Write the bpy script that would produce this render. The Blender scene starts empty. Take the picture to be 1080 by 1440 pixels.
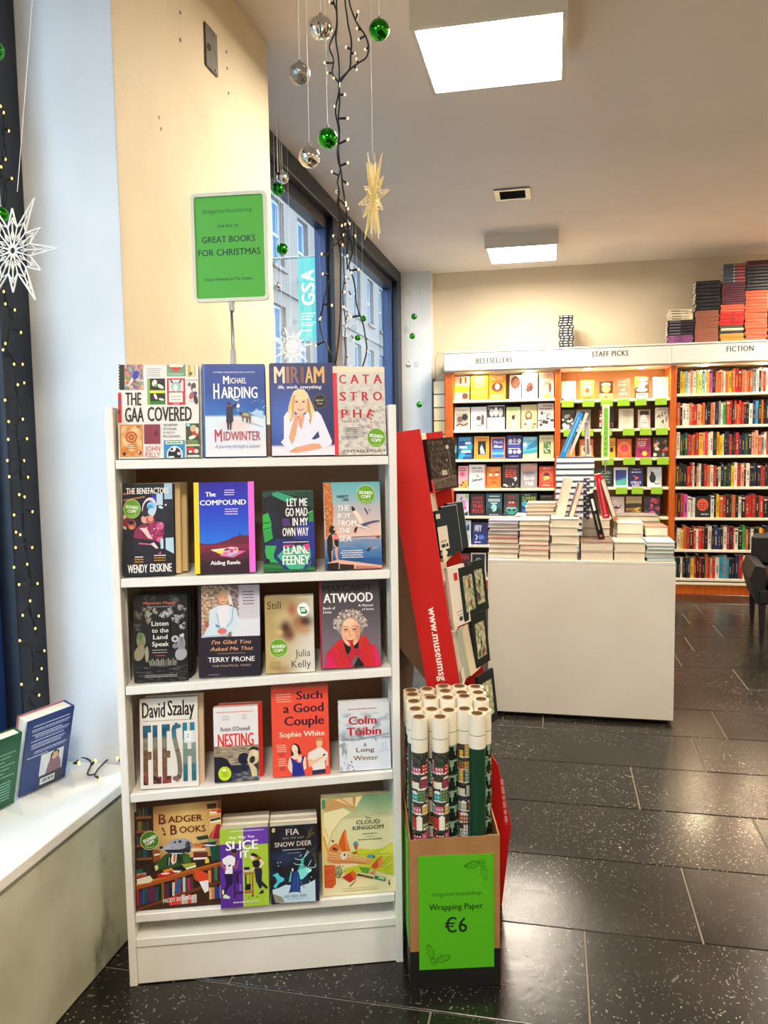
import bpy, math, random
from mathutils import Vector, Matrix, noise
random.seed(11)
SC = bpy.context.scene
COL = SC.collection
PI = math.pi
# ---------------------------------------------------------------- camera
cam_d = bpy.data.cameras.new('camera'); cam = bpy.data.objects.new('camera', cam_d); COL.objects.link(cam)
YAW, PITCH, ROLL, FPX = 2.12701155e-01, 8.56294813e-02, -1.47375910e-02, 1110.92
fwd = Vector((-math.sin(YAW)*math.cos(PITCH), math.cos(YAW)*math.cos(PITCH), -math.sin(PITCH)))
rt = Vector((math.cos(YAW), math.sin(YAW), 0)); up = rt.cross(fwd)
r2 = rt*math.cos(ROLL)+up*math.sin(ROLL); u2 = -rt*math.sin(ROLL)+up*math.cos(ROLL)
mw = Matrix((r2, u2, -fwd)).transposed().to_4x4(); mw.translation = Vector((0, 0, 1.4))
cam.matrix_world = mw
cam_d.sensor_fit = 'VERTICAL'; cam_d.sensor_height = 36.0; cam_d.lens = 36.0*FPX/1440.0
cam_d.clip_start = 0.05; cam_d.clip_end = 300
SC.camera = cam
# ---------------------------------------------------------------- world, exposure
w = bpy.data.worlds.new('overcast'); SC.world = w; w.use_nodes = True
bg = w.node_tree.nodes['Background']; bg.inputs[0].default_value = (0.68, 0.85, 1.0, 1); bg.inputs[1].default_value = 1.7
SC.view_settings.view_transform = 'Standard'; SC.view_settings.look = 'None'
SC.view_settings.gamma = 1.0; SC.view_settings.use_curve_mapping = False
SC.view_settings.exposure = 1.85
SC.cycles.use_denoising = True
SC.cycles.max_bounces = 8; SC.cycles.diffuse_bounces = 4; SC.cycles.glossy_bounces = 4
SC.cycles.transparent_max_bounces = 12; SC.cycles.sample_clamp_indirect = 6.0
SC.cycles.caustics_reflective = False; SC.cycles.caustics_refractive = False
LAMP_RADIANCE = 21.0            # the ceiling panels
LAMP_COL = (1.0, 0.88, 0.72)
def area(name, loc, sx, sy, power, col, rot=(0, 0, 0), portal=False):
    l = bpy.data.lights.new(name, 'AREA'); l.shape = 'RECTANGLE'; l.size = sx; l.size_y = sy
    l.energy = power; l.color = col
    o = bpy.data.objects.new(name, l); COL.objects.link(o); o.location = loc; o.rotation_euler = rot
    if portal: l.cycles.is_portal = True
    return o

# ---------------------------------------------------------------- helpers
def lin(c):
    return c/12.92 if c <= 0.04045 else ((c+0.055)/1.055)**2.4
_hc = {}
def hx(s):
    if not isinstance(s, str): return s
    if s in _hc: return _hc[s]
    t = s
    if len(t) == 3: t = ''.join(ch*2 for ch in t)
    v = tuple(lin(int(t[i:i+2], 16)/255.0) for i in (0, 2, 4)); _hc[s] = v
    return v
def srgb(r, g, b): return (lin(max(0, min(1, r))), lin(max(0, min(1, g))), lin(max(0, min(1, b))))
MATS = {}
def mat(name, col='fff', rough=0.6, metal=0.0, attr=False, **k):
    if name in MATS: return MATS[name]
    m = bpy.data.materials.new(name); m.use_nodes = True; nt = m.node_tree; b = nt.nodes['Principled BSDF']
    b.inputs['Base Color'].default_value = (*hx(col), 1); b.inputs['Roughness'].default_value = rough
    b.inputs['Metallic'].default_value = metal
    for kk, v in k.items():
        b.inputs[kk.replace('_', ' ')].default_value = v
    if attr:
        a = nt.nodes.new('ShaderNodeAttribute'); a.attribute_name = 'Col'
        nt.links.new(a.outputs['Color'], b.inputs['Base Color'])
    MATS[name] = m; return m
def mottled(name, c1, c2, scale=3.0, rough=0.6, detail=6, bump=0.0, bscale=60, lo=0.35, hi=0.7, stretch=(1, 1, 1), coords='Object', c3=None):
    m = mat(name, c1, rough); nt = m.node_tree; b = nt.nodes['Principled BSDF']
    tc = nt.nodes.new('ShaderNodeTexCoord'); mp = nt.nodes.new('ShaderNodeMapping'); mp.inputs['Scale'].default_value = stretch
    n = nt.nodes.new('ShaderNodeTexNoise'); n.inputs['Scale'].default_value = scale; n.inputs['Detail'].default_value = detail
    r = nt.nodes.new('ShaderNodeValToRGB'); r.color_ramp.elements[0].position = lo; r.color_ramp.elements[1].position = hi
    r.color_ramp.elements[0].color = (*hx(c2), 1); r.color_ramp.elements[1].color = (*hx(c1), 1)
    nt.links.new(tc.outputs[coords], mp.inputs[0]); nt.links.new(mp.outputs[0], n.inputs[0]); nt.links.new(n.outputs[0], r.inputs[0])
    out = r.outputs[0]
    if c3:
        n3 = nt.nodes.new('ShaderNodeTexNoise'); n3.inputs['Scale'].default_value = scale*3.3; n3.inputs['Detail'].default_value = 8
        mp3 = nt.nodes.new('ShaderNodeMapping'); mp3.inputs['Scale'].default_value = (1, 1, 0.35); mp3.inputs['Rotation'].default_value = (0.5, 0, 0)
        nt.links.new(tc.outputs[coords], mp3.inputs[0]); nt.links.new(mp3.outputs[0], n3.inputs[0])
        r3 = nt.nodes.new('ShaderNodeValToRGB'); r3.color_ramp.elements[0].position = 0.60; r3.color_ramp.elements[1].position = 0.72
        r3.color_ramp.elements[0].color = (0, 0, 0, 1); r3.color_ramp.elements[1].color = (.8, .8, .8, 1)
        mx = nt.nodes.new('ShaderNodeMix'); mx.data_type = 'RGBA'
        nt.links.new(n3.outputs[0], r3.inputs[0]); nt.links.new(r3.outputs[0], mx.inputs[0]); nt.links.new(out, mx.inputs[6]); mx.inputs[7].default_value = (*hx(c3), 1)
        out = mx.outputs[2]
    nt.links.new(out, b.inputs['Base Color'])
    if bump:
        n2 = nt.nodes.new('ShaderNodeTexNoise'); n2.inputs['Scale'].default_value = bscale; n2.inputs['Detail'].default_value = 4
        bp = nt.nodes.new('ShaderNodeBump'); bp.inputs['Strength'].default_value = bump; bp.inputs['Distance'].default_value = 0.004
        nt.links.new(tc.outputs[coords], n2.inputs[0]); nt.links.new(n2.outputs[0], bp.inputs['Height']); nt.links.new(bp.outputs[0], b.inputs['Normal'])
    return m
def emis(name, col, strength):
    m = mat(name, '000'); b = m.node_tree.nodes['Principled BSDF']
    b.inputs['Emission Color'].default_value = (*(hx(col)), 1); b.inputs['Emission Strength'].default_value = strength
    return m
def clear(name, tint=(1, 1, 1), rough=0.02, ior=1.5):
    m = bpy.data.materials.new(name); m.use_nodes = True; nt = m.node_tree; nt.nodes.clear()
    o = nt.nodes.new('ShaderNodeOutputMaterial'); t = nt.nodes.new('ShaderNodeBsdfTransparent'); g = nt.nodes.new('ShaderNodeBsdfGlossy')
    lw = nt.nodes.new('ShaderNodeLayerWeight'); lw.inputs[0].default_value = .5; pw = nt.nodes.new('ShaderNodeMath'); pw.operation = 'POWER'; pw.inputs[1].default_value = 5.0
    nt.links.new(lw.outputs['Facing'], pw.inputs[0]); f = nt.nodes.new('ShaderNodeMath'); f.operation = 'MULTIPLY_ADD'; f.inputs[1].default_value = ior-1.0; f.inputs[2].default_value = (ior-1)**2/(ior+1)**2; nt.links.new(pw.outputs[0], f.inputs[0]); x = nt.nodes.new('ShaderNodeMixShader')
    t.inputs[0].default_value = (*tint, 1); g.inputs['Roughness'].default_value = rough
    nt.links.new(f.outputs[0], x.inputs[0]); nt.links.new(t.outputs[0], x.inputs[1]); nt.links.new(g.outputs[0], x.inputs[2]); nt.links.new(x.outputs[0], o.inputs[0])
    MATS[name] = m; return m

M_PRINT = mat('printed_paper', rough=0.42, attr=True)
M_GLOSS = mat('glossy_print', rough=0.25, attr=True)
M_PAGE = mottled('page_edges', 'efe6d4', 'd8ccb4', 90, 0.8, 2, stretch=(0.05, 1, 0.05))
M_WHITE = mottled('white_laminate', 'faf8f2', 'f0ede4', 5, 0.42)
M_SHELFBACK = mat('shaded_laminate_back', 'b08a6c', 0.6)  # brown puts the shade inside the white bookcase into its back
M_CREAM = mottled('cream_plaster', 'dacdb2', 'cfc0a2', 2.2, 0.75, bump=.25, bscale=40)
M_BACKWALL = mottled('warm_white_plaster', 'dccfb6', 'd3c5aa', 1.5, 0.8)
M_REVEAL = mottled('white_plaster', 'e9ecee', 'dadfe3', 2.5, 0.6, bump=.25, bscale=30)
M_CEIL = mottled('ceiling_paint', 'f0e6dc', 'e6dbd0', 1.2, 0.85)
M_NAVY = mottled('navy_window_paint', '1f3f78', '1b3667', 6, 0.35)
M_DARKNAVY = mottled('dark_navy_frame', '1a2333', '141b28', 8, 0.4)  # darker navy for jambs, top rails and wide mullions
M_GLASS = clear('window_glass', (0.93, 0.97, 1.0), 0.0, 1.45)
M_ACRYL = clear('acrylic', (0.95, 0.97, 0.98), 0.03, 1.22)
M_ORANGE = mottled('orange_beech', 'd8690c', 'bc5208', 9, 0.45, stretch=(6, 6, .5))
M_METAL = mat('brushed_metal', '9a968e', 0.35, 0.9)
M_DARKMETAL = mottled('grey_plate', '6a635a', '57514a', 20, 0.4)
M_GREYPL = mat('grey_plastic', 'b9b6ae', 0.5)
M_BLACKPL = mat('black_plastic', '0c0c0c', 0.5)
M_LEATHER = mat('black_leather', '0a0808', 0.55)
M_BROWNLEA = mat('brown_seat_leather', '3a2418', 0.35)
M_CARD = mottled('brown_cardboard', 'b07f4e', 'a17244', 12, 0.8)
M_REDCARD = mat('red_cardboard', 'c80a0c', 0.6)
M_RIBBON = mat('white_thread', 'f2f0ea', 0.6)

class MB:
    def __init__(s): s.v = []; s.c = []; s.f = []; s.m = []
    def add(s, vs, fs, col=(1, 1, 1), mi=0, M=None):
        n = len(s.v); col = hx(col)
        for p in vs:
            s.v.append(tuple(M @ Vector(p)) if M is not None else tuple(p)); s.c.append(col)
        for f in fs:
            s.f.append(tuple(n+i for i in f)); s.m.append(mi)
        return s
    def box(s, x0, x1, y0, y1, z0, z1, col=(1, 1, 1), mi=0, M=None, bev=0.0):
        if bev <= 0:
            vs = [(x0, y0, z0), (x1, y0, z0), (x1, y1, z0), (x0, y1, z0), (x0, y0, z1), (x1, y0, z1), (x1, y1, z1), (x0, y1, z1)]
            return s.add(vs, [(3, 2, 1, 0), (4, 5, 6, 7), (0, 1, 5, 4), (1, 2, 6, 5), (2, 3, 7, 6), (3, 0, 4, 7)], col, mi, M)
        b = bev; vs = []
        for sx, X in ((-1, x0), (1, x1)):
            for sy, Y in ((-1, y0), (1, y1)):
                for sz, Z in ((-1, z0), (1, z1)):
                    vs += [(X, Y-sy*b, Z-sz*b), (X-sx*b, Y, Z-sz*b), (X-sx*b, Y-sy*b, Z)]
        def k(i, j, l, a): return (i*4+j*2+l)*3+a
        F = []
        for i in (0, 1):
            q = [k(i, 0, 0, 0), k(i, 1, 0, 0), k(i, 1, 1, 0), k(i, 0, 1, 0)]; F.append(q if i else q[::-1])
            q = [k(0, i, 0, 1), k(1, i, 0, 1), k(1, i, 1, 1), k(0, i, 1, 1)]; F.append(q if not i else q[::-1])
            q = [k(0, 0, i, 2), k(1, 0, i, 2), k(1, 1, i, 2), k(0, 1, i, 2)]; F.append(q if i else q[::-1])
        for a in (0, 1):
            for b2 in (0, 1):
                q = [k(a, b2, 0, 0), k(a, b2, 0, 1), k(a, b2, 1, 1), k(a, b2, 1, 0)]; F.append(q if (a ^ b2) else q[::-1])
                q = [k(a, 0, b2, 0), k(a, 0, b2, 2), k(a, 1, b2, 2), k(a, 1, b2, 0)]; F.append(q if not (a ^ b2) else q[::-1])
                q = [k(0, a, b2, 1), k(0, a, b2, 2), k(1, a, b2, 2), k(1, a, b2, 1)]; F.append(q if (a ^ b2) else q[::-1])
                for c in (0, 1):
                    q = [k(a, b2, c, 0), k(a, b2, c, 1), k(a, b2, c, 2)]; F.append(q if (a ^ b2 ^ c) else q[::-1])
        return s.add(vs, [tuple(f) for f in F], col, mi, M)
    def prism(s, pts, y0, y1, col=(1, 1, 1), mi=0, M=None):   # pts in x,z counterclockwise seen from -y
        n = len(pts); vs = [(x, y0, z) for x, z in pts]+[(x, y1, z) for x, z in pts]
        fs = [tuple(range(n)), tuple(range(2*n-1, n-1, -1))]+[(i+n, (i+1) % n+n, (i+1) % n, i) for i in range(n)]
        return s.add(vs, fs, col, mi, M)
    def lathe(s, prof, n=16, col=(1, 1, 1), mi=0, M=None):
        vs = []; fs = []
        for r, z in prof:
            for i in range(n):
                a = 2*PI*i/n; vs.append((r*math.cos(a), r*math.sin(a), z))
        for j in range(len(prof)-1):
            for i in range(n):
                i2 = (i+1) % n; fs.append((j*n+i, j*n+i2, (j+1)*n+i2, (j+1)*n+i))
        return s.add(vs, fs, col, mi, M)
    def disc(s, c, r, n=16, col=(1, 1, 1), mi=0, M=None):
        return s.add([(c[0]+r*math.cos(2*PI*i/n), c[1]+r*math.sin(2*PI*i/n), c[2]) for i in range(n)], [tuple(range(n))], col, mi, M)
    def tube(s, pts, r, n=6, col=(1, 1, 1), mi=0, closed=False, M=None):
        P = [Vector(p) for p in pts]; vs = []; fs = []; a = None
        for i, p in enumerate(P):
            d = (P[min(i+1, len(P)-1)]-P[max(i-1, 0)])
            if d.length < 1e-9: d = Vector((0, 0, 1))
            d.normalize()
            if a is None: a = d.orthogonal().normalized()
            a = (a-d*a.dot(d)); a = a.normalized() if a.length > 1e-6 else d.orthogonal().normalized()
            b = d.cross(a); rr = r[i] if isinstance(r, (list, tuple)) else r
            for j in range(n):
                t = 2*PI*j/n; vs.append(p+(a*math.cos(t)+b*math.sin(t))*rr)
        for i in range(len(P)-1):
            for j in range(n):
                j2 = (j+1) % n; fs.append((i*n+j, i*n+j2, (i+1)*n+j2, (i+1)*n+j))
        fs.append(tuple(range(n-1, -1, -1))); fs.append(tuple((len(P)-1)*n+j for j in range(n)))
        return s.add(vs, fs, col, mi, M)
    def sphere(s, c, r, n=16, m=10, col=(1, 1, 1), mi=0, sc=(1, 1, 1), M=None, rib=0):
        vs = []; fs = []
        for j in range(m+1):
            ph = PI*j/m
            for i in range(n):
                a = 2*PI*i/n; rr = r*(1+(rib*(1 if i % 2 else -1) if 0 < j < m else 0))
                vs.append((c[0]+rr*math.sin(ph)*math.cos(a)*sc[0], c[1]+rr*math.sin(ph)*math.sin(a)*sc[1], c[2]+r*math.cos(ph)*sc[2]))
        for j in range(m):
            for i in range(n):
                i2 = (i+1) % n; fs.append(((j+1)*n+i, (j+1)*n+i2, j*n+i2, j*n+i))
        return s.add(vs, fs, col, mi, M)
    def mesh(s, name, mats, smooth=False):
        me = bpy.data.meshes.new(name); me.from_pydata(s.v, [], s.f)
        mats = mats if isinstance(mats, (list, tuple)) else [mats]
        for m in mats: me.materials.append(m)
        if len(mats) > 1: me.polygons.foreach_set('material_index', s.m)
        at = me.color_attributes.new('Col', 'FLOAT_COLOR', 'POINT')
        fl = []
        for c in s.c: fl += [c[0], c[1], c[2], 1.0]
        at.data.foreach_set('color', fl)
        if smooth: me.polygons.foreach_set('use_smooth', [True]*len(me.polygons))
        me.update(); return me
    def build(s, name, mats, parent=None, smooth=False):
        return link(name, s.mesh(name, mats, smooth), parent)
def link(name, me, parent=None, M=None):
    o = bpy.data.objects.new(name, me); COL.objects.link(o)
    if parent is not None: o.parent = parent
    if M is not None: o.matrix_local = M
    return o
def tag(o, label, cat, group=None, kind=None):
    if label: o['label'] = label
    if cat: o['category'] = cat
    if group: o['group'] = group
    if kind: o['kind'] = kind
    return o
def struct(o, label=None, cat=None):
    o['kind'] = 'structure'
    if label: o['label'] = label
    if cat: o['category'] = cat
    return o
def empty(name, M=None, loc=None):
    o = bpy.data.objects.new(name, None); COL.objects.link(o); o.empty_display_size = 0.05
    if M is not None: o.matrix_world = M
    if loc is not None: o.location = loc
    return o
def T(x, y, z): return Matrix.Translation((x, y, z))
def RX(a): return Matrix.Rotation(math.radians(a), 4, 'X')
def RY(a): return Matrix.Rotation(math.radians(a), 4, 'Y')
def RZ(a): return Matrix.Rotation(math.radians(a), 4, 'Z')
def basis(o, x, y, z): 
    m = Matrix((Vector(x), Vector(y), Vector(z))).transposed().to_4x4(); m.translation = Vector(o); return m

# ---------------------------------------------------------------- lettering: one outline per character, cached
CH = 'ABCDEFGHIJKLMNOPQRSTUVWXYZabcdefghijklmnopqrstuvwxyz0123456789.,\'"-&€/áíóú…'
GLY = {}; ADV = {' ': 0.30}
def _prep():
    tmp = []
    def mk(body, off):
        c = bpy.data.curves.new('t', 'FONT'); c.body = body; c.offset = off; c.resolution_u = 2
        o = bpy.data.objects.new('t', c); COL.objects.link(o); tmp.append(o); return o
    G = [(ch, mk(ch, 0)) for ch in CH]
    A = [(ch, mk('H'+ch+'H', 0)) for ch in CH]; HH = mk('HH', 0); H = mk('H', 0)
    dg = bpy.context.evaluated_depsgraph_get(); dg.update()
    def get(o):
        me = o.evaluated_get(dg).to_mesh(); r = ([(v.co.x, v.co.y) for v in me.vertices], [tuple(p.vertices) for p in me.polygons]); o.evaluated_get(dg).to_mesh_clear(); return r
    SM = {0: (0,), 1: (-.012, .012), 2: (-.03, -.01, .01, .03)}      # heavier weights: the same outline laid over itself, nudged sideways
    for ch, o in G:
        vs, fs = get(o)
        for wt, offs in SM.items():
            V = []; F = []
            for q, d in enumerate(offs):
                V += [(x+d, y, q) for x, y in vs]; F += [tuple(i+q*len(vs) for i in f) for f in fs]
            GLY[(ch, wt)] = (V, F)
    mx = lambda o: max(p[0] for p in get(o)[0])
    h = mx(H); ah = mx(HH)-h
    for ch, o in A: ADV[ch] = mx(o)-h-ah
    for o in tmp:
        d = o.data; bpy.data.objects.remove(o); bpy.data.curves.remove(d)
_prep()
CAP = max(p[1] for p in GLY[('H', 0)][0])
def glyphs(s, wt=1, track=0.0):
    x = 0; out = []
    for ch in s:
        if ch != ' ': out.append((x, GLY[(ch, wt)]))
        x += ADV.get(ch, .6)+track
    xs = [x0+p[0] for x0, g in out for p in g[0]]
    return out, min(xs), max(xs)

def clip(pts, x0, y0, x1, y1):
    def cut(P, ins, it):
        o = []
        for i in range(len(P)):
            a, b = P[i-1], P[i]; ia, ib = ins(a), ins(b)
            if ib:
                if not ia: o.append(it(a, b))
                o.append(b)
            elif ia: o.append(it(a, b))
        return o
    def ix(X): return lambda a, b: (X, a[1]+(b[1]-a[1])*(X-a[0])/(b[0]-a[0]))
    def iy(Y): return lambda a, b: (a[0]+(b[0]-a[0])*(Y-a[1])/(b[1]-a[1]), Y)
    for f, g in ((lambda p: p[0] >= x0, ix(x0)), (lambda p: p[0] <= x1, ix(x1)), (lambda p: p[1] >= y0, iy(y0)), (lambda p: p[1] <= y1, iy(y1))):
        if not pts: return pts
        pts = cut(pts, f, g)
    return pts
class Cov:
    """flat print drawn on a board of w x h metres, in its own drawing units (box), y downwards"""
    def __init__(s, w, h, box=(0, 0, 10, 15), bg=None, off=0.0004):
        s.w, s.h, s.box = w, h, box; s.mb = MB(); s.l = off
        if bg: s.r(box[0], box[1], box[2], box[3], bg)
    def P(s, x, y):
        b = s.box; return ((x-b[0])/(b[2]-b[0])*s.w-s.w/2, -s.l, s.h*(1-(y-b[1])/(b[3]-b[1])))
    def poly(s, pts, col):
        b = s.box; pts = clip(list(pts), *b)
        if len(pts) < 3: return s
        a = sum(pts[i-1][0]*pts[i][1]-pts[i][0]*pts[i-1][1] for i in range(len(pts)))
        if a > 0: pts = pts[::-1]
        s.l += 3.5e-5; s.mb.add([s.P(*p) for p in pts], [tuple(range(len(pts)))], col); return s
    def r(s, x0, y0, x1, y1, col): return s.poly([(x0, y0), (x1, y0), (x1, y1), (x0, y1)], col)
    def e(s, cx, cy, rx, ry, col, n=18, a=0):
        ca, sa = math.cos(math.radians(a)), math.sin(math.radians(a)); pts = []
        for i in range(n):
            t = 2*PI*i/n; x, y = rx*math.cos(t), ry*math.sin(t); pts.append((cx+x*ca-y*sa, cy+x*sa+y*ca))
        return s.poly(pts, col)
    def ln(s, pts, wd, col):
        for (x0, y0), (x1, y1) in zip(pts, pts[1:]):
            d = math.hypot(x1-x0, y1-y0) or 1; nx, ny = -(y1-y0)/d*wd/2, (x1-x0)/d*wd/2
            s.poly([(x0+nx, y0+ny), (x1+nx, y1+ny), (x1-nx, y1-ny), (x0-nx, y0-ny)], col)
        return s
    def t(s, txt, x0, x1, yt, yb, col, wt=1, track=0.0, sl=0.0, rot=0.0):
        g, a, b = glyphs(txt, wt, track); sx = (x1-x0)/(b-a); sy = (yb-yt)/CAP; s.l += 3.5e-5; c = hx(col)
        cx, cy = (x0+x1)/2, (yt+yb)/2; ca, sa = math.cos(math.radians(rot)), math.sin(math.radians(rot))
        for gx, (vs, fs) in g:
            pts = []
            for px, py, q in vs:
                X = x0+(gx+px-a)*sx+sl*py*sy; Y = yb-py*sy
                if rot: dx, dy = X-cx, Y-cy; X, Y = cx+dx*ca-dy*sa, cy+dx*sa+dy*ca
                X, D, Z = s.P(X, Y); pts.append((X, D-q*6e-6, Z))
            s.mb.add(pts, fs, c)
        return s
    def grid(s, fn, nx, ny, box=None):
        b = box or s.box; s.l += 3.5e-5; n0 = len(s.mb.v)
        for j in range(ny+1):
            for i in range(nx+1):
                u, v = i/nx, j/ny; s.mb.v.append(s.P(b[0]+u*(b[2]-b[0]), b[1]+v*(b[3]-b[1]))); s.mb.c.append(srgb(*fn(u, v)))
        for j in range(ny):
            for i in range(nx):
                a = n0+j*(nx+1)+i; s.mb.f.append((a, a+nx+1, a+nx+2, a+1)); s.mb.m.append(0)
        return s
    def small(s, x0, x1, y, n, dy, h, col, ragged=.15):   # lines of print too small to read
        for i in range(n):
            x = x0+random.random()*ragged*(x1-x0)*.6; e = x1-random.random()*ragged*(x1-x0)
            l0 = s.l
            while x < e:
                wd = random.uniform(2.0, 5.0)*h*.55; s.l = l0; s.r(x, y+i*dy, min(x+wd, e), y+i*dy+h, col); x += wd+h*.5
        return s
def finish(k, cap=0.003):        # the layers of print stay within a fraction of a millimetre to two
    if k.l > cap:
        q = cap/k.l; k.mb.v = [(a, b*q, c) for a, b, c in k.mb.v]
    return k
def nz(x, y, z=0.0): return noise.noise(Vector((x, y, z)))
def mixc(a, b, t):
    t = max(0, min(1, t)); return tuple(a[i]*(1-t)+b[i]*t for i in range(3))
def rgb(s):
    if len(s) == 3: s = ''.join(c*2 for c in s)
    return tuple(int(s[i:i+2], 16)/255 for i in (0, 2, 4))
# ---------------------------------------------------------------- printed covers of the display books
def signed(k, cx, cy, rx, ry, rot=8, col='6aa51c'):
    k.e(cx, cy, rx*1.05, ry*1.05, 'dfe8c4', 28); k.e(cx, cy, rx, ry, col, 28)
    k.t('SIGNED', cx-rx*.78, cx+rx*.78, cy-ry*.36, cy-ry*.02, 'fff', 2, 0, 0, rot)
    k.t('COPY', cx-rx*.55, cx+rx*.55, cy+ry*.10, cy+ry*.44, 'fff', 2, 0, 0, rot)
    k.ln([(cx-rx*.5, cy+ry*.68), (cx, cy+ry*.80), (cx+rx*.5, cy+ry*.68)], ry*.05, 'cfe09a')
def c_gaa():
    k = Cov(.197, .236, (85, 80, 1045, 1190), 'e9e6df')
    pal = [rgb(c) for c in ('e8543a', '3aa0c8', 'f2c23a', '7a3a9a', '4fae4a', 'f6f0e8', 'e0508a', '2a50b0')]
    k.grid(lambda u, v: mixc(pal[int(abs(nz(u*2.5, v*3, 1))*30) % 8], pal[int(abs(nz(u*4, v*4, 5))*30) % 8], .4), 14, 16, (165, 80, 388, 380))
    k.poly([(215, 340), (330, 170), (300, 150), (200, 330)], 'f4e4d0'); k.e(295, 205, 35, 55, '2a3fae', 14, 20)
    k.r(95, 80, 165, 380, '18241f')
    for i in range(9): k.r(86, 92+i*34, 106, 106+i*34, 'e9e6df')
    k.small(420, 610, 125, 5, 22, 6, '777')
    k.r(432, 245, 645, 555, '7fb24c'); k.r(465, 245, 645, 385, '101010'); k.r(465, 385, 645, 420, 'dbe04a'); k.r(465, 422, 645, 515, '1a1c12'); k.r(465, 515, 645, 555, '2f7a2c')
    k.e(520, 300, 30, 42, 'e9e2d2', 9, 20); k.e(590, 340, 45, 22, 'f2ede2', 8, 30); k.e(540, 330, 28, 16, '3fae5a', 8); k.e(530, 460, 18, 40, 'f2e8dc', 7, -25); k.e(600, 495, 36, 14, 'efeae0', 8, 12)
    k.r(670, 80, 895, 220, '6f9a70'); k.poly([(690, 80), (875, 80), (855, 110), (710, 110)], 'f4efe6'); k.poly([(695, 112), (865, 112), (800, 150), (775, 175), (750, 150)], 'd8352c'); k.small(680, 885, 185, 2, 15, 7, 'cfe0cc')
    k.r(920, 85, 1010, 225, 'dba04a'); k.r(955, 90, 1000, 225, 'f2d79a'); k.e(955, 190, 22, 22, '5a6a2a', 12)
    k.r(668, 245, 885, 560, 'c8263a'); k.r(690, 262, 865, 400, 'e8d5d0'); k.e(778, 345, 60, 62, '9fc4bd', 16); k.e(770, 355, 28, 40, 'dfe8e6', 12); k.poly([(700, 255), (720, 262), (745, 300), (725, 305)], '222a3a'); k.poly([(850, 255), (830, 262), (805, 300), (825, 305)], '222a3a')
    k.r(690, 415, 855, 530, 'f3ece4'); k.small(710, 840, 455, 2, 36, 14, 'b5a6a2'); k.small(730, 820, 540, 1, 10, 10, 'f0cfd0')
    k.r(905, 262, 1040, 270, '999'); k.poly([(938, 290), (965, 320), (938, 350), (911, 320)], '6e5a68'); k.e(985, 350, 30, 55, '4b4650', 10, 10); k.e(995, 385, 25, 25, 'e6d6cc', 9); k.e(1000, 425, 30, 22, '2b3a80', 9); k.e(960, 450, 26, 50, 'b5525a', 9, 25); k.e(1010, 500, 26, 60, '2c2a30', 9, -10); k.e(950, 520, 30, 20, 'd8d2d2', 9)
    k.t('THE', 172, 360, 412, 562, '0a0a0a', 2); k.t('GAA', 165, 388, 590, 758, '0a0a0a', 2); k.t('COVERED', 430, 960, 585, 752, '0a0a0a', 2)
    k.r(86, 412, 126, 765, 'c9202e'); k.e(95, 640, 14, 26, '2a2f3a', 10); k.e(100, 520, 12, 30, '3a5a9a', 8)
    k.r(103, 790, 372, 1170, 'd98a3c')
    k.grid(lambda u, v: mixc(rgb('cf7a2e'), rgb('f0c795'), nz(u*3, v*4, 3)*1.8+.5), 10, 14, (118, 805, 360, 1155))
    k.e(238, 940, 72, 72, 'b1541f', 8); k.e(238, 940, 50, 50, 'e09552', 16); k.e(238, 940, 34, 34, 'a84a20', 16); k.e(238, 940, 14, 14, 'e09552', 12)
    k.small(180, 300, 1020, 3, 24, 9, '5a3214'); k.e(153, 1135, 20, 24, '2e1a10', 6); k.e(333, 1125, 24, 24, '3a1c10', 6); k.e(325, 1120, 9, 18, 'f0d0a0', 6); k.ln([(300, 800), (345, 835)], 8, '3a2a20'); k.ln([(345, 800), (300, 835)], 8, '3a2a20')
    k.r(388, 790, 580, 1020, '8e3348'); k.small(405, 560, 815, 8, 24, 5, '6d2336'); k.poly([(500, 900), (540, 850), (560, 910), (520, 930)], '5e1c2e')
    k.t('JOHN', 400, 575, 1045, 1105, 'c0453c', 0); k.t('KELLY', 400, 575, 1120, 1180, 'c0453c', 0)
    k.t('THE HISTORY', 615, 790, 787, 815, '3a3a3a'); k.t('OF THE GAA', 615, 775, 832, 860, '3a3a3a'); k.t('IN MATCH', 615, 750, 877, 905, '555', 0); k.t('PROGRAMMES', 615, 820, 922, 950, '555', 0)
    k.r(620, 982, 868, 1190, '2288c4'); k.r(640, 990, 850, 1030, 'cfe0c0'); k.small(650, 840, 1002, 1, 1, 16, '6a9a6a'); k.e(748, 1150, 95, 100, 'e8eef2', 20); k.e(748, 1150, 80, 85, '12141c', 20); k.e(745, 1085, 18, 34, 'eee', 8, 15); k.ln([(690, 1100), (730, 1115)], 14, 'eee'); k.e(800, 1140, 26, 20, 'c9c4d8', 8); k.r(680, 1170, 740, 1190, 'eee')
    k.r(885, 785, 1045, 1030, '2a4a2a'); k.e(915, 805, 25, 18, '9fd0e8', 9); k.e(975, 845, 40, 45, 'd8b28a', 9); k.e(1000, 910, 38, 40, 'c8382e', 9, 20); k.e(960, 950, 45, 22, 'f0e6da', 9, -20); k.e(1020, 870, 20, 40, 'e8d8c8', 8); k.e(920, 900, 25, 40, '5a3a2a', 8); k.small(890, 1040, 985, 3, 15, 9, '8fae6a')
    k.r(885, 1033, 1045, 1050, 'e8e4a8'); k.r(890, 1060, 1045, 1190, '2c4438'); k.e(950, 1100, 55, 35, 'cf2a3a', 9, 15); k.e(1005, 1115, 30, 26, 'e8c8b8', 8); k.e(935, 1120, 22, 14, 'f2e8e8', 8); k.r(900, 1160, 1040, 1185, 'c9d4cf')
    return k
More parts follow.
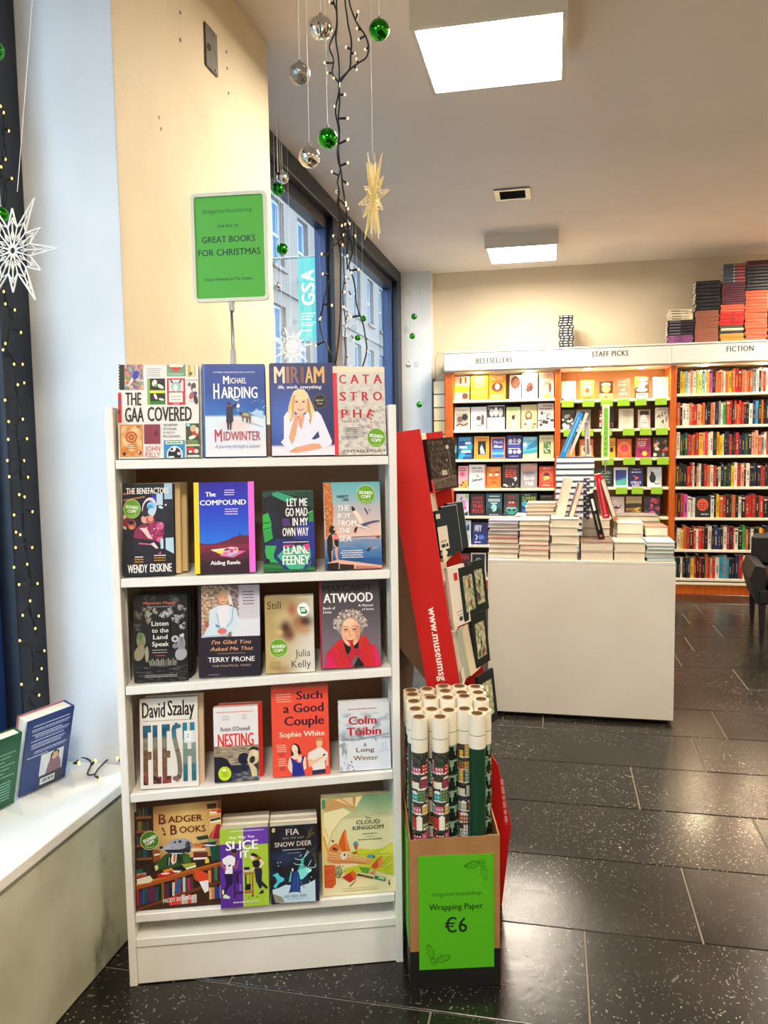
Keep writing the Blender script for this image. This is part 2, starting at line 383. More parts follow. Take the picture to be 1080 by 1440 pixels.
def c_midwinter():
    k = Cov(.156, .236, (40, 130, 915, 1375))
    a, b, c, d = rgb('123f96'), rgb('1f74c4'), rgb('e8e4ea'), rgb('dce8f4')
    def f(u, v):
        n = nz(u*6, v*6, 2)*.08
        if v < .555: return mixc(a, b, (v-.28)/.3+n*3)
        return mixc(mixc(d, rgb('e8cfc8'), max(0, 1-abs(u-.55)*2.6-abs(v-.66)*5)), c, (v-.7)*4+n)
    k.grid(f, 26, 40)
    k.r(40, 130, 62, 1375, '1c4f9a'); k.r(62, 130, 72, 1375, '5f90c8')
    k.t('NUMBER ONE BESTSELLING AUTHOR', 195, 780, 232, 250, 'dde8f4', 1)
    k.t('M', 330, 415, 290, 400, 'f4f1e4', 2); k.t('ICHAEL', 430, 655, 318, 392, 'f4f1e4', 1)
    k.t('H', 192, 275, 392, 600, 'f7f4ea', 2); k.t('ARDING', 300, 810, 440, 592, 'f7f4ea', 2)
    k.ln([(400, 520), (440, 570), (490, 615), (520, 622), (548, 605)], 14, 'f7f4ea')
    for i in range(40):
        x = random.uniform(700, 885); y = random.uniform(600, 860)
        if x-700 > (860-y)*.1: k.ln([(x, y), (x+random.uniform(-45, 45), y+random.uniform(-35, 10))], 6, random.choice(['7fbce8', 'cfe6f8', '2a6aa8', '164a8c']))
    k.poly([(700, 800), (790, 750), (885, 770), (890, 870), (780, 830)], 'a9d0ee'); k.ln([(700, 930), (760, 940), (880, 985)], 12, 'b9c6d8')
    k.poly([(372, 700), (400, 690), (455, 700), (463, 900), (440, 920), (362, 915)], '14213f'); k.poly([(450, 690), (520, 650), (528, 672), (460, 730)], '14213f'); k.e(408, 668, 26, 20, '2b2a3c', 12); k.poly([(378, 690), (440, 690), (440, 702), (378, 702)], 'b04a5a'); k.r(385, 650, 430, 665, '20202e')
    k.poly([(372, 900), (405, 900), (398, 1015), (378, 1015)], '14182c'); k.poly([(412, 900), (440, 900), (432, 1015), (412, 1015)], '14182c')
    k.ln([(528, 650), (532, 680)], 5, 'e8e0c0'); k.e(535, 698, 24, 26, 'f4f0ff', 14); k.e(533, 755, 12, 22, '7fb0e0', 9)
    k.poly([(545, 800), (570, 778), (640, 785), (700, 800), (712, 850), (705, 930), (690, 935), (680, 870), (610, 850), (600, 910), (588, 910), (585, 850), (550, 820)], '6f6455'); k.e(640, 815, 50, 22, 'b3a27e', 10, 8); k.e(570, 800, 24, 18, '2d2a28', 9); k.e(655, 890, 12, 40, '3d3630', 8)
    k.t('M', 200, 300, 1010, 1175, 'b8304e', 1); k.t('IDWINTER', 325, 840, 1040, 1160, 'b8304e', 1)
    k.t('A Journey through a Season', 205, 820, 1210, 1258, '8aa0c0', 0, 0, .3)
    return k
def c_blonde():
    k = Cov(.159, .238, (75, 100, 985, 1400))
    a, b = rgb('1d2a66'), rgb('3d66c0')
    k.grid(lambda u, v: mixc(a, b, max(0, 1-((u-.22)**2*3+(v-.62)**2*4))*1.0-.05) if v < .89 else rgb('ece4ee'), 22, 34)
    cs = ['f2d9bd', 'a8746a', '8f625e', '7a4f48', 'f0b86a', 'eab05c']
    for ch, (x0, x1), c in zip('MIRIAM', ((128, 285), (305, 350), (370, 495), (515, 560), (580, 695), (705, 862)), cs): k.t(ch, x0, x1, 152, 385, c, 2)
    k.t('life, work, everything', 180, 810, 415, 462, 'fff', 1, 0, .25)
    hair = 'e9c68c'
    k.poly([(470, 468), (560, 470), (620, 560), (680, 700), (720, 820), (700, 900), (640, 990), (600, 900), (570, 760), (420, 760), (400, 900), (330, 960), (300, 860), (330, 700), (370, 580), (410, 500)], hair)
    k.poly([(255, 860), (300, 790), (420, 830), (640, 830), (740, 780), (800, 840), (870, 1010), (950, 1210), (930, 1260), (780, 1310), (300, 1310), (205, 1215), (250, 1160)], 'e8e9f8')
    k.poly([(450, 830), (560, 830), (510, 1040), (470, 980)], 'e0a282'); k.poly([(750, 1060), (770, 1150), (700, 1180), (650, 1175)], '2a3470')
    k.e(500, 690, 105, 140, 'f0c6a4', 20); k.e(500, 560, 118, 80, 'f0d6a6', 16)
    k.poly([(378, 650), (400, 560), (430, 540), (410, 700), (400, 860), (340, 940), (350, 780)], 'd8a764'); k.poly([(600, 600), (625, 620), (650, 760), (660, 870), (640, 980), (610, 880), (600, 760)], 'c99556'); k.poly([(640, 680), (700, 800), (690, 890), (650, 800)], 'f4dba8'); k.poly([(340, 760), (370, 700), (375, 880), (330, 900)], 'f2d9a4')
    k.e(445, 650, 24, 9, '2c2224', 10); k.e(545, 650, 24, 9, '2c2224', 10); k.ln([(415, 628), (470, 625)], 6, '8a6040'); k.ln([(520, 625), (575, 630)], 6, '8a6040'); k.ln([(500, 660), (495, 705), (508, 712)], 5, 'd49a7a'); k.poly([(450, 738), (500, 748), (550, 738), (530, 765), (500, 772), (470, 765)], 'c4505a'); k.poly([(462, 744), (538, 744), (500, 758)], 'fbf4f0')
    k.poly([(420, 830), (470, 840), (455, 940), (430, 1100), (370, 1250), (320, 1150), (370, 980)], 'e2a882'); k.e(490, 840, 50, 30, 'eab894', 10, 10); k.e(465, 862, 12, 8, '4a4038', 8)
    k.poly([(330, 1340), (420, 1285), (640, 1240), (760, 1240), (800, 1300), (620, 1330), (420, 1365)], 'e8a480'); k.ln([(330, 1350), (420, 1320)], 12, 'd88a6a'); k.poly([(560, 830), (620, 790), (640, 900), (590, 880)], 'f2f2fc')
    k.e(785, 645, 100, 102, '6b7284', 28); k.e(785, 645, 94, 96, '0d0f14', 28); k.t('signed', 720, 840, 610, 640, 'd8c9a0', 1); k.t('copy', 742, 828, 662, 684, 'd8c9a0', 1)
    return k
def c_catastrophe():
    k = Cov(.134, .215, (18, 215, 745, 1335))
    a, b = rgb('dcd5cc'), rgb('8f8b8a')
    k.grid(lambda u, v: mixc(a, b, (nz(u*9, v*22, 1)*1.1+nz(u*22, v*40, 3)*.8)*min(1, v*2.2)+.12*v), 34, 60)
    k.r(18, 215, 78, 1335, 'e0263c'); k.r(18, 215, 78, 226, 'f0e4cc')
    red = 'c01f30'
    for s, y0, y1, xs in (('CATA', 250, 372, ((105, 205), (262, 385), (432, 530), (588, 710))), ('STRO', 485, 603, ((108, 200), (252, 352), (418, 518), (575, 705))), ('PH', 722, 835, ((122, 222), (288, 408)))):
        for ch, (x0, x1) in zip(s, xs): k.t(ch, x0, x1, y0, y1, red, 2)
    k.t('E', 490, 580, 730, 850, red, 2, 0, 0, 24); k.ln([(535, 850), (548, 980)], 14, 'd88890')
    k.t('NAKBA', 130, 380, 868, 900, '8a4048', 0); k.small(140, 470, 965, 6, 24, 8, '55504e')
    k.t('FINTAN DRURY', 145, 735, 1265, 1300, '3a3535', 1)
    signed(k, 605, 1108, 125, 125)
    return k
def c_benefactors():
    k = Cov(.126, .233, (70, 130, 775, 1395))
    a = rgb('0e0d16')
    def f(u, v):
        n = nz(u*5, v*7, 4)
        if v > .72: return mixc(a, rgb('221f33'), n+.4)
        return mixc(a, rgb('2a3048'), n*.8+.35 if u > .6 else n*.5+.1)
    k.grid(f, 20, 36)
    k.ln([(80, 270), (240, 250)], 26, '9a6a48'); k.ln([(90, 355), (380, 310)], 20, 'b07a58'); k.poly([(85, 540), (140, 600), (120, 760), (80, 740)], 'd9c9b8')
    k.r(540, 270, 628, 430, 'bcd4e6'); k.r(650, 130, 760, 350, 'a6c2d8'); k.poly([(480, 270), (530, 300), (530, 420), (480, 400)], '2a35b0')
    k.e(440, 470, 100, 150, 'e6d6da', 20, 10); k.e(430, 480, 78, 120, '27243c', 18, 10); k.e(470, 440, 62, 60, '8fc6ea', 14); k.e(455, 455, 40, 34, '38a0c8', 10); k.e(470, 520, 50, 50, 'c2d8ee', 12)
    k.e(130, 660, 60, 66, '7a2a2c', 12); k.e(200, 690, 58, 70, 'b35048', 12); k.e(190, 660, 45, 30, '2b1418', 10); k.e(190, 730, 36, 26, 'd88a70', 9)
    k.e(380, 620, 55, 60, 'd9a48c', 12); k.e(380, 535, 42, 55, '3a1c22', 10); k.e(450, 630, 60, 60, 'c05a56', 10); k.e(455, 610, 36, 44, 'ea9a80', 10)
    k.poly([(240, 760), (330, 690), (430, 690), (560, 650), (630, 690), (640, 820), (600, 930), (470, 950), (250, 940), (215, 860)], '8e2450'); k.e(520, 790, 80, 100, 'a32c5e', 12, 20); k.e(590, 720, 50, 60, 'd45c8e', 10, 20)
    for i in range(26): k.e(random.uniform(400, 630), random.uniform(680, 900), 12, 9, random.choice(['e6b0c8', '4a1030', 'd8487e', '2a0c22']), 6)
    k.poly([(300, 740), (400, 740), (480, 900), (420, 880), (350, 790)], 'efc8be'); k.poly([(540, 880), (620, 860), (600, 980), (560, 1060), (530, 960)], 'dc6090'); k.poly([(560, 1040), (600, 1060), (590, 1110), (560, 1100)], 'c83c86')
    k.poly([(220, 870), (560, 930), (640, 1040), (500, 1130), (200, 1080)], '1c1a2c'); k.ln([(290, 950), (470, 970)], 18, 'c85a78'); k.poly([(450, 960), (500, 940), (560, 1020), (530, 1030)], 'f2d0cc')
    k.r(590, 890, 630, 1030, 'b9dce8'); k.poly([(660, 885), (770, 880), (775, 1105), (660, 1040)], 'b4d4e4'); k.e(600, 460, 36, 20, 'cfe2f0', 8, 20); k.e(670, 430, 18, 12, 'cfe2f0', 6, -40)
    k.t('THE BENEFACTORS', 128, 715, 190, 272, 'f6f3ee', 2); k.t('WENDY', 135, 405, 1240, 1352, 'f4f0ea', 2); k.t('ERSKINE', 440, 740, 1235, 1345, 'f4f0ea', 2)
    for x0, x1, y in ((230, 360, 1130), (490, 670, 1115)): k.small(x0, x1, y, 1, 1, 14, 'eee'); k.small(x0-5, x1, y+34, 2, 34, 12, 'e0a030')
    signed(k, 205, 475, 112, 125)
    return k
def c_compound():
    k = Cov(.152, .233, (65, 120, 905, 1375), '301028')
    a, b, c = rgb('231ba0'), rgb('1b3fc8'), rgb('1f78e0')
    k.grid(lambda u, v: mixc(a, b, v*2.2) if v < .45 else mixc(b, c, (v-.45)*1.9), 6, 24, (135, 120, 825, 1000))
    k.poly([(135, 955), (240, 970), (360, 965), (520, 920), (620, 875), (700, 860), (825, 862), (825, 1375), (135, 1375)], '6a1c38')
    k.grid(lambda u, v: mixc(rgb('8a2440'), rgb('2e0f22'), v*1.6+nz(u*3, v*4)*.3-.1), 8, 10, (135, 985, 825, 1375))
    k.poly([(688, 865), (690, 822), (700, 822), (705, 865)], '2a2034')
    k.poly([(285, 1050), (490, 1030), (540, 1040), (430, 1120)], 'f6d84a'); k.poly([(410, 1140), (450, 1100), (670, 1070), (775, 1080), (600, 1165)], 'e06aa0'); k.poly([(440, 1120), (470, 1040), (560, 1015), (670, 1030), (660, 1095), (530, 1135)], 'f4b8c8'); k.poly([(285, 1050), (490, 1030), (480, 1060), (330, 1075)], 'fae8c0')
    k.poly([(475, 1045), (545, 1035), (545, 1060), (475, 1070)], '5a2030'); k.poly([(550, 1050), (600, 1045), (600, 1090), (550, 1100)], 'c84890'); k.poly([(610, 1045), (650, 1040), (650, 1060), (610, 1065)], '8a6a10'); k.poly([(520, 1125), (650, 1090), (670, 1100), (540, 1150)], '9ac0e8'); k.poly([(460, 1090), (530, 1080), (530, 1120), (460, 1125)], 'e870b0')
    k.r(65, 120, 135, 1375, 'ecd62e'); k.r(820, 120, 905, 1375, 'f070d8')
    k.t('The', 225, 370, 255, 318, 'fff', 2); k.t('COMPOUND', 145, 792, 368, 438, 'fff', 2); k.t('Aisling Rawle', 280, 695, 1205, 1258, 'fff', 2)
    k.small(480, 640, 228, 3, 32, 13, 'f0d8f8'); k.small(485, 700, 490, 3, 34, 13, 'f0d8f8')
    return k
def c_mad():
    k = Cov(.133, .208, (90, 130, 885, 1350), '0e1420')
    k.grid(lambda u, v: mixc(rgb('0c1119'), rgb('182f5c'), v*1.2-.2+nz(u*3, v*3)*.5), 12, 18)
    k.poly([(90, 150), (240, 140), (240, 200), (120, 230)], '1d4a38'); k.poly([(245, 150), (300, 140), (600, 210), (700, 250), (880, 300), (880, 130), (230, 130)], '16573c'); k.poly([(250, 160), (330, 145), (560, 225), (640, 290), (450, 300), (250, 200)], '2ea07a'); k.poly([(560, 160), (880, 150), (880, 420), (760, 330)], '123c30')
    k.poly([(100, 490), (180, 460), (225, 600), (225, 700), (245, 850), (120, 910), (95, 700)], '2fae4a'); k.ln([(95, 620), (215, 600)], 16, '14502a'); k.ln([(100, 715), (230, 680)], 12, '14502a')
    for i in range(5): k.ln([(110, 760+i*28), (235, 740+i*28)], 7, '1c7c38')
    k.poly([(800, 470), (870, 440), (880, 600), (800, 640)], '2c8a44'); k.ln([(780, 480), (870, 440)], 8, '7fe0a0')
    k.poly([(130, 950), (300, 960), (250, 1100), (330, 1220), (160, 1200), (120, 1050)], '35ad55'); k.poly([(90, 1220), (600, 1240), (885, 1300), (885, 1350), (90, 1350)], '1f6a34'); k.ln([(90, 1260), (885, 1330)], 10, '2f9a4a'); k.ln([(100, 1310), (885, 1345)], 8, '123c22')
    k.poly([(300, 1120), (420, 1000), (820, 960), (820, 1230), (740, 1320), (470, 1320)], '3fae88')
    k.poly([(620, 640), (885, 600), (885, 1100), (790, 1250), (740, 1330), (690, 1320), (830, 1130), (790, 900), (560, 860)], '20308c'); k.poly([(130, 930), (330, 860), (600, 880), (400, 1000), (300, 1110), (420, 1250), (500, 1330), (430, 1330), (250, 1140), (310, 950)], '1c2a70'); k.e(155, 1190, 40, 40, '0c0f18', 12)
    for s, x0, x1, y0, y1 in (('LET ME', 470, 785, 252, 368), ('GO MAD', 445, 785, 395, 520), ('IN MY', 550, 790, 545, 665), ('OWN WAY', 393, 795, 695, 820)): k.t(s, x0, x1, y0, y1, 'faf6f0', 2)
    k.t('ELAINE', 400, 800, 962, 1090, 'faf6f0', 2); k.t('FEENEY', 385, 800, 1110, 1250, 'faf6f0', 2); k.poly([(700, 955), (800, 940), (800, 1000), (770, 1060)], 'e0408a'); k.r(400, 950, 560, 975, 'd0406e')
    k.small(390, 520, 560, 5, 24, 8, '9a60c8'); k.small(400, 795, 905, 1, 1, 14, 'e8e0f0', 0)
    return k
def c_boy():
    k = Cov(.148, .226, (45, 105, 870, 1330))
    def f(u, v):
        if v < .25: c = mixc(rgb('5cb0b8'), rgb('a8bcc4'), v*3.4+u*.15)
        elif v < .64: c = mixc(rgb('b4b4bc'), rgb('efc4b4'), (v-.25)*2.6)
        elif v < .88: c = mixc(rgb('8f9cb8'), rgb('2768a8'), (v-.64)*4+nz(u*4, v*40)*.45)
        else: c = rgb('1f5590')
        return c
    k.grid(f, 16, 44)
    k.poly([(45, 110), (160, 105), (185, 500), (160, 760), (65, 900)], 'c8743c')
    for i in range(90):
        x = random.uniform(55, 160); y = random.uniform(120, 820); k.e(x, y, random.uniform(6, 14), random.uniform(5, 10), random.choice(['e0a05a', 'a8481e', 'c8402a', 'efc08a', '8a4a2a']), 6, random.uniform(0, 90))
    k.ln([(440, 880), (860, 872)], 10, '3a5a90'); k.poly([(75, 1230), (230, 1190), (300, 1200), (870, 1290), (870, 1330), (80, 1330)], 'e8b49c'); k.poly([(75, 1240), (240, 1230), (240, 1330), (75, 1330)], '1a1010'); k.poly([(250, 1250), (460, 1270), (460, 1330), (250, 1330)], '2a1a18'); k.poly([(480, 1280), (870, 1310), (870, 1330), (480, 1330)], 'c07a66')
    k.poly([(80, 900), (110, 840), (150, 830), (160, 1200), (110, 1230), (80, 1100)], '120e12'); k.e(160, 770, 48, 58, '1c1014', 14); k.poly([(130, 830), (220, 830), (245, 930), (240, 1010), (210, 1050), (170, 1010), (150, 900)], '160f12')
    k.poly([(160, 830), (235, 850), (245, 910), (180, 915)], 'e4625c'); k.ln([(165, 850), (238, 860)], 7, 'f4dcd4'); k.ln([(170, 878), (240, 885)], 7, 'f4dcd4'); k.poly([(150, 840), (165, 850), (190, 990), (225, 1020), (215, 1030), (175, 1000)], 'e8b49a'); k.poly([(190, 1030), (235, 1010), (225, 1120), (240, 1200), (210, 1200), (190, 1100)], 'e0a890'); k.poly([(140, 1060), (160, 1060), (150, 1210), (140, 1210)], 'e0a890'); k.e(195, 760, 22, 26, 'e4b094', 9)
    k.poly([(440, 460), (470, 450), (560, 560), (620, 670), (560, 700), (500, 590), (455, 520)], 'efdcc8'); k.poly([(440, 455), (470, 445), (505, 500), (455, 520)], '1c1c26'); k.poly([(550, 720), (640, 680), (760, 655), (850, 650), (850, 665), (720, 690), (640, 730), (700, 750), (690, 770), (600, 740)], '4c4c78'); k.poly([(470, 820), (490, 745), (530, 740), (500, 810)], '1a1620'); k.poly([(520, 700), (610, 730), (690, 755), (700, 780), (620, 755), (520, 730)], 'f6e8dc')
    k.poly([(630, 480), (640, 465), (690, 560), (680, 570)], '2a2a32'); k.ln([(695, 490), (725, 520)], 8, '555'); k.poly([(640, 1070), (690, 1035), (730, 1035), (690, 1055), (690, 1085)], '2a2438'); k.ln([(730, 1050), (810, 1030)], 7, 'd8d8e4'); k.poly([(780, 890), (830, 875), (860, 885), (820, 905)], 'a03048')
    for s, x0, x1, y0, y1 in (('THE', 240, 415, 430, 510), ('BOY', 245, 430, 540, 612), ('FROM', 250, 510, 640, 722), ('THE', 255, 430, 748, 828), ('SEA', 258, 435, 858, 938)): k.t(s, x0, x1, y0, y1, 'faf8f4', 2)
    k.t('GARRETT', 235, 408, 285, 320, '1e2c38', 2); k.t('CARR', 310, 408, 336, 366, '1e2c38', 2)
    k.small(270, 620, 1065, 4, 30, 13, 'f4f4f8'); signed(k, 660, 280, 128, 128, 4)
    return k
def c_listen():
    k = Cov(.135, .22, (120, 150, 865, 1325), '0b0b0c')
    def leaf(x, y, a, L, c, wd=5):
        for j in range(5):
            X, Y = x+random.uniform(-.4, .4)*L, y+random.uniform(-.3, .3)*L
            for i in range(-3, 4): t = math.radians(a+j*14-28+i*11); k.ln([(X, Y), (X+L*.38*math.cos(t), Y+L*.38*math.sin(t))], wd*.7, c)
    for x, y, a, L, c in ((320, 350, 160, 170, '8f8874'), (330, 440, 175, 190, 'a39c88'), (220, 400, 110, 150, '6e6a5c'), (160, 560, 70, 130, '5f5a4a'), (450, 350, 140, 120, 'a09a86'), (480, 420, -30, 150, 'b4b4b4'), (620, 380, 20, 170, 'c4c4c8'), (700, 480, 10, 160, 'bcbcc0'), (780, 300, 60, 130, '9c9ca0'), (760, 560, 30, 120, 'b0b0b4'), (830, 700, 120, 110, 'd0d0d4'), (700, 250, -20, 150, '66666a'), (300, 200, 10, 180, '44443f'), (600, 200, 5, 200, '4a4a4c')): leaf(x, y, a, L, c)
    for x, y, rx, ry, c, a in ((222, 760, 62, 105, '8a8a64', 0), (205, 700, 40, 50, '5f7a52', 0), (200, 930, 70, 110, '8f8468', 20), (300, 950, 26, 110, '9a9078', 0), (690, 755, 52, 48, 'b8b8b8', 0), (775, 820, 55, 100, '9a9aa0', 0), (690, 850, 40, 34, '80808a', 0), (770, 960, 80, 90, 'a4a4aa', 30)): k.e(x, y, rx, ry, c, 16, a)
    for i in range(8): k.ln([(185+i*11, 830), (200+i*7, 680)], 3, '4a4a38'); k.ln([(740+i*10, 900), (760+i*5, 740)], 3, '55555a')
    k.e(690, 755, 22, 20, '333', 10)
    for i in range(17): k.ln([(350+i*22, 1110), (330+i*24, 1040-(i % 3)*14)], 7, random.choice(['c8c4b8', '98948a', 'e0dcd0'])); 
    for i in range(60):
        x = random.uniform(130, 850); y = random.uniform(1110, 1310); k.ln([(x, y), (min(860, x+random.uniform(30, 120)), y+random.uniform(-12, 12))], 4, random.choice(['5c5c60', '8c8c90', '2c2c30', '74746c']))
    k.r(250, 1225, 730, 1260, '141416'); k.small(270, 715, 1232, 2, 22, 9, 'b4b0a8', 0)
    k.t('Manchán Magan', 262, 700, 238, 275, 'd06a4c', 1); k.small(300, 660, 305, 1, 1, 9, 'a8a49c', 0)
    k.r(350, 490, 620, 880, '0b0b0c')
    for s, x0, x1, y0, y1 in (('Listen', 368, 600, 505, 568), ('to the', 372, 600, 600, 660), ('Land', 388, 585, 692, 750), ('Speak', 372, 605, 785, 845)): k.t(s, x0, x1, y0, y1, 'f0ece4', 1)
    k.small(370, 610, 892, 2, 34, 11, 'b8a8a0'); k.small(415, 550, 967, 1, 1, 12, 'c05a44', 0)
    return k
def c_terry():
    k = Cov(.158, .244, (50, 65, 888, 1365), '1c1728')
    k.r(50, 65, 888, 118, '0a0a0e')
    def f(u, v):
        if u > .64 and v < .66: return mixc(rgb('c8c0cc'), rgb('d8d2de'), v)
        if v > .62 and u > .5: return rgb('dfe0ea')
        n = nz(u*26, v*34, 2); base = mixc(rgb('c09a72'), rgb('7a6878'), u*1.5); return mixc(base, rgb('f0e0cc') if n > 0 else rgb('6a4a3c'), min(1, abs(n)*2.0))
    k.grid(f, 40, 40, (92, 118, 882, 822))
    k.e(385, 270, 80, 90, 'cf9a70', 12); k.e(390, 300, 62, 80, 'e8aa84', 16); k.poly([(440, 190), (490, 260), (520, 400), (470, 400), (450, 260)], 'e6dcd8'); k.e(400, 210, 60, 40, 'd9b890', 12); k.ln([(360, 345), (415, 345)], 8, '8a3c34'); k.e(362, 290, 10, 6, '4a2c24', 8); k.e(415, 290, 10, 6, '4a2c24', 8); k.e(485, 400, 22, 18, '6a3a34', 8)
    k.poly([(205, 450), (330, 390), (460, 390), (560, 440), (590, 560), (560, 700), (430, 790), (230, 800), (120, 800), (190, 640)], 'cfe0ea'); k.poly([(320, 400), (450, 390), (470, 560), (420, 690), (320, 690), (300, 560)], 'e6e4ea'); k.ln([(300, 500), (330, 680)], 14, '8fb4c8'); k.ln([(520, 430), (500, 620), (430, 690)], 12, '7ea8be'); k.poly([(280, 640), (350, 680), (330, 700), (285, 690)], '5a9ab8'); k.e(370, 745, 65, 45, 'd87a76', 12); k.ln([(320, 750), (420, 735)], 7, 'b85450'); k.ln([(90, 815), (440, 800)], 24, 'b8c4d4'); k.e(165, 650, 30, 45, 'a85a50', 8)
    for i in range(5): k.small(640, 825, 205+i*42, 1, 1, 13, '55505f')
    k.t("I'm Glad You", 225, 750, 868, 922, 'e8a878', 1, 0, .25); k.t('Asked Me That', 205, 780, 962, 1012, 'e8a878', 1, 0, .25); k.r(305, 1048, 680, 1053, 'b8a8a0')
    k.t('TERRY PRONE', 175, 805, 1100, 1165, 'faf8f6', 1); k.t('THE POLITICAL YEARS', 230, 750, 1205, 1232, 'c8a898', 0); k.small(180, 325, 1330, 1, 1, 8, 'a09aa8', 0)
    return k
def c_still():
    k = Cov(.126, .198, (95, 165, 865, 1360))
    def bl(u, v, cx, cy, rx, ry): return math.exp(-(((u-cx)/rx)**2+((v-cy)/ry)**2))
    def f(u, v):
        c = mixc(mixc(rgb('9c8658'), rgb('c2ab70'), min(1, v*1.5)), rgb('dcd8ce'), (u-.25)*1.4+(v-.5)*.5)
        c = mixc(c, rgb('dccb9c'), bl(u, v, .42, .3, .22, .12)*.8)
        for a, b, rx, ry, col, s in ((.56, .17, .09, .09, 'a85a34', .9), (.80, .34, .16, .07, '3a241c', 1.1), (.68, .37, .10, .10, 'b06a40', .8), (.42, .43, .10, .10, '46241c', 1.1), (.50, .50, .10, .08, '6a3428', .9), (.80, .45, .15, .07, 'b88a5c', .8), (.30, .47, .08, .04, 'e6c890', .8), (.35, .97, .2, .08, '8a5a34', .5)):
            c = mixc(c, rgb(col), bl(u, v, a, b, rx, ry)*s)
        return c
    k.grid(f, 36, 52)
    k.t('Still', 135, 350, 245, 358, '1a1a14', 0); k.t('a memoir', 640, 785, 225, 242, '444', 0)
    k.e(705, 385, 95, 106, 'f4f6f4', 28); k.poly([(645, 340), (725, 345), (775, 425), (750, 450), (668, 450)], '1f8a50'); k.r(668, 360, 735, 418, 'cfe8dc')
    k.t('Julia', 560, 800, 1005, 1115, '3c3c38', 0); k.t('Kelly', 500, 805, 1175, 1285, '3c3c38', 0); k.small(150, 340, 1185, 5, 26, 8, '6a5434'); signed(k, 300, 970, 140, 140, 0)
    return k
def c_red_scarf():
    k = Cov(.159, .231, (75, 125, 930, 1335), '5a5058')
    k.grid(lambda u, v: mixc(rgb('3a353a'), rgb('786c78'), v*1.5-.1), 8, 16)
    k.r(75, 125, 98, 1335, 'a81e38')
    k.t('MARGARET', 125, 825, 200, 292, '171417', 2); k.t('ATWOOD', 130, 835, 315, 440, 'faf8f8', 2)
    k.t('Book of', 125, 295, 495, 530, 'fff', 1); k.t('Lives', 125, 240, 548, 582, 'fff', 1); k.t('A Memoir', 622, 842, 475, 505, 'fff', 1); k.t('of Sorts', 672, 842, 528, 558, 'fff', 1)
    rr = random.Random(5); k.e(500, 745, 200, 190, 'a8988e', 24)
    for i in range(190):
        a = rr.uniform(-.35, PI+.35); q = rr.uniform(.62, 1.16); x = 500-q*205*math.cos(a); y = 735-q*175*math.sin(a); k.e(x, y, rr.uniform(10, 24), rr.uniform(8, 16), rr.choice(['b8a49c', 'd8c8be', '8a7874', 'c4b0a6', '6e5e5c', 'e4d8d0', 'a08c86']), 7, rr.uniform(0, 180))
    k.poly([(385, 940), (620, 930), (600, 1100), (440, 1150)], '140f14'); k.e(505, 850, 132, 195, 'f0b894', 26); k.e(480, 730, 80, 60, 'f6cda8', 16); k.e(600, 860, 36, 110, 'dc9a78', 12); k.e(520, 760, 30, 40, 'f4c4a0', 10)
    for x in (437, 557):
        k.e(x, 812, 34, 9, '3a1c18', 12); k.ln([(x-44, 785), (x, 765), (x+44, 785)], 9, '9a5a40'); k.e(x, 838, 36, 8, 'd88c6c', 12)
    k.ln([(490, 830), (485, 900), (520, 905)], 8, 'c87858'); k.ln([(400, 905), (440, 935)], 5, 'c07050'); k.ln([(610, 900), (570, 935)], 5, 'c07050'); k.poly([(440, 955), (500, 962), (565, 950), (520, 985), (470, 980)], 'b03038'); k.ln([(430, 945), (445, 955)], 5, '9a4030')
    k.poly([(125, 1330), (150, 1120), (240, 1050), (330, 950), (380, 940), (440, 1180), (540, 1330)], 'cf1f3e'); k.poly([(680, 1330), (600, 1160), (640, 920), (720, 910), (770, 1020), (860, 1050), (925, 1300), (925, 1330)], 'cf1f3e')
    k.poly([(240, 1040), (340, 945), (380, 940), (430, 1130), (430, 1330), (320, 1330), (300, 1150)], 'd8282e'); k.poly([(610, 990), (650, 910), (730, 930), (790, 1060), (790, 1330), (690, 1310), (650, 1160)], 'd8282e')
    for i in range(16): k.ln([(300+i*3, 1010+i*20), (420, 985+i*20)], 5, 'a8141e'); k.ln([(650, 960+i*22), (775, 975+i*22)], 5, 'a8141e')
    k.poly([(120, 1330), (160, 1130), (200, 1140), (300, 1330)], 'd81f62'); k.poly([(810, 1060), (860, 1050), (925, 1300), (850, 1330)], 'e01f5c')
    k.poly([(480, 970), (530, 960), (545, 1070), (620, 1090), (660, 1140), (560, 1180), (500, 1260), (450, 1180), (500, 1090)], 'c81c34'); k.ln([(550, 1095), (640, 1130)], 8, '8a1020'); k.ln([(540, 1130), (610, 1160)], 8, '8a1020'); k.poly([(530, 1325), (600, 1190), (680, 1300), (670, 1325)], '120c10')
    return k
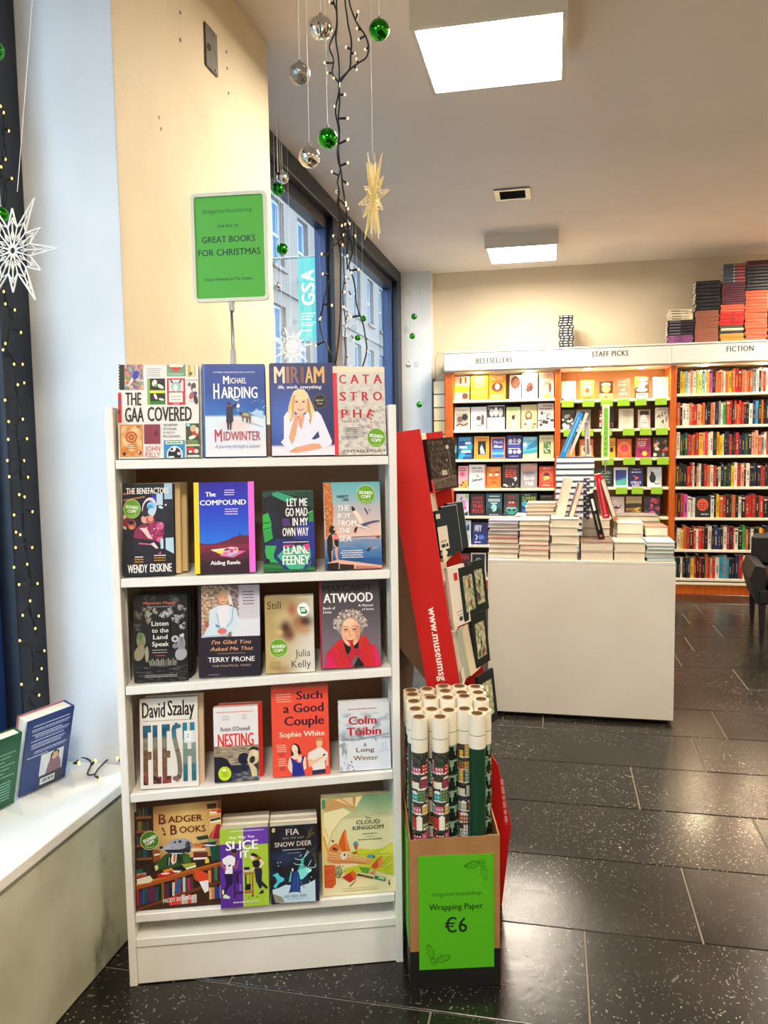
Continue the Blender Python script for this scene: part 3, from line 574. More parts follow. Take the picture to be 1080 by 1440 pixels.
def c_flesh():
    k = Cov(.147, .23, (115, 140, 915, 1360), 'e6e0d6')
    k.t('David', 148, 465, 195, 402, '0a0a0a', 2); k.t('Szalay', 500, 872, 180, 385, '0a0a0a', 2); k.small(165, 850, 443, 1, 1, 9, '777', 0)
    def tone(x, y):
        v = (y-490)/810
        c = mixc(rgb('174a62'), rgb('2f7f94'), (x-150)/800+nz(x*.01, y*.01)) if v < .22 else (mixc(rgb('6a7468'), rgb('9c8a70'), nz(x*.02, y*.02)+.5) if v < .42 else (mixc(rgb('8a6a4c'), rgb('5c3a2c'), nz(x*.02, y*.05)+.5) if v < .85 else mixc(rgb('a8483c'), rgb('2c1c24'), nz(x*.06, y*.06)*2+.5)))
        if x > 700: c = mixc(c, rgb('7fa098') if v > .3 and v < .7 else rgb('1c7c94'), .75)
        elif x > 540: c = mixc(c, rgb('7c8480'), .5 if v > .25 else .1)
        return c
    def bar(x0, y0, x1, y1):
        nx = max(1, int((x1-x0)/30)); ny = max(1, int((y1-y0)/30)); k.grid(lambda u, v: tone(x0+u*(x1-x0), y0+v*(y1-y0)), nx, ny, (x0, y0, x1, y1))
    bar(155, 505, 222, 1310); bar(222, 505, 270, 600); bar(222, 860, 270, 970)
    bar(288, 505, 355, 1300); bar(355, 1205, 402, 1300)
    bar(415, 500, 482, 1300); bar(482, 500, 528, 595); bar(482, 860, 528, 955); bar(482, 1200, 537, 1296)
    S = [(655, 560), (640, 515), (600, 520), (580, 580), (585, 680), (610, 800), (640, 920), (655, 1040), (660, 1150), (640, 1240), (600, 1260), (585, 1215)]
    for (xa, ya), (xb, yb) in zip(S, S[1:]):
        n = max(1, int(math.hypot(xb-xa, yb-ya)/40))
        for i in range(n):
            p = (xa+(xb-xa)*i/n, ya+(yb-ya)*i/n); q = (xa+(xb-xa)*(i+1.12)/n, ya+(yb-ya)*(i+1.12)/n); k.ln([p, q], 62, srgb(*tone(p[0], p[1])))
    bar(703, 490, 765, 1285); bar(805, 490, 868, 600); bar(820, 760, 882, 1282); bar(765, 850, 820, 945)
    k.r(722, 600, 858, 765, 'e4e4e4'); k.r(742, 618, 820, 740, 'f4f4f4'); k.small(750, 800, 640, 4, 18, 7, '777')
    return k
def c_nesting():
    k = Cov(.115, .193, (110, 190, 830, 1370), 'e9e6e8')
    k.grid(lambda u, v: mixc(rgb('b8aa90'), rgb('6a6050'), nz(u*7, v*16)*1.6+.35), 20, 20, (110, 805, 830, 1120))
    k.grid(lambda u, v: mixc(rgb('26304a'), rgb('8f8c84'), nz(u*8, v*8)*1.5+(u-.4)*.8+(v-.5)*.8), 20, 14, (110, 1110, 830, 1370))
    k.poly([(110, 965), (220, 970), (320, 1010), (385, 1120), (385, 1370), (110, 1370)], '141a2c'); k.e(590, 1020, 96, 95, '101a30', 20); k.poly([(380, 1110), (660, 1115), (660, 1190), (460, 1250), (380, 1220)], '16203a')
    k.poly([(690, 900), (780, 850), (830, 870), (830, 1000), (790, 1150), (800, 1300), (720, 1310), (690, 1180), (640, 1040)], 'd8c8a0'); k.poly([(660, 890), (720, 835), (800, 840), (830, 870), (830, 910), (760, 880)], '181418'); k.e(775, 950, 34, 46, 'e8d6b8', 10); k.e(725, 1040, 45, 60, '2c2a24', 10, 20); k.poly([(740, 1120), (830, 1080), (830, 1220), (790, 1180)], '3a3a38')
    k.small(160, 750, 262, 1, 1, 16, 'e08f8a', 0); k.small(245, 370, 330, 2, 22, 10, 'e0a09c'); k.small(565, 660, 322, 2, 22, 10, 'e0a09c'); k.small(245, 360, 382, 1, 1, 10, '888'); k.small(565, 660, 376, 1, 1, 10, '888')
    k.t("Roisin O'Donnell", 225, 695, 505, 572, '1c2c3a', 1); k.t('NESTING', 175, 755, 612, 812, 'e0281e', 2)
    k.e(278, 1235, 104, 112, 'c8e030', 28); k.e(268, 1180, 30, 20, 'f0f4c8', 10); k.small(230, 330, 1215, 3, 26, 10, '5c6c10')
    return k
def c_such():
    k = Cov(.15, .231, (88, 118, 925, 1365), 'f0513c')
    d = '260c2c'
    k.t('Such', 455, 845, 180, 292, d, 2); k.t('a Good', 262, 855, 350, 475, d, 2); k.t('Couple', 272, 858, 530, 655, d, 2); k.t('Sophie White', 195, 862, 742, 815, 'f8dcc4', 2)
    k.small(150, 400, 205, 4, 34, 14, 'f8b8a0'); k.small(145, 300, 918, 4, 28, 14, 'f8c0a8'); k.small(185, 275, 1036, 2, 28, 12, 'a82030'); k.small(165, 300, 1110, 4, 30, 14, 'f8c0a8'); k.small(195, 275, 1234, 2, 26, 12, 'a82030')
    k.e(425, 990, 68, 82, '2c1014', 18, -15); k.poly([(370, 1000), (420, 1060), (390, 1100), (355, 1070)], '2c1014'); k.poly([(440, 930), (490, 990), (515, 1050), (470, 1060)], '2c1014'); k.e(415, 985, 44, 62, 'f6dcc8', 16, -20); k.e(428, 1012, 9, 5, 'd04030', 8); k.poly([(395, 1030), (450, 1020), (470, 1070), (400, 1090)], 'f4d8c4')
    k.poly([(340, 1100), (400, 1070), (520, 1080), (575, 1110), (580, 1260), (540, 1290), (530, 1130), (380, 1130), (370, 1270), (480, 1340), (470, 1362), (350, 1310), (305, 1240), (320, 1150)], 'f4d8c4'); k.poly([(350, 1090), (470, 1190), (560, 1080), (520, 1200), (560, 1362), (365, 1362), (380, 1230)], '1c2a90'); k.poly([(505, 1100), (555, 1080), (540, 1150)], '1a2250'); k.poly([(450, 1120), (520, 1120), (500, 1180), (460, 1170)], 'f4d8c4')
    k.e(778, 920, 46, 68, 'f0c49a', 16); k.poly([(728, 880), (760, 845), (820, 848), (835, 890), (760, 890)], 'c08a50'); k.e(795, 960, 12, 6, 'c06048', 8); k.poly([(740, 960), (810, 960), (815, 1010), (740, 1010)], 'eec098')
    k.poly([(610, 1050), (740, 990), (820, 990), (900, 1060), (895, 1150), (850, 1170), (860, 1285), (680, 1300), (660, 1250), (670, 1150), (600, 1150)], 'efe6de'); k.poly([(605, 1140), (660, 1140), (655, 1250), (615, 1245)], 'eebe98'); k.poly([(620, 1190), (840, 1090), (850, 1120), (660, 1230)], 'f0c8a4'); k.poly([(870, 1130), (905, 1130), (905, 1240), (870, 1250)], 'eebe98'); k.e(845, 1090, 26, 12, '1c1c24', 10, -20); k.poly([(665, 1300), (860, 1285), (862, 1345), (660, 1360)], '1a2c50')
    return k
def c_winter():
    k = Cov(.137, .176, (105, 180, 960, 1275))
    def f(u, v):
        c = mixc(rgb('dfe2e4'), rgb('d4dde8'), v)
        if .15 < v < .53: c = mixc(c, rgb('6f8296'), max(0, nz(u*6, v*14, 2))*1.3+max(0, v-.35)*1.2)
        if v > .53: c = mixc(rgb('dfe6ee'), rgb('e4ecf6'), u)
        if v > .55 and u < .18: c = mixc(c, rgb('7c8894'), max(0, nz(u*20, v*12)*1.6))
        return c
    k.grid(f, 30, 38)
    k.ln([(150, 770), (420, 775), (640, 740), (950, 695)], 14, '6c7c90'); k.ln([(730, 1000), (950, 955)], 6, 'a8b4c4'); k.ln([(720, 760), (722, 810)], 14, '3a4458'); k.poly([(150, 820), (210, 800), (190, 960), (150, 1050)], '9aa6b2')
    for x, y in ((305, 1130), (285, 1180), (318, 1210), (340, 1262)): k.e(x, y, 11, 16, '46546a', 8)
    for i in range(14): x = random.uniform(160, 500); k.ln([(x, 700), (x+3, 800)], 5, '8c98a8')
    k.ln([(830, 830), (828, 975)], 6, 'a0acbc'); k.ln([(880, 810), (885, 975)], 6, 'a8b4c2')
    k.t('Colm', 272, 742, 392, 522, 'c0142c', 2); k.t('Tóibín', 235, 812, 572, 700, 'c0142c', 2); k.small(265, 750, 262, 1, 1, 16, 'c06a84', 0)
    k.t('A', 510, 565, 828, 892, '4a3c34', 1); k.t('Long', 388, 690, 905, 975, '6a5038', 1); k.t('Winter', 335, 750, 1035, 1108, '8a6844', 1)
    return k
def c_badger():
    k = Cov(.224, .283, (80, 65, 1040, 1320), '3a2010')
    k.r(80, 65, 290, 900, '2a1810'); k.r(285, 130, 1000, 560, 'd2a860')
    k.grid(lambda u, v: mixc(rgb('e2c078'), rgb('a8723a'), abs(u-.5)*1.6+abs(v-.5)*.9-.3), 12, 10, (285, 135, 1030, 760))
    k.r(1000, 65, 1040, 500, '7a4420'); k.ln([(80, 130), (1030, 90)], 60, '4c2c16')
    for y in (255, 415, 575, 725): k.r(95, y, 265, y+26, '8a5228')
    rr = random.Random(3)
    def shelf(x0, x1, yf, h, pal, wmin=18, wmax=34):
        x = x0
        while x < x1:
            wd = rr.uniform(wmin, wmax); hh = h*rr.uniform(.8, 1); y = yf(x); k.poly([(x, y-hh), (min(x+wd, x1)-3, y-hh-2), (min(x+wd, x1)-3, y), (x, y)], rr.choice(pal)); x += wd
    pal = ['5c2450', '16181f', 'a02c24', '3a7a36', '20507c', '6a1c30', 'b8352c', 'd8cabc', '1c4c40', '7c6c30', '3c2a5c']
    for y in (255, 412, 575, 725): shelf(105, 235, lambda x, y=y: y, 105, ['1c3a38', '2c4a3c', '5c3a1c', '7c7440', '1e5c64', '3c2418'], 12, 22)
    k.r(885, 190, 985, 215, '5c2c18'); k.poly([(880, 160), (985, 155), (990, 190), (880, 190)], '2c1c14'); k.r(905, 225, 1035, 480, 'e0b868'); k.poly([(910, 235), (1035, 230), (1035, 270), (990, 275)], 'c83028'); k.r(915, 250, 990, 275, 'f0e8d8'); k.poly([(915, 340), (1030, 320), (1030, 345), (920, 365)], '14241c'); k.poly([(915, 365), (1030, 348), (1030, 372), (915, 382)], 'f0ece0'); k.poly([(905, 300), (1035, 290), (1035, 318), (905, 330)], 'c8986a')
    k.poly([(900, 540), (980, 400), (1030, 400), (1020, 560), (930, 580)], '9c1c2c'); k.poly([(960, 420), (985, 405), (940, 560), (915, 560)], 'd8584c'); k.poly([(900, 650), (1020, 640), (1020, 810), (930, 820)], '14503c'); k.poly([(750, 530), (880, 515), (900, 560), (780, 570)], '1c3c34'); k.poly([(790, 605), (990, 590), (960, 640), (820, 660)], '1c3050'); k.poly([(800, 612), (980, 640), (960, 648), (800, 640)], 'e8e8e8'); k.poly([(890, 560), (980, 570), (960, 600), (880, 600)], '7ca04a'); k.poly([(730, 600), (860, 620), (850, 650), (730, 640)], 'd0703a'); k.poly([(700, 660), (860, 670), (850, 690), (700, 685)], 'f0e4d8'); k.poly([(720, 700), (880, 710), (880, 760), (720, 760)], '6c2c24'); k.poly([(720, 765), (880, 770), (870, 790), (720, 790)], 'f4ece4'); k.poly([(740, 795), (840, 800), (840, 830), (740, 825)], '20242c'); k.poly([(850, 790), (890, 785), (895, 835), (850, 840)], 'f0cc38')
    k.poly([(270, 640), (350, 650), (360, 760), (280, 790)], '8a4c24'); k.poly([(290, 690), (350, 688), (350, 705), (290, 712)], 'e8dccc')
    k.poly([(290, 820), (400, 710), (470, 680), (600, 690), (680, 730), (690, 820), (620, 850), (330, 870)], '2f5226'); k.poly([(600, 740), (680, 720), (695, 830), (630, 850)], '3c6630'); k.poly([(490, 700), (540, 700), (530, 800), (490, 830), (470, 780)], 'e8d8b8'); k.poly([(505, 710), (525, 710), (520, 790), (500, 800)], 'c05a3c'); k.poly([(430, 740), (480, 700), (470, 830), (420, 840)], '1c2a1c'); k.poly([(545, 700), (600, 730), (600, 810), (540, 820)], '1c2a1c'); k.ln([(455, 740), (450, 830)], 8, 'c8d8c8'); k.poly([(290, 830), (325, 815), (335, 860), (305, 885)], 'c8d08c')
    k.e(560, 620, 150, 88, '9ea4b4', 24, -6); k.poly([(360, 620), (470, 590), (480, 660), (380, 660)], 'aab0bc'); k.poly([(400, 650), (560, 660), (690, 640), (690, 690), (560, 705), (440, 685)], '20242e'); k.poly([(470, 690), (600, 700), (600, 712), (480, 705)], 'b8c4d0'); k.e(520, 572, 14, 13, '16181e', 10); k.e(575, 570, 20, 15, '16181e', 10); k.e(370, 622, 22, 16, '2a2a34', 10); k.e(692, 620, 26, 34, '8c7c8c', 10); k.e(692, 622, 14, 18, 'd89aa0', 10); k.e(660, 640, 32, 70, '2c303c', 12)
    for i in range(40): k.ln([(430+rr.uniform(0, 220), 560+rr.uniform(0, 70)), (440+rr.uniform(0, 220), 570+rr.uniform(0, 70))][:1]+[(460+rr.uniform(0, 200), 575+rr.uniform(0, 60))], 2.5, 'b8bcc8') if i < 6 else k.e(440+rr.uniform(0, 230), 560+rr.uniform(0, 80), 5, 2.5, rr.choice(['c8ccd4', '7c8290']), 5, 30)
    k.r(80, 800, 250, 1000, '2c1c14'); k.poly([(90, 860), (160, 840), (170, 885), (90, 900)], '1c5c4c'); k.poly([(95, 900), (200, 890), (200, 925), (95, 940)], 'b0a894'); k.poly([(90, 915), (190, 905), (180, 935), (90, 945)], 'b8452c'); k.poly([(90, 1010), (1030, 830), (1030, 870), (700, 930), (90, 1075)], 'c8742e'); k.poly([(90, 1040), (700, 905), (1030, 850), (1030, 880), (700, 945), (90, 1100)], 'a4521c')
    k.poly([(95, 960), (240, 930), (275, 980), (240, 1010), (100, 1020)], 'e4e0c8'); k.poly([(320, 920), (420, 900), (510, 900), (520, 930), (420, 960), (340, 970)], 'c02020'); k.e(410, 920, 50, 12, 'f0dcc0', 10, 0); k.poly([(480, 890), (590, 900), (560, 920), (510, 915)], 'f0e8e0'); k.poly([(530, 850), (660, 830), (680, 880), (560, 890)], '181814'); k.poly([(590, 830), (740, 820), (750, 850), (620, 870)], 'a8b030'); k.poly([(630, 875), (745, 850), (750, 870), (640, 895)], 'f0ece0'); k.poly([(380, 880), (480, 860), (500, 890), (400, 905)], 'e08a30')
    k.poly([(90, 1080), (1030, 890), (1030, 1060), (90, 1300)], '26140c')
    shelf(95, 720, lambda x: 1260-(x-95)*.205, 190, pal, 22, 38); shelf(880, 1030, lambda x: 1060-(x-880)*.22, 165, ['3c1c3c', 'e0d8c8', '3a8a40', 'e09040', '5c2040'], 24, 40)
    k.poly([(500, 1160), (540, 990), (590, 990), (560, 1150)], '2a5a8c')
    k.poly([(90, 1290), (880, 1070), (1030, 1040), (1030, 1075), (880, 1110), (90, 1318)], '6c3818')
    shelf(450, 760, lambda x: 1285-(x-450)*.03, 110, ['e0482c', '20242c', '2c5c9c', 'd83c50', 'c8c0b8', '5c1c20'], 26, 44); shelf(890, 1035, lambda x: 1250-(x-890)*.05, 150, ['2c6cb0', '1c5a54', 'd88448', '14302c', '2a4a90', 'e8b888'], 22, 34)
    k.poly([(700, 900), (760, 1010), (800, 1040), (790, 1050), (730, 1010)], 'b05a24'); k.poly([(720, 895), (800, 915), (880, 960), (870, 1030), (790, 1040), (740, 980)], 'e04828'); k.poly([(780, 1040), (880, 1030), (885, 1150), (840, 1175)], 'eef2f4')
    k.t('B', 345, 425, 240, 352, '641c10', 1); k.t('ADGER', 448, 830, 270, 342, '641c10', 1); k.t('B', 472, 545, 372, 482, '641c10', 1); k.t('OOKS', 572, 862, 395, 468, '641c10', 1)
    k.poly([(370, 390), (395, 395), (415, 450), (400, 450)], '7c3a1c'); k.e(408, 472, 16, 14, '3a1c10', 8)
    k.t('PADDY DONNELLY', 380, 745, 1195, 1240, 'f0ece4', 1, 0, 0, -4); signed(k, 245, 530, 100, 102, -22, '4c7a1c')
    return k
def c_slice():
    k = Cov(.125, .199, (70, 290, 738, 1325), 'a8c83a')
    k.r(70, 490, 382, 1325, '5a2a98'); k.r(396, 290, 738, 515, '6a38ac'); k.r(382, 290, 394, 1325, 'c8c4b0'); k.r(396, 290, 700, 300, '7c4cb8')
    k.t('Any Way You', 195, 545, 385, 422, 'fff', 1, 0, .2); k.t('SLICE', 150, 598, 452, 572, 'fff', 2); k.t('IT', 345, 470, 592, 680, 'fff', 2); k.small(220, 680, 320, 1, 1, 10, 'e8e0f0', 0)
    k.poly([(120, 870), (245, 870), (240, 1010), (160, 1080), (140, 1180), (110, 1130), (150, 1000)], '1c1040'); k.poly([(100, 680), (180, 635), (260, 640), (282, 690), (270, 770), (240, 780), (240, 880), (135, 875), (150, 760), (110, 740)], 'f0eef4'); k.e(265, 610, 36, 50, '7a4438', 14); k.e(268, 580, 42, 28, '1c1014', 12); k.poly([(75, 720), (105, 700), (120, 760), (155, 810), (145, 830), (90, 780)], 'b06a58'); k.poly([(255, 760), (290, 790), (325, 700), (335, 710), (300, 815), (260, 810)], 'a8604c'); k.e(200, 770, 22, 12, '3a3c48', 8, -25)
    k.poly([(95, 1080), (120, 1090), (115, 1150), (90, 1130)], 'e8ecd0'); k.poly([(105, 1165), (135, 1140), (200, 1180), (190, 1205), (105, 1190)], 'e0ecc8')
    k.r(250, 850, 380, 880, '3c1450'); k.r(256, 880, 276, 1200, '30104a'); k.r(396, 880, 540, 905, 'b8643c'); k.r(505, 905, 525, 1190, 'a85434'); k.r(470, 905, 482, 1100, 'a85434'); k.r(256, 1120, 380, 1150, '3a1448'); k.r(396, 1120, 525, 1150, 'b05c38'); k.r(290, 885, 320, 1010, '1c1020'); k.r(330, 1020, 362, 1110, '7c6ca8'); k.poly([(405, 1110), (415, 1030), (490, 1030), (485, 1110)], '181418'); k.r(410, 905, 430, 1030, '20181c'); k.r(400, 805, 475, 845, '20101c'); k.r(400, 845, 475, 862, 'f0e8ec'); k.e(510, 1190, 12, 14, '181018', 8); k.e(460, 1210, 10, 8, '28301c', 6); k.e(568, 1203, 10, 8, '28301c', 6)
    k.poly([(540, 830), (640, 830), (650, 880), (640, 1000), (725, 1090), (705, 1115), (640, 1060), (640, 1090), (610, 1105), (560, 1000)], '1c1a34'); k.poly([(510, 740), (560, 720), (615, 720), (620, 800), (600, 830), (540, 820), (525, 800)], '14121c'); k.poly([(600, 720), (640, 715), (685, 770), (625, 830), (600, 820), (645, 770)], 'f4d8bc'); k.poly([(485, 850), (535, 810), (545, 830), (500, 870)], 'f0d0b8'); k.e(520, 670, 34, 46, 'f2d8c4', 14); k.poly([(490, 640), (520, 620), (570, 640), (640, 700), (610, 720), (560, 680), (500, 660)], '2a1414'); k.poly([(600, 660), (645, 700), (600, 730), (570, 690)], 'a85a30'); k.poly([(600, 1160), (640, 1120), (670, 1130), (660, 1165), (600, 1170)], '181824')
    k.t('MÓIRE', 250, 360, 1250, 1268, 'd8c8e8', 1, .1) if False else k.small(245, 600, 1250, 1, 1, 16, 'd8d8c8', 0)
    return k
def c_snowdeer():
    k = Cov(.126, .198, (35, 222, 745, 1335), '0b0f1c')
    k.grid(lambda u, v: mixc(rgb('0a0c14'), rgb('1c2c50'), nz(u*5, v*6, 7)*1.2+.2+(.3 if .35 < v < .65 else 0)), 18, 28)
    for i in range(16): k.ln([(560+i*9, 470-i*8), (640+random.uniform(-30, 70), 260+i*8)], 5, random.choice(['6c4c2c', '8c7444', '3c2c1c']))
    for i in range(14): k.ln([(640+i*5, 600+i*14), (720, 520+i*30)], 6, random.choice(['5c5a38', '3c4430', '7c7450']))
    k.poly([(60, 1125), (140, 1110), (250, 1070), (480, 1100), (600, 1070), (720, 1010), (690, 1330), (160, 1325), (60, 1180)], 'c4dcea'); k.poly([(60, 1180), (200, 1240), (230, 1320), (100, 1315)], '8c8878'); k.r(690, 1010, 745, 1335, '141c34')
    k.poly([(60, 920), (140, 890), (170, 940), (235, 975), (230, 1010), (160, 1040), (110, 1110), (70, 1080), (130, 1010), (110, 950)], '4ac8d4'); k.poly([(400, 890), (470, 860), (560, 830), (640, 880), (600, 920), (550, 970), (500, 1010), (440, 1000)], '7ce0dc'); k.poly([(440, 860), (480, 790), (500, 700), (540, 700), (520, 790), (560, 850)], '4ab4b0'); k.poly([(560, 860), (640, 870), (640, 900), (600, 920), (560, 900)], 'c8f4f0'); k.e(580, 884, 10, 7, '10202c', 8)
    for p in ([(530, 700), (590, 600)], [(545, 690), (615, 615)], [(510, 730), (440, 720), (400, 700)], [(600, 850), (690, 850), (705, 800)], [(590, 830), (640, 740)], [(520, 800), (420, 790), (380, 770)], [(470, 680), (500, 650)]): k.ln(p, 9, 'b8e8dc')
    k.poly([(370, 890), (440, 880), (465, 960), (470, 1160), (440, 1180), (300, 1180), (340, 1050)], '1c3c84'); k.ln([(400, 960), (370, 1150)], 12, '3060b0'); k.ln([(430, 960), (430, 1150)], 10, '4474b8'); k.e(360, 860, 14, 24, 'e8e4e8', 8); k.poly([(335, 880), (350, 890), (330, 1030), (300, 1030)], '5cc0c8'); k.ln([(470, 1030), (530, 1130)], 10, '5c8ca8'); k.ln([(610, 1030), (610, 1180)], 8, 'e4f0f8'); k.ln([(300, 1185), (340, 1160)], 16, '10142c'); k.ln([(430, 1180), (480, 1185)], 14, '10142c')
    for x, y in ((145, 745), (185, 740), (152, 790), (635, 985)): k.e(x, y, 9, 9, 'c8e0f0', 7)
    k.t('FIA', 275, 470, 272, 358, 'e0d4cc', 1); k.t('AND THE LAST', 218, 545, 388, 415, 'b0a09c', 0); k.t('SNOW DEER', 105, 652, 455, 522, 'e4d8d0', 1); k.small(220, 555, 565, 1, 1, 11, 'c0d0dc', 0); k.small(295, 485, 615, 1, 1, 9, '90a0b0', 0)
    k.small(225, 570, 1215, 1, 1, 40, '94b4c8', 0); k.small(290, 520, 1270, 1, 1, 10, '94b4c8', 0); k.e(92, 275, 23, 33, 'f0d890', 14); k.e(92, 275, 8, 16, '6a5a3a', 8)
    return k
def c_cloud():
    k = Cov(.193, .259, (72, 95, 1000, 1350))
    def f(u, v):
        c = mixc(rgb('6c9a74'), rgb('e0d8a4'), v*3.5) if v < .25 else mixc(rgb('dfdcae'), rgb('e4dca8'), v)
        if u < .3: c = mixc(c, rgb('e8cc7c'), .6*(1-u/.3))
        if v > .86: c = rgb('efe4b4')
        return mixc(c, rgb('c8d4b0'), max(0, nz(u*4, v*4))*.5)
    k.grid(f, 24, 32)
    k.poly([(135, 150), (230, 110), (620, 100), (530, 230), (520, 300), (490, 260), (350, 235), (120, 280)], 'cfa060'); k.poly([(240, 130), (480, 110), (500, 250), (380, 190)], 'e8c890'); k.poly([(530, 110), (610, 105), (530, 240), (510, 230)], 'f0dca4'); k.ln([(330, 120), (490, 240)], 9, '9a6634'); k.ln([(510, 110), (500, 250)], 8, 'a87038'); k.poly([(110, 290), (360, 245), (470, 310), (330, 390), (200, 560), (130, 780), (95, 600)], 'efe6b4'); k.ln([(470, 300), (330, 390), (210, 540), (150, 720)], 9, 'c8a868'); k.poly([(85, 130), (130, 120), (130, 230), (90, 250)], '3f8c68')
    k.ln([(380, 372), (955, 335)], 5, '9aa880'); k.ln([(95, 590), (150, 800), (180, 870)], 26, 'dcac44'); k.ln([(110, 480), (160, 620)], 14, 'e8c45c')
    k.poly([(430, 820), (560, 770), (700, 800), (860, 790), (990, 720), (1000, 1160), (700, 1060), (500, 960)], 'c4cc34'); k.poly([(760, 890), (960, 740), (985, 800), (980, 900)], 'd8dc4c')
    for i in range(9): k.ln([(820+i*8, 1010+i*14), (990, 870+i*32)], 7, random.choice(['a4b828', '8ca024', 'e0dc60']))
    for i in range(8): k.ln([(520+i*55, 830+i*5), (580+i*55, 870)], 6, '98a828')
    k.poly([(160, 740), (250, 680), (300, 720), (420, 870), (560, 890), (720, 940), (700, 990), (500, 960), (240, 950), (130, 900)], 'dc9858')
    for i in range(12): k.ln([(150, 730+i*18), (320, 800+i*12), (640, 900+i*7)], 5, random.choice(['b8642c', 'ecc08c', 'c87c3c', 'f0d4a8']))
    k.poly([(340, 560), (370, 520), (388, 530), (395, 640), (440, 800), (330, 790), (285, 690)], 'd4601c'); k.poly([(360, 560), (385, 530), (390, 640), (435, 790), (380, 780)], 'e88434'); k.e(235, 745, 70, 50, 'd87c34', 12, -15); k.poly([(190, 640), (235, 650), (215, 675)], '3c1c0c'); k.e(350, 850, 42, 50, 'e8dcc8', 12); k.e(360, 840, 12, 20, '2c4458', 8); k.e(240, 760, 40, 18, '6c2c14', 8, 30)
    k.e(508, 712, 32, 34, '3c94a4', 14); k.poly([(480, 725), (540, 725), (520, 785), (500, 785)], 'c8542c'); k.poly([(455, 815), (535, 810), (515, 840), (475, 838)], 'a4482c'); k.e(700, 882, 52, 24, '5c94ac', 12); k.e(740, 895, 16, 14, '2c5c74', 8)
    k.poly([(700, 1010), (780, 930), (850, 885), (840, 950), (770, 1050), (720, 1040)], 'd4502c'); k.poly([(790, 950), (850, 885), (845, 1000), (790, 1050)], 'ec8c44')
    k.poly([(95, 950), (230, 960), (240, 1200), (190, 1250), (95, 1240)], 'cc4a1c')
    for i in range(9): k.ln([(100, 970+i*30), (235, 975+i*24)], 5, random.choice(['a83414', 'e4743c'])); k.ln([(110+i*14, 960), (120+i*12, 1240)], 3, 'e87c44')
    k.e(275, 1050, 50, 80, '8c9464', 12); 
    for i in range(26): k.e(random.uniform(235, 350), random.uniform(970, 1130), 9, 8, random.choice(['e8e4d4', '2c3424', '4c7454', 'b4483c']), 6)
    k.poly([(350, 1010), (560, 980), (600, 1070), (480, 1080), (360, 1100)], 'c4c430'); k.poly([(540, 1000), (690, 1030), (660, 1100), (580, 1080)], '5c9c34'); k.poly([(320, 1120), (440, 1060), (500, 1140), (420, 1195)], 'c42c24'); k.poly([(450, 1030), (510, 1100), (490, 1180), (440, 1100)], 'e0642c'); k.ln([(520, 1100), (720, 1160)], 26, '24341c'); k.ln([(560, 1120), (700, 1160)], 8, 'c87c3c'); k.ln([(740, 1150), (885, 1190)], 42, '3c7c4c'); k.ln([(790, 1160), (870, 1180)], 24, 'b8d8b4'); k.poly([(680, 1080), (760, 1060), (740, 1110), (690, 1110)], 'd88c54'); k.ln([(410, 1250), (490, 1180)], 10, '5c5c38')
    k.e(930, 1245, 10, 26, '3c2c24', 8); k.e(930, 1205, 9, 12, 'a0502c', 8)
    k.t('The', 640, 712, 365, 395, '4a5a4c', 1); k.t('CLOUD', 520, 832, 410, 462, '35463c', 1); k.t('KINGDOM', 475, 878, 482, 532, '35463c', 1); k.small(600, 785, 580, 1, 1, 14, '7c8a6c', 0); k.small(650, 745, 618, 1, 1, 10, '8c9a7c', 0); k.small(540, 848, 652, 1, 1, 14, '7c8a6c', 0); k.small(320, 780, 1265, 2, 28, 9, 'c8b884', 0)
    return k
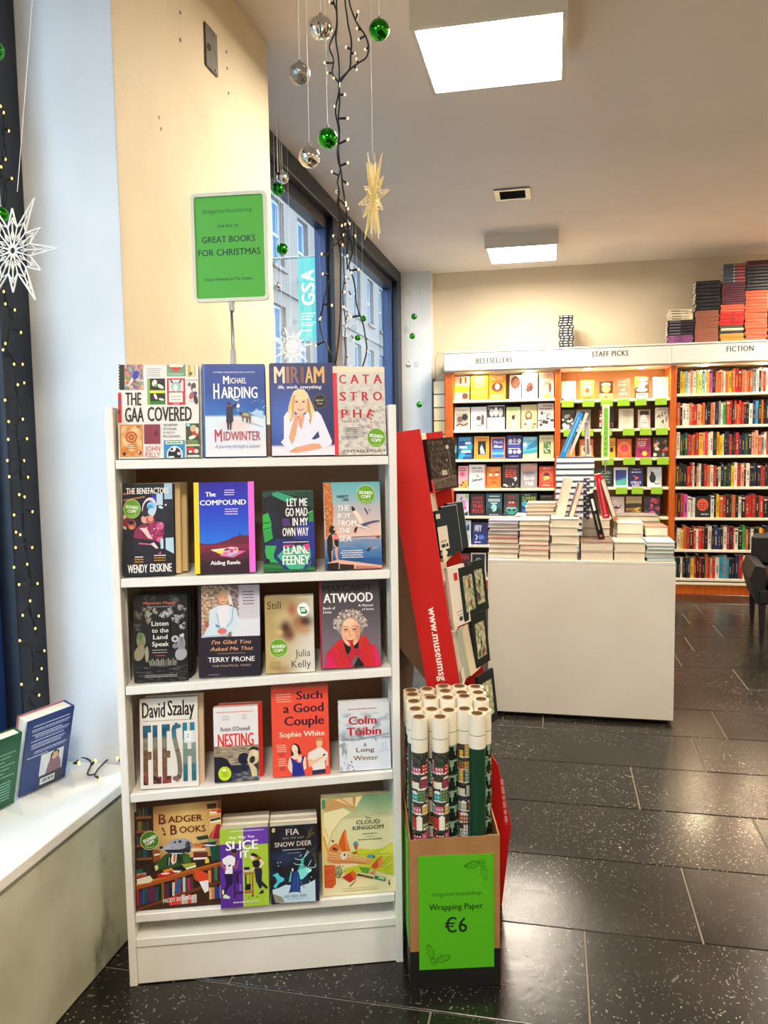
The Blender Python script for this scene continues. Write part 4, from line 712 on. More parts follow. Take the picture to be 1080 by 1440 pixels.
# ---------------------------------------------------------------- the setting
H = 3.07; WX = -1.52; PX = -1.18; YB = 7.90
def stone_mat():
    m = mat('dark_limestone', '26251f', 0.3); nt = m.node_tree; b = nt.nodes['Principled BSDF']; N = nt.nodes.new; L = nt.links.new
    tc = N('ShaderNodeTexCoord'); oi = N('ShaderNodeObjectInfo'); add = N('ShaderNodeVectorMath'); add.operation = 'ADD'
    geo = N('ShaderNodeNewGeometry')
    mul = N('ShaderNodeVectorMath'); mul.operation = 'SCALE'; mul.inputs['Scale'].default_value = 37.0
    cb = N('ShaderNodeCombineXYZ'); L(oi.outputs['Random'], cb.inputs[0]); L(oi.outputs['Random'], cb.inputs[1]); L(cb.outputs[0], mul.inputs[0])
    L(geo.outputs['Position'], add.inputs[0]); L(mul.outputs[0], add.inputs[1])
    n1 = N('ShaderNodeTexNoise'); n1.inputs['Scale'].default_value = 2.2; n1.inputs['Detail'].default_value = 9; L(add.outputs[0], n1.inputs[0])
    r1 = N('ShaderNodeValToRGB'); r1.color_ramp.elements[0].position = .3; r1.color_ramp.elements[1].position = .75
    r1.color_ramp.elements[0].color = (*hx('100f0d'), 1); r1.color_ramp.elements[1].color = (*hx('25211c'), 1); L(n1.outputs[0], r1.inputs[0])
    # shell and crinoid flecks
    def flecks(scale, thr, rot, stretch):
        mp = N('ShaderNodeMapping'); mp.inputs['Rotation'].default_value = (0, 0, rot); mp.inputs['Scale'].default_value = stretch
        nw = N('ShaderNodeTexNoise'); nw.inputs['Scale'].default_value = 9; mv = N('ShaderNodeVectorMath'); mv.operation = 'SCALE'; mv.inputs['Scale'].default_value = .12; L(add.outputs[0], nw.inputs[0]); L(nw.outputs['Color'], mv.inputs[0])
        a2 = N('ShaderNodeVectorMath'); a2.operation = 'ADD'; L(add.outputs[0], a2.inputs[0]); L(mv.outputs[0], a2.inputs[1]); L(a2.outputs[0], mp.inputs[0])
        v = N('ShaderNodeTexVoronoi'); v.inputs['Scale'].default_value = scale; v.inputs['Randomness'].default_value = 1.0; L(mp.outputs[0], v.inputs[0])
        lt = N('ShaderNodeMath'); lt.operation = 'LESS_THAN'; lt.inputs[1].default_value = thr; L(v.outputs['Distance'], lt.inputs[0])
        sep = N('ShaderNodeSeparateColor'); L(v.outputs['Color'], sep.inputs[0]); gt = N('ShaderNodeMath'); gt.operation = 'GREATER_THAN'; gt.inputs[1].default_value = .55; L(sep.outputs[0], gt.inputs[0])
        m2 = N('ShaderNodeMath'); m2.operation = 'MULTIPLY'; L(lt.outputs[0], m2.inputs[0]); L(gt.outputs[0], m2.inputs[1]); return m2.outputs[0]
    fl = [flecks(70, .15, .5, (1, .3, 1)), flecks(58, .14, -.7, (.35, 1, 1)), flecks(130, .24, .2, (1, .6, 1)), flecks(26, .085, 1.2, (1, .4, 1))]
    out = fl[0]
    for f in fl[1:]:
        mm = N('ShaderNodeMath'); mm.operation = 'MAXIMUM'; L(out, mm.inputs[0]); L(f, mm.inputs[1]); out = mm.outputs[0]
    # flecks come in drifts
    nd = N('ShaderNodeTexNoise'); nd.inputs['Scale'].default_value = 1.7; nd.inputs['Detail'].default_value = 5; L(add.outputs[0], nd.inputs[0])
    rd = N('ShaderNodeValToRGB'); rd.color_ramp.elements[0].position = .42; rd.color_ramp.elements[1].position = .62; rd.color_ramp.elements[0].color = (.12, .12, .12, 1); rd.color_ramp.elements[1].color = (.62, .62, .62, 1); L(nd.outputs[0], rd.inputs[0])
    mk = N('ShaderNodeMath'); mk.operation = 'MULTIPLY'; L(out, mk.inputs[0]); L(rd.outputs[0], mk.inputs[1])
    mx = N('ShaderNodeMix'); mx.data_type = 'RGBA'; L(mk.outputs[0], mx.inputs[0]); L(r1.outputs[0], mx.inputs[6]); mx.inputs[7].default_value = (*hx('b4ac9c'), 1)
    L(mx.outputs[2], b.inputs['Base Color'])
    rr = N('ShaderNodeMapRange'); rr.inputs[3].default_value = .12; rr.inputs[4].default_value = .34; L(n1.outputs[0], rr.inputs[0]); L(rr.outputs[0], b.inputs['Roughness'])
    nb = N('ShaderNodeTexNoise'); nb.inputs['Scale'].default_value = 25; nb.inputs['Detail'].default_value = 6; bp = N('ShaderNodeBump'); bp.inputs['Strength'].default_value = .18; bp.inputs['Distance'].default_value = .003
    L(add.outputs[0], nb.inputs[0]); L(nb.outputs[0], bp.inputs['Height']); L(bp.outputs[0], b.inputs['Normal'])
    return m
M_STONE = stone_mat(); M_GROUT = mat('floor_grout', '8a7f6e', .8)
floor = struct(MB().box(-1.60, 3.60, -2.6, YB, -.10, -.004).build('floor', M_GROUT))
JOINT = {-1: (-.83, .09, 1.0), 0: (-.52, .413, 1.45), 1: (-.20, .72, 1.6), 2: (-.62, .326, 1.3), 3: (-.3, .634, 1.5), 4: (-.05, .80, 1.75), 5: (-.4, .60, 1.35), 6: (-.1, 1.071, 1.9), 7: (-.2, .78, 1.7), 8: (0, .915, 1.8), 9: (.2, 1.18, 2.1), 10: (-.1, 1.02, 1.95), 11: (.2, 1.18, 2.0), 12: (.5, 1.62, 2.4)}
tm = {}
rt_ = random.Random(2)
for k in range(-12, 14):
    y0 = 2.228+.4055*k; y1 = min(y0+.4055, YB-.002)
    if y1 < -2.5: continue
    js = sorted(JOINT.get(k, (rt_.uniform(-.7, -.2), rt_.uniform(.25, .7), rt_.uniform(1.2, 1.6))))
    xs = [PX-.01] + [j for j in js if j > PX+.15]
    while xs[-1] < 2.9: xs.append(xs[-1]+rt_.uniform(.7, 1.05))
    xs.append(3.6)
    for a, b in zip(xs, xs[1:]):
        g = .0028; dz = rt_.uniform(-.0006, .0006)
        me = MB().box(a+g, b-g, max(y0, -2.6)+g, y1-g, -.03, dz, bev=.0015).mesh('floor_tile', M_STONE); link('floor_tile', me, floor)
# walls
wall_left = MB()
def wall_piece(mb, x0, x1, y0, y1, z0, z1): mb.box(x0, x1, y0, y1, z0, z1, mi=1)
wall_left.add([(PX, 2.05, 0), (PX, 3.28, 0), (PX, 3.28, H), (PX, 2.05, H)], [(0, 1, 2, 3)], mi=0)
wall_left.box(WX-.12, PX-.001, 2.05, 3.28, 0, H, mi=1)
wall_left.box(WX-.12, PX, 7.77, YB, 0, H, mi=1)
wall_left.box(WX-.12, PX, -2.6, -1.6, 0, H, mi=1)
wall_left.box(WX-.12, WX-.02, -1.6, 2.05, 0, .40, mi=1); wall_left.box(WX-.12, WX-.02, 3.28, 7.77, 0, .40, mi=1)
wall_left = struct(wall_left.build('wall_left', [M_CREAM, M_REVEAL]))
# screw holes and a filler patch left in the pier
for (y, z) in ((2.472, 2.79), (2.465, 2.703), (2.843, 2.84), (2.845, 2.783), (2.851, 2.698), (2.30, 2.40), (2.31, 2.37)):
    MB().lathe([(.0001, .0), (.004, .0), (.006, .0012)], 7, M=T(PX+.0004, y, z) @ RY(90)).build('screw_hole', M_DARKMETAL, wall_left)
wall_back = struct(MB().box(-1.64, 3.7, YB, YB+.15, 0, H).build('wall_back', M_BACKWALL))
wall_right = struct(MB().box(3.60, 3.75, -2.6, YB, 0, H).build('wall_right', M_BACKWALL))
wall_front = struct(MB().box(-1.64, 3.75, -2.75, -2.6, 0, H).build('wall_front', M_BACKWALL))
ceiling = struct(MB().box(-1.64, 3.75, -2.75, YB+.15, H, H+.12).build('ceiling', M_CEIL))
# windows: navy frames with glass
def window(name, y0, y1, muls, jl, jr):
    w_ = struct(empty(name, loc=(WX, y0, .47)))
    def part(nm, x0, x1, a, b, z0, z1, m, bev=.004): return MB().box(x0-WX, x1-WX, a-y0, b-y0, z0-.47, z1-.47, bev=bev).build(nm, m, w_)
    zt = H-.002; zb = .472
    part('top_rail', WX-.10, WX+.045, y0, y1, zt-.115, zt, M_DARKNAVY)
    part('bottom_rail', WX-.10, WX+.03, y0, y1, zb, zb+.06, M_NAVY)
    if jl: part('jamb', WX-.10, WX+.045, y0, y0+jl, zb+.061, zt-.116, M_DARKNAVY)
    if jr: part('jamb', WX-.10, WX+.045, y1-jr, y1, zb+.061, zt-.116, M_DARKNAVY)
    ys = [y0+jl]
    for a, b in muls:
        part('mullion', WX-.10, WX+.035, a, b, zb+.061, zt-.116, M_DARKNAVY if b-a > .15 else M_NAVY); ys += [a, b]
    ys.append(y1-jr)
    for a, b in zip(ys[::2], ys[1::2]):
        for c, d in ((a+.0005, a+.05), (b-.05, b-.0005)): part('sash_stile', WX-.085, WX-.005, c, d, zb+.061, zt-.116, M_NAVY)
        part('sash_rail', WX-.085, WX-.005, a+.051, b-.051, zt-.20, zt-.117, M_DARKNAVY); part('sash_rail', WX-.085, WX-.005, a+.051, b-.051, zb+.062, zb+.11, M_NAVY)
        part('glass', WX-.052, WX-.046, a+.051, b-.051, zb+.111, zt-.201, M_GLASS, 0)
    return w_
window('window_1', -1.6, 2.05, [(.10, .22)], .12, .125)
window('window_2', 3.28, 7.77, [(5.36, 5.56)], .10, .20)
# window seats: boxed ledge under each window
M_SCUFF = mottled('scuffed_white_panel', 'dcdcc8', 'aeac90', 3.2, .55, 10, lo=.32, hi=.68, c3='55533f')
def seat(y0, y1, nm):
    s_ = tag(empty('window_seat', loc=((WX+PX)/2, (y0+y1)/2, 0)), nm, 'window seat'); cx, cy = (WX+PX)/2, (y0+y1)/2
    MB().box(WX-.015-cx, PX+.004-cx, y0-cy, y1-cy, .438, .468, bev=.003).build('ledge_top', M_WHITE, s_)
    MB().box(PX-.030-cx, PX-.018-cx, y0-cy, y1-cy, .423, .437).build('painted_gap_shadow', M_BLACKPL, s_)  # black strip paints the shadow line under the ledge
    n = 3
    for i in range(n):
        a = y0+(y1-y0)*i/n; b = y0+(y1-y0)*(i+1)/n
        MB().box(PX-.022-cx, PX-.004-cx, a+.002-cy, b-.002-cy, .002, .422, bev=.002).build('front_panel', M_SCUFF, s_)
    return s_
seat(-1.59, 2.047, 'long white boxed window ledge with scuffed front under the near window'); seat(3.282, 7.765, 'white boxed window ledge under the far window behind the pier')
# steel plate on the pier
pl = tag(empty('wall_plate', loc=(PX+.004, 2.70, 2.78)), 'grey steel plate with a keyhole slot high on the cream pier', 'metal plate')
MB().box(-.003, .004, -.05, .047, -.072, .072, bev=.002).build('plate', M_DARKMETAL, pl)
MB().lathe([(.0001, .0), (.012, .0), (.012, .002)], 12, M=T(.0045, -.03, -.005) @ RY(90)).build('keyhole', M_BLACKPL, pl)
for z in (-.060, .060): MB().lathe([(.0001, .003), (.004, .003), (.005, 0)], 8, M=T(.0045, .02, z) @ RY(90)).build('screw', M_METAL, pl)
# ceiling fittings
M_PANEL = emis('lamp_diffuser', 'fff', 0); _b = M_PANEL.node_tree.nodes['Principled BSDF']; _b.inputs['Emission Color'].default_value = (*LAMP_COL, 1); _b.inputs['Emission Strength'].default_value = LAMP_RADIANCE
M_LAMPBOX = mat('lamp_housing', 'd9d2c4', .5)
def lamp(x, y, label):
    t_ = tag(empty('ceiling_light', loc=(x, y, H)), label, 'ceiling light')
    b = MB(); s = .29
    for x0, x1, y0, y1 in ((-s, s, -s, -s+.018), (-s, s, s-.018, s), (-s, -s+.018, -s+.018, s-.018), (s-.018, s, -s+.018, s-.018)): b.box(x0, x1, y0, y1, -.118, -.002)
    b.build('housing', M_LAMPBOX, t_)
    MB().box(-s+.0182, s-.0182, -s+.0182, s-.0182, -.112, -.104).build('diffuser', M_PANEL, t_)
    return t_
lamp(-.248, 3.36, 'big square glowing ceiling panel nearest the camera, cut by the top edge of the photo')
lamp(-.262, 6.82, 'smaller looking glowing square ceiling panel near the back wall, beyond the vent')
lamp(-.248, -.10, 'square ceiling panel above and behind the camera'); lamp(2.3, -.10, 'added unseen ceiling panel behind the camera to the right')  # right-hand panels, here and below, are unseen and added to light the room
lamp(2.3, 3.36, 'added unseen ceiling panel to the right of the display table'); lamp(2.3, 6.82, 'added unseen ceiling panel in front of the fiction bookcase')
vt = tag(empty('ceiling_vent', loc=(-.28, 5.545, H)), 'small square metal air vent with dark slats between the two ceiling lights', 'vent')
b = MB()
for x0, x1, y0, y1 in ((-.118, .118, -.118, -.085), (-.118, .118, .085, .118), (-.118, -.085, -.085, .085), (.085, .118, -.085, .085)): b.box(x0, x1, y0, y1, -.012, -.001)
b.build('frame', M_METAL, vt); MB().box(-.084, .084, -.084, .084, -.004, -.002).build('backing', M_BLACKPL, vt)
sl = MB().box(-.084, .084, -.008, .008, -.002, 0, M=RX(30)).mesh('slat', M_BLACKPL)
for i in range(6): link('slat', sl, vt, T(0, -.07+i*.028, -.009))

# ---------------------------------------------------------------- the street outside
M_GRANITE = mottled('granite_wall', '8c8078', '55504b', 26, .85, 8, bump=.5, bscale=14)
M_PAVE = mottled('wet_paving', '8d9092', '5f6468', 5, .6, 8)
street = struct(MB().box(-12, -1.70, -8, 70, -.35, -.2).build('trim_street', M_PAVE))
bld = tag(empty('building', loc=(-9, 20, -.2)), 'grey stone building with tall sash windows across the street', 'building')
# facade in strips around the window openings
winy = [-4.3+2.72*i for i in range(22)]; rows = [(.9, 3.4), (4.1, 6.3), (7.55, 9.75)]
fb = MB(); z = 0; prev = 0
zs = [0]+[q for r in rows for q in r]+[12.5]
for i in range(0, len(zs), 2): fb.box(-.4, 0, -28, 50, zs[i], zs[i+1])
for a, b_ in rows:
    y = -28
    for wy in winy: fb.box(-.4, 0, y, wy-.62-20, a, b_); y = wy+.62-20
    fb.box(-.4, 0, y, 50, a, b_)
fb.build('facade', M_GRANITE, bld)
MB().box(.0, .22, -28, 50, 10.15, 10.4).build('cornice', M_GRANITE, bld); MB().box(.0, .10, -28, 50, 6.75, 6.95).build('string_course', M_GRANITE, bld)
wf = MB(); wf.box(-.25, -.18, -.62, -.55, 0, 2.2); wf.box(-.25, -.18, .55, .62, 0, 2.2); wf.box(-.25, -.18, -.55, .55, 0, .08); wf.box(-.25, -.18, -.55, .55, 2.12, 2.2); wf.box(-.24, -.17, -.55, .55, 1.06, 1.14); wf.box(-.24, -.19, -.015, .015, .08, 2.12)
M_SASH = mat('pale_sash_paint', '9fb4c4', .5); wfm = wf.mesh('window_frame', M_SASH)
M_DARKGLASS = mat('street_window_glass', '3f5f7c', .25, 0.0); wg = MB().box(-.232, -.228, -.55, .55, .08, 2.12).mesh('pane', M_DARKGLASS)
ws = MB().box(-.02, .12, -.72, .72, -.12, 0).mesh('window_ledge', M_GRANITE)
for r_, (a, b_) in enumerate(rows):
    for wy in winy:
        f_ = link('window_frame', wfm, bld, T(0, wy-20, a) @ Matrix.Diagonal((1, 1, (b_-a)/2.2, 1))); link('pane', wg, f_); link('window_ledge', ws, bld, T(0, wy-20, a))
ban = tag(empty('street_banner', loc=(-4.06, 13, 3.85)), 'teal vertical banner with big white letters hanging in the street beyond the window', 'banner')
k = Cov(.336, 1.38, (0, 0, 100, 410), '4fa294')
for ch, x0, y0, y1 in (('A', 18, 60, 118), ('S', 18, 122, 172), ('G', 18, 176, 236)):
    g, a, b_ = glyphs(ch, 2); k.l += 1e-3; hgt = 66
    for gx, (vs, fs) in g:
        k.mb.add([(lambda t_: (t_[0], t_[1]-p[2]*1e-3, t_[2]))(k.P(x0+hgt-(p[1]/CAP)*hgt, y1-(gx+p[0]-a)/(b_-a)*(y1-y0))) for p in vs], fs, 'f4fbfa')
for i, y in enumerate((272, 286, 300, 318, 330, 356)): k.small(16, 88-(i % 3)*12, y, 1, 1, 6, 'd4f0ea', 0)
k.mb.build('banner_print', M_PRINT, ban).location = (0, -.006, -.69)
MB().box(-.168, .168, -.005, .005, -.69, .69, col='4fa294').build('banner_cloth', M_PRINT, ban)
MB().tube([(-.168, 0, .70), (.168, 0, .70)], .012).build('banner_rod', M_METAL, ban); 
MB().tube([(-4.77, 0, .70), (-.17, 0, .70)], .02).build('wall_bracket', M_METAL, ban)
# ---------------------------------------------------------------- books
M_BOARDEDGE = mat('board_edge', 'e9e4d8', .6)
def book_meshes(w, h, t, face, spine, hard, page='page'):
    o = .003 if hard else 0.0; bt = .0025 if hard else .0007
    c = MB()
    c.box(-w/2, w/2, 0, bt, 0, h, face); c.box(-w/2, w/2, t-bt, t, 0, h, face)
    c.box(-w/2, -w/2+bt, bt, t-bt, 0, h, spine)
    p = MB().box(-w/2+bt+.0003, w/2-o-.0004, bt+.0002, t-bt-.0002, o+.0003, h-o-.0004)
    return c.mesh('cover', M_PRINT), p.mesh('page_block', M_PAGE)
def book(M, label, w, h, t, face, spine, cov=None, group=None, cat='book', hard=True, back=False, extra=None):
    r = tag(empty('book', M=M), label, cat, group)
    cm, pm = book_meshes(w, h, t, face, spine, hard)
    link('cover', cm, r); link('page_block', pm, r)
    if cov is not None:
        a = finish(cov).mb.build('cover_print', M_PRINT, r)
    return r
def copy_book(r, M, label, group=None, cream=None):
    c = r.copy(); COL.objects.link(c); c.parent = None; c.matrix_world = M; c['label'] = label
    if 'group' in c: del c['group']
    if group: c['group'] = group
    for ch in list(r.children):
        if ch.name.startswith('cover_print'): continue
        d = ch.copy()
        if cream and ch.name.startswith('cover'): d.data = cream
        COL.objects.link(d); d.parent = c
    return c

# ---------------------------------------------------------------- the white display bookcase
TH = math.degrees(math.atan2(.232, .681))
MBC = T(-1.076, 1.759, 0) @ RZ(TH)
BW, BD = .720, .262
bc = tag(empty('display_bookcase', M=MBC), 'white five-shelf display bookcase full of face-out books beside the cream pier', 'bookcase')
def bp(nm, x0, x1, y0, y1, z0, z1, m=M_WHITE, bev=.0015): return MB().box(x0, x1, y0, y1, z0, z1, bev=bev).build(nm, m, bc)
bp('side_panel', 0, .0195, 0, BD, 0, 1.50); bp('side_panel', BW-.0195, BW, 0, BD, 0, 1.50)
bp('back_panel', .0200, BW-.0200, BD-.008, BD, .10, 1.46, M_SHELFBACK)
bp('kickboard', .0200, BW-.0200, .006, .024, .002, .104)
SZ = [1.370, 1.074, .8065, .5265, .195]
for z, dz in zip(SZ, (0, 0, .016, .019, 0)):
    s_ = bp('shelf', -.339, .339, .001, BD-.0085, -.022, 0); s_.location = (BW/2, 0, z); s_.rotation_euler.y = -math.asin(dz/.68)
bp('bottom_shelf', .0200, BW-.0200, .001, BD-.0085, .105, .128)
for x in (.0197, BW-.0247): bp('shelf_track', x, x+.005, .05, .07, .15, 1.45, M_GREYPL, 0)
LEAN = 8
def shelf_z(row, u): return SZ[row]+((u-BW/2)/.68*(0, 0, .016, .019, 0)[row])
def place(row, u, v=.015, lean=LEAN, yaw=0, roll=0, dz=.0008):
    return MBC @ T(u, v, shelf_z(row, u)+dz) @ RZ(yaw) @ RX(-lean) @ RY(roll)
def on_shelf(row, u, w, h, t, cov, label, face, spine, copies, dx=.004, v=.015, lean=LEAN, yaw=0, roll=0, hard=True, ccol=None, tmpl=None):
    M0 = place(row, u, v, lean, yaw, roll, dz=.0008+t*math.sin(math.radians(lean))); r = book(M0, label, w, h, t, face, spine, cov, hard=hard)
    y = t
    for i in range(copies):
        Mi = place(row, u+dx*(i+1), v, lean, yaw, roll, .001) @ T(0, y+.0012*(i+1), 0)
        bottom = (MBC.inverted() @ Mi).translation; Mi = MBC @ T(0, 0, (MBC.inverted() @ M0).translation.z-bottom.z) @ (MBC.inverted() @ Mi)
        copy_book(r, Mi, cream=(book_meshes(w, h, t, 'ebe2cf', 'ebe2cf', hard)[0] if row == 4 and t > .015 else (book_meshes(w, h, t, ccol, ccol, hard)[0] if ccol else None)), label=('copy close behind the ', 'rearmost copy behind the ')[1 if i == copies-1 and copies > 1 else 0]+tmpl, group='spare copies behind the front books')
        y += t
    return r
on_shelf(0, .125, .197, .236, .019, c_gaa(), 'white cover patchworked with old match programmes and heavy black title, far left of top shelf', 'e9e6df', '2a2a2a', 1, .005, tmpl='white patchwork cover, top shelf', hard=False)
on_shelf(0, .311, .156, .236, .026, c_midwinter(), 'blue winter hardback showing a dark coated figure and a dog in snow', '1c4f9a', '173f80', 1, .001, tmpl='blue snow scene hardback, top shelf')
on_shelf(0, .483, .159, .238, .028, c_blonde(), 'dark blue book with a smiling blonde woman in a white shirt', '23306a', '3a1c30', 1, -.004, tmpl='blonde woman portrait book, top shelf')
on_shelf(0, .629, .134, .215, .020, c_catastrophe(), 'grey rubble photo cover with spaced red capitals, right end of the top shelf', 'c9c2bc', 'd8233a', 0, .002, tmpl='grey rubble cover, top shelf', hard=False)
book(place(0, .622, .060, LEAN-1, 0, 1.2), 'cream backed book standing taller behind the grey rubble cover', .150, .236, .014, 'eee0c8', 'c89a7a', None, hard=False)
on_shelf(1, .088, .126, .233, .026, c_benefactors(), 'dark novel with a crimson party photograph and a round green sticker, left of second shelf', '14121c', '6a3a1c', 2, .013, ccol='dcc090', tmpl='crimson party photograph novel, second shelf', hard=True)
on_shelf(1, .278, .152, .233, .028, c_compound(), 'cobalt blue novel with yellow and pink edge strips above a red desert', '2a1a90', 'ecd62e', 0, .002, tmpl='cobalt desert novel, second shelf')
on_shelf(1, .440, .133, .208, .022, c_mad(), 'green and navy novel with a horse shape and white capitals', '12222c', '1c5a3c', 1, .001, tmpl='green horse novel, second shelf')
on_shelf(1, .606, .148, .226, .024, c_boy(), 'seaside novel with a flying gull, orange rock and green sticker', 'a8bcc4', 'b8683a', 1, .001, tmpl='gull novel, second shelf', hard=False)
on_shelf(2, .108, .135, .220, .024, c_listen(), 'black book engraved with pale leaves and stones, left of third shelf', '0b0b0c', '0b0b0c', 2, .005, roll=.3, tmpl='black engraved leaves book, third shelf')
on_shelf(2, .281, .158, .244, .030, c_terry(), 'dark plum book with a boxed photo of a seated woman in pale blue', '17131f', '0a0a0e', 1, .001, tmpl='plum coloured photo book, third shelf', roll=.5)
on_shelf(2, .436, .126, .198, .020, c_still(), 'olive and cream paperback with a blurred figure and a green sticker at lower left', 'c8bd98', 'a8925c', 1, .002, tmpl='blurred figure paperback, third shelf', hard=False)
on_shelf(2, .595, .159, .231, .034, c_red_scarf(), 'grey cover with a curly haired woman in a red coat, finger to her lips', '3a353a', '5a1c28', 1, .002, tmpl='red coat portrait book, third shelf')
on_shelf(3, .119, .147, .230, .022, c_flesh(), 'white cover with tall letters filled by a landscape, left of fourth shelf', 'e6e0d6', 'd8cec0', 1, .012, ccol='dccdb4', tmpl='tall lettered white book, fourth shelf', hard=False)
on_shelf(3, .290, .115, .193, .024, c_nesting(), 'white paperback with a red title above a pebble beach and a lime sticker', 'e9e6e8', 'e0281e', 1, .010, ccol='e0281e', tmpl='pebble beach paperback, fourth shelf', hard=False)
on_shelf(3, .458, .150, .231, .024, c_such(), 'bright coral paperback with two drawn figures under a dark purple title', 'f0513c', 'c83424', 1, .001, tmpl='coral paperback, fourth shelf', hard=False)
on_shelf(3, .627, .137, .176, .022, c_winter(), 'small pale hardback with a snowy field and fat red letters', 'dfe2e4', 'a01428', 1, .001, tmpl='snowy field hardback, fourth shelf')
on_shelf(4, .132, .224, .283, .012, c_badger(), 'large picture book with an animal shopkeeper at a counter among books', '3a2010', '3a2010', 0, .001, tmpl='animal shopkeeper picture book, bottom shelf')
on_shelf(4, .303, .125, .199, .034, c_slice(), 'purple and lime paperback with two figures at a trolley', 'a8c83a', '5a2a98', 2, .001, v=-.013, lean=10, tmpl='purple and lime paperback, bottom shelf', hard=False)
on_shelf(4, .4335, .126, .198, .032, c_snowdeer(), 'midnight blue paperback with a glowing deer on snow', '0b0f1c', '0b0f1c', 2, .0, v=-.012, lean=10, tmpl='deer paperback, bottom shelf', hard=False)
on_shelf(4, .604, .193, .259, .012, c_cloud(), 'tall golden green storybook with sailing boats and a hot air balloon', 'e4dca8', 'b08840', 1, .000, v=.012, tmpl='golden storybook, bottom shelf')
# red fore-edge strips belong to the small red spined copies
# ---------------------------------------------------------------- green sign on its telescopic stem, standing on the top shelf
sg = tag(empty('sign_stand', M=MBC @ T(.300, .225, 1.371)), 'green sign in a white frame on a thin grey stem above the blue winter book', 'sign')
MB().lathe([(.0001, 0), (.045, 0), (.045, .006), (.008, .012), (.0001, .012)], 20).build('base', M_GREYPL, sg)
MB().lathe([(.0085, .012), (.0085, .290), (.0065, .295), (.0001, .295)], 12).build('lower_tube', M_GREYPL, sg, True)
MB().lathe([(.0048, .294), (.0048, .402), (.0001, .402)], 12).build('upper_tube', M_METAL, sg, True)
MB().box(-.007, .007, -.006, .006, .398, .428, bev=.002).build('clamp', M_GREYPL, sg)
fr = MB(); rad = .014; W2, Z0, Z1 = .1065, .424, .714
def rr(x0, x1, z0, z1, r, n=5):
    P = []
    for cx, cz, a0 in ((x1-r, z0+r, -90), (x1-r, z1-r, 0), (x0+r, z1-r, 90), (x0+r, z0+r, 180)):
        for i in range(n+1): a = math.radians(a0+90*i/n); P.append((cx+r*math.cos(a), cz+r*math.sin(a)))
    return P
A = rr(-W2, W2, Z0, Z1, .014); B = rr(-W2+.0095, W2-.0095, Z0+.0095, Z1-.0095, .008); n = len(A)
vs = [(x, -.006, z) for x, z in A]+[(x, -.006, z) for x, z in B]+[(x, .006, z) for x, z in A]+[(x, .006, z) for x, z in B]
fs = []
for i in range(n):
    j = (i+1) % n; fs += [(i, j, n+j, n+i), (2*n+j, 2*n+i, 3*n+i, 3*n+j), (2*n+i, 2*n+j, j, i), (n+i, n+j, 3*n+j, 3*n+i)]
M_FRAME = mat('cream_plastic_frame', 'dedbc8', .35)
fr.add(vs, fs); fr.build('frame', M_FRAME, sg)
MB().box(-W2+.008, W2-.008, -.001, .003, Z0+.008, Z1-.008, col='4fae2c').build('sign_card', M_PRINT, sg)
k = Cov(.196, .272, (143, 102, 717, 897)); k.l = .0013
for s, x0, x1, y0, y1, wt, c in (('thegutterbookshop', 212, 620, 196, 230, 0, '1c5a22'), ('OUR PICK OF', 330, 505, 322, 344, 1, '0c2a2a'), ('GREAT BOOKS', 200, 640, 410, 458, 1, '062020'), ('FOR CHRISTMAS', 168, 680, 510, 560, 1, '062020'), ('Enjoy Christmas In The Gutter…', 218, 635, 732, 754, 1, '0c2a2a')): k.t(s, x0, x1, y0, y1, c, wt)
MB_ = k.mb.build('lettering', M_PRINT, sg); MB_.location = (0, 0, Z0+.0085)
sg.rotation_euler = (0, 0, math.radians(TH-14))

# ---------------------------------------------------------------- cardboard box of wrapping paper rolls
MBX = T(-.356, 1.891, 0) @ RZ(15)
bx = tag(empty('wrapping_paper_box', M=MBX), 'tall brown cardboard box with a green price sign, standing right of the white bookcase', 'box')
bw, bd, bh = .232, .250, .402
def card(nm, x0, x1, y0, y1, tops, m=M_CARD):
    # tops: heights along the long direction with a cut, slightly ragged edge
    alongx = (x1-x0) > (y1-y0); n = 14; vs = []; fs = []
    for i in range(n+1):
        q = i/n; h = tops[0]+(tops[1]-tops[0])*q+rt_.uniform(-.0012, .0012)
        a = (x0+(x1-x0)*q, y0) if alongx else (x0, y0+(y1-y0)*q); b = (x0+(x1-x0)*q, y1) if alongx else (x1, y0+(y1-y0)*q)
        vs += [(*a, .1002), (*b, .1002), (*b, h), (*a, h)]
    for i in range(n):
        s0, s1 = i*4, i*4+4; fs += [(s0, s1, s1+3, s0+3), (s1+1, s0+1, s0+2, s1+2), (s0+3, s1+3, s1+2, s0+2), (s0+1, s1+1, s1, s0)]
    fs += [(3, 2, 1, 0), (n*4, n*4+1, n*4+2, n*4+3)]
    return MB().add(vs, fs).build(nm, m, bx)
card('front_panel', 0, bw, 0, .004, (.398, .404)); card('back_panel', 0, bw, bd-.004, bd, (.45, .45))
card('side_panel', 0, .004, .0042, bd-.0042, (.402, .45)); card('side_panel', bw-.004, bw, .0042, bd-.0042, (.404, .45))
MB().box(-.0012, bw+.0012, -.0012, .0038, .001, .100).box(-.0012, bw+.0012, bd-.0038, bd+.0012, .001, .100).box(-.0012, .0038, .0038, bd-.0038, .001, .100).box(bw-.0038, bw+.0012, .0038, bd-.0038, .001, .100).box(.0038, bw-.0038, .0038, bd-.0038, .001, .005).build('black_base_band', mat('black_print', '12110f', .55), bx)
M_LIME = mat('lime_paper', '56b81a', .5)
MB().box(.0225, .2160, -.0026, -.0002, .052, .356).build('price_sign', M_LIME, bx); MB().box(-.0022, -.0003, .02, .20, .10, .38).build('side_sign', M_LIME, bx)
k = Cov(.1935, .304, (126, 800, 490, 1305)); k.l = .0006
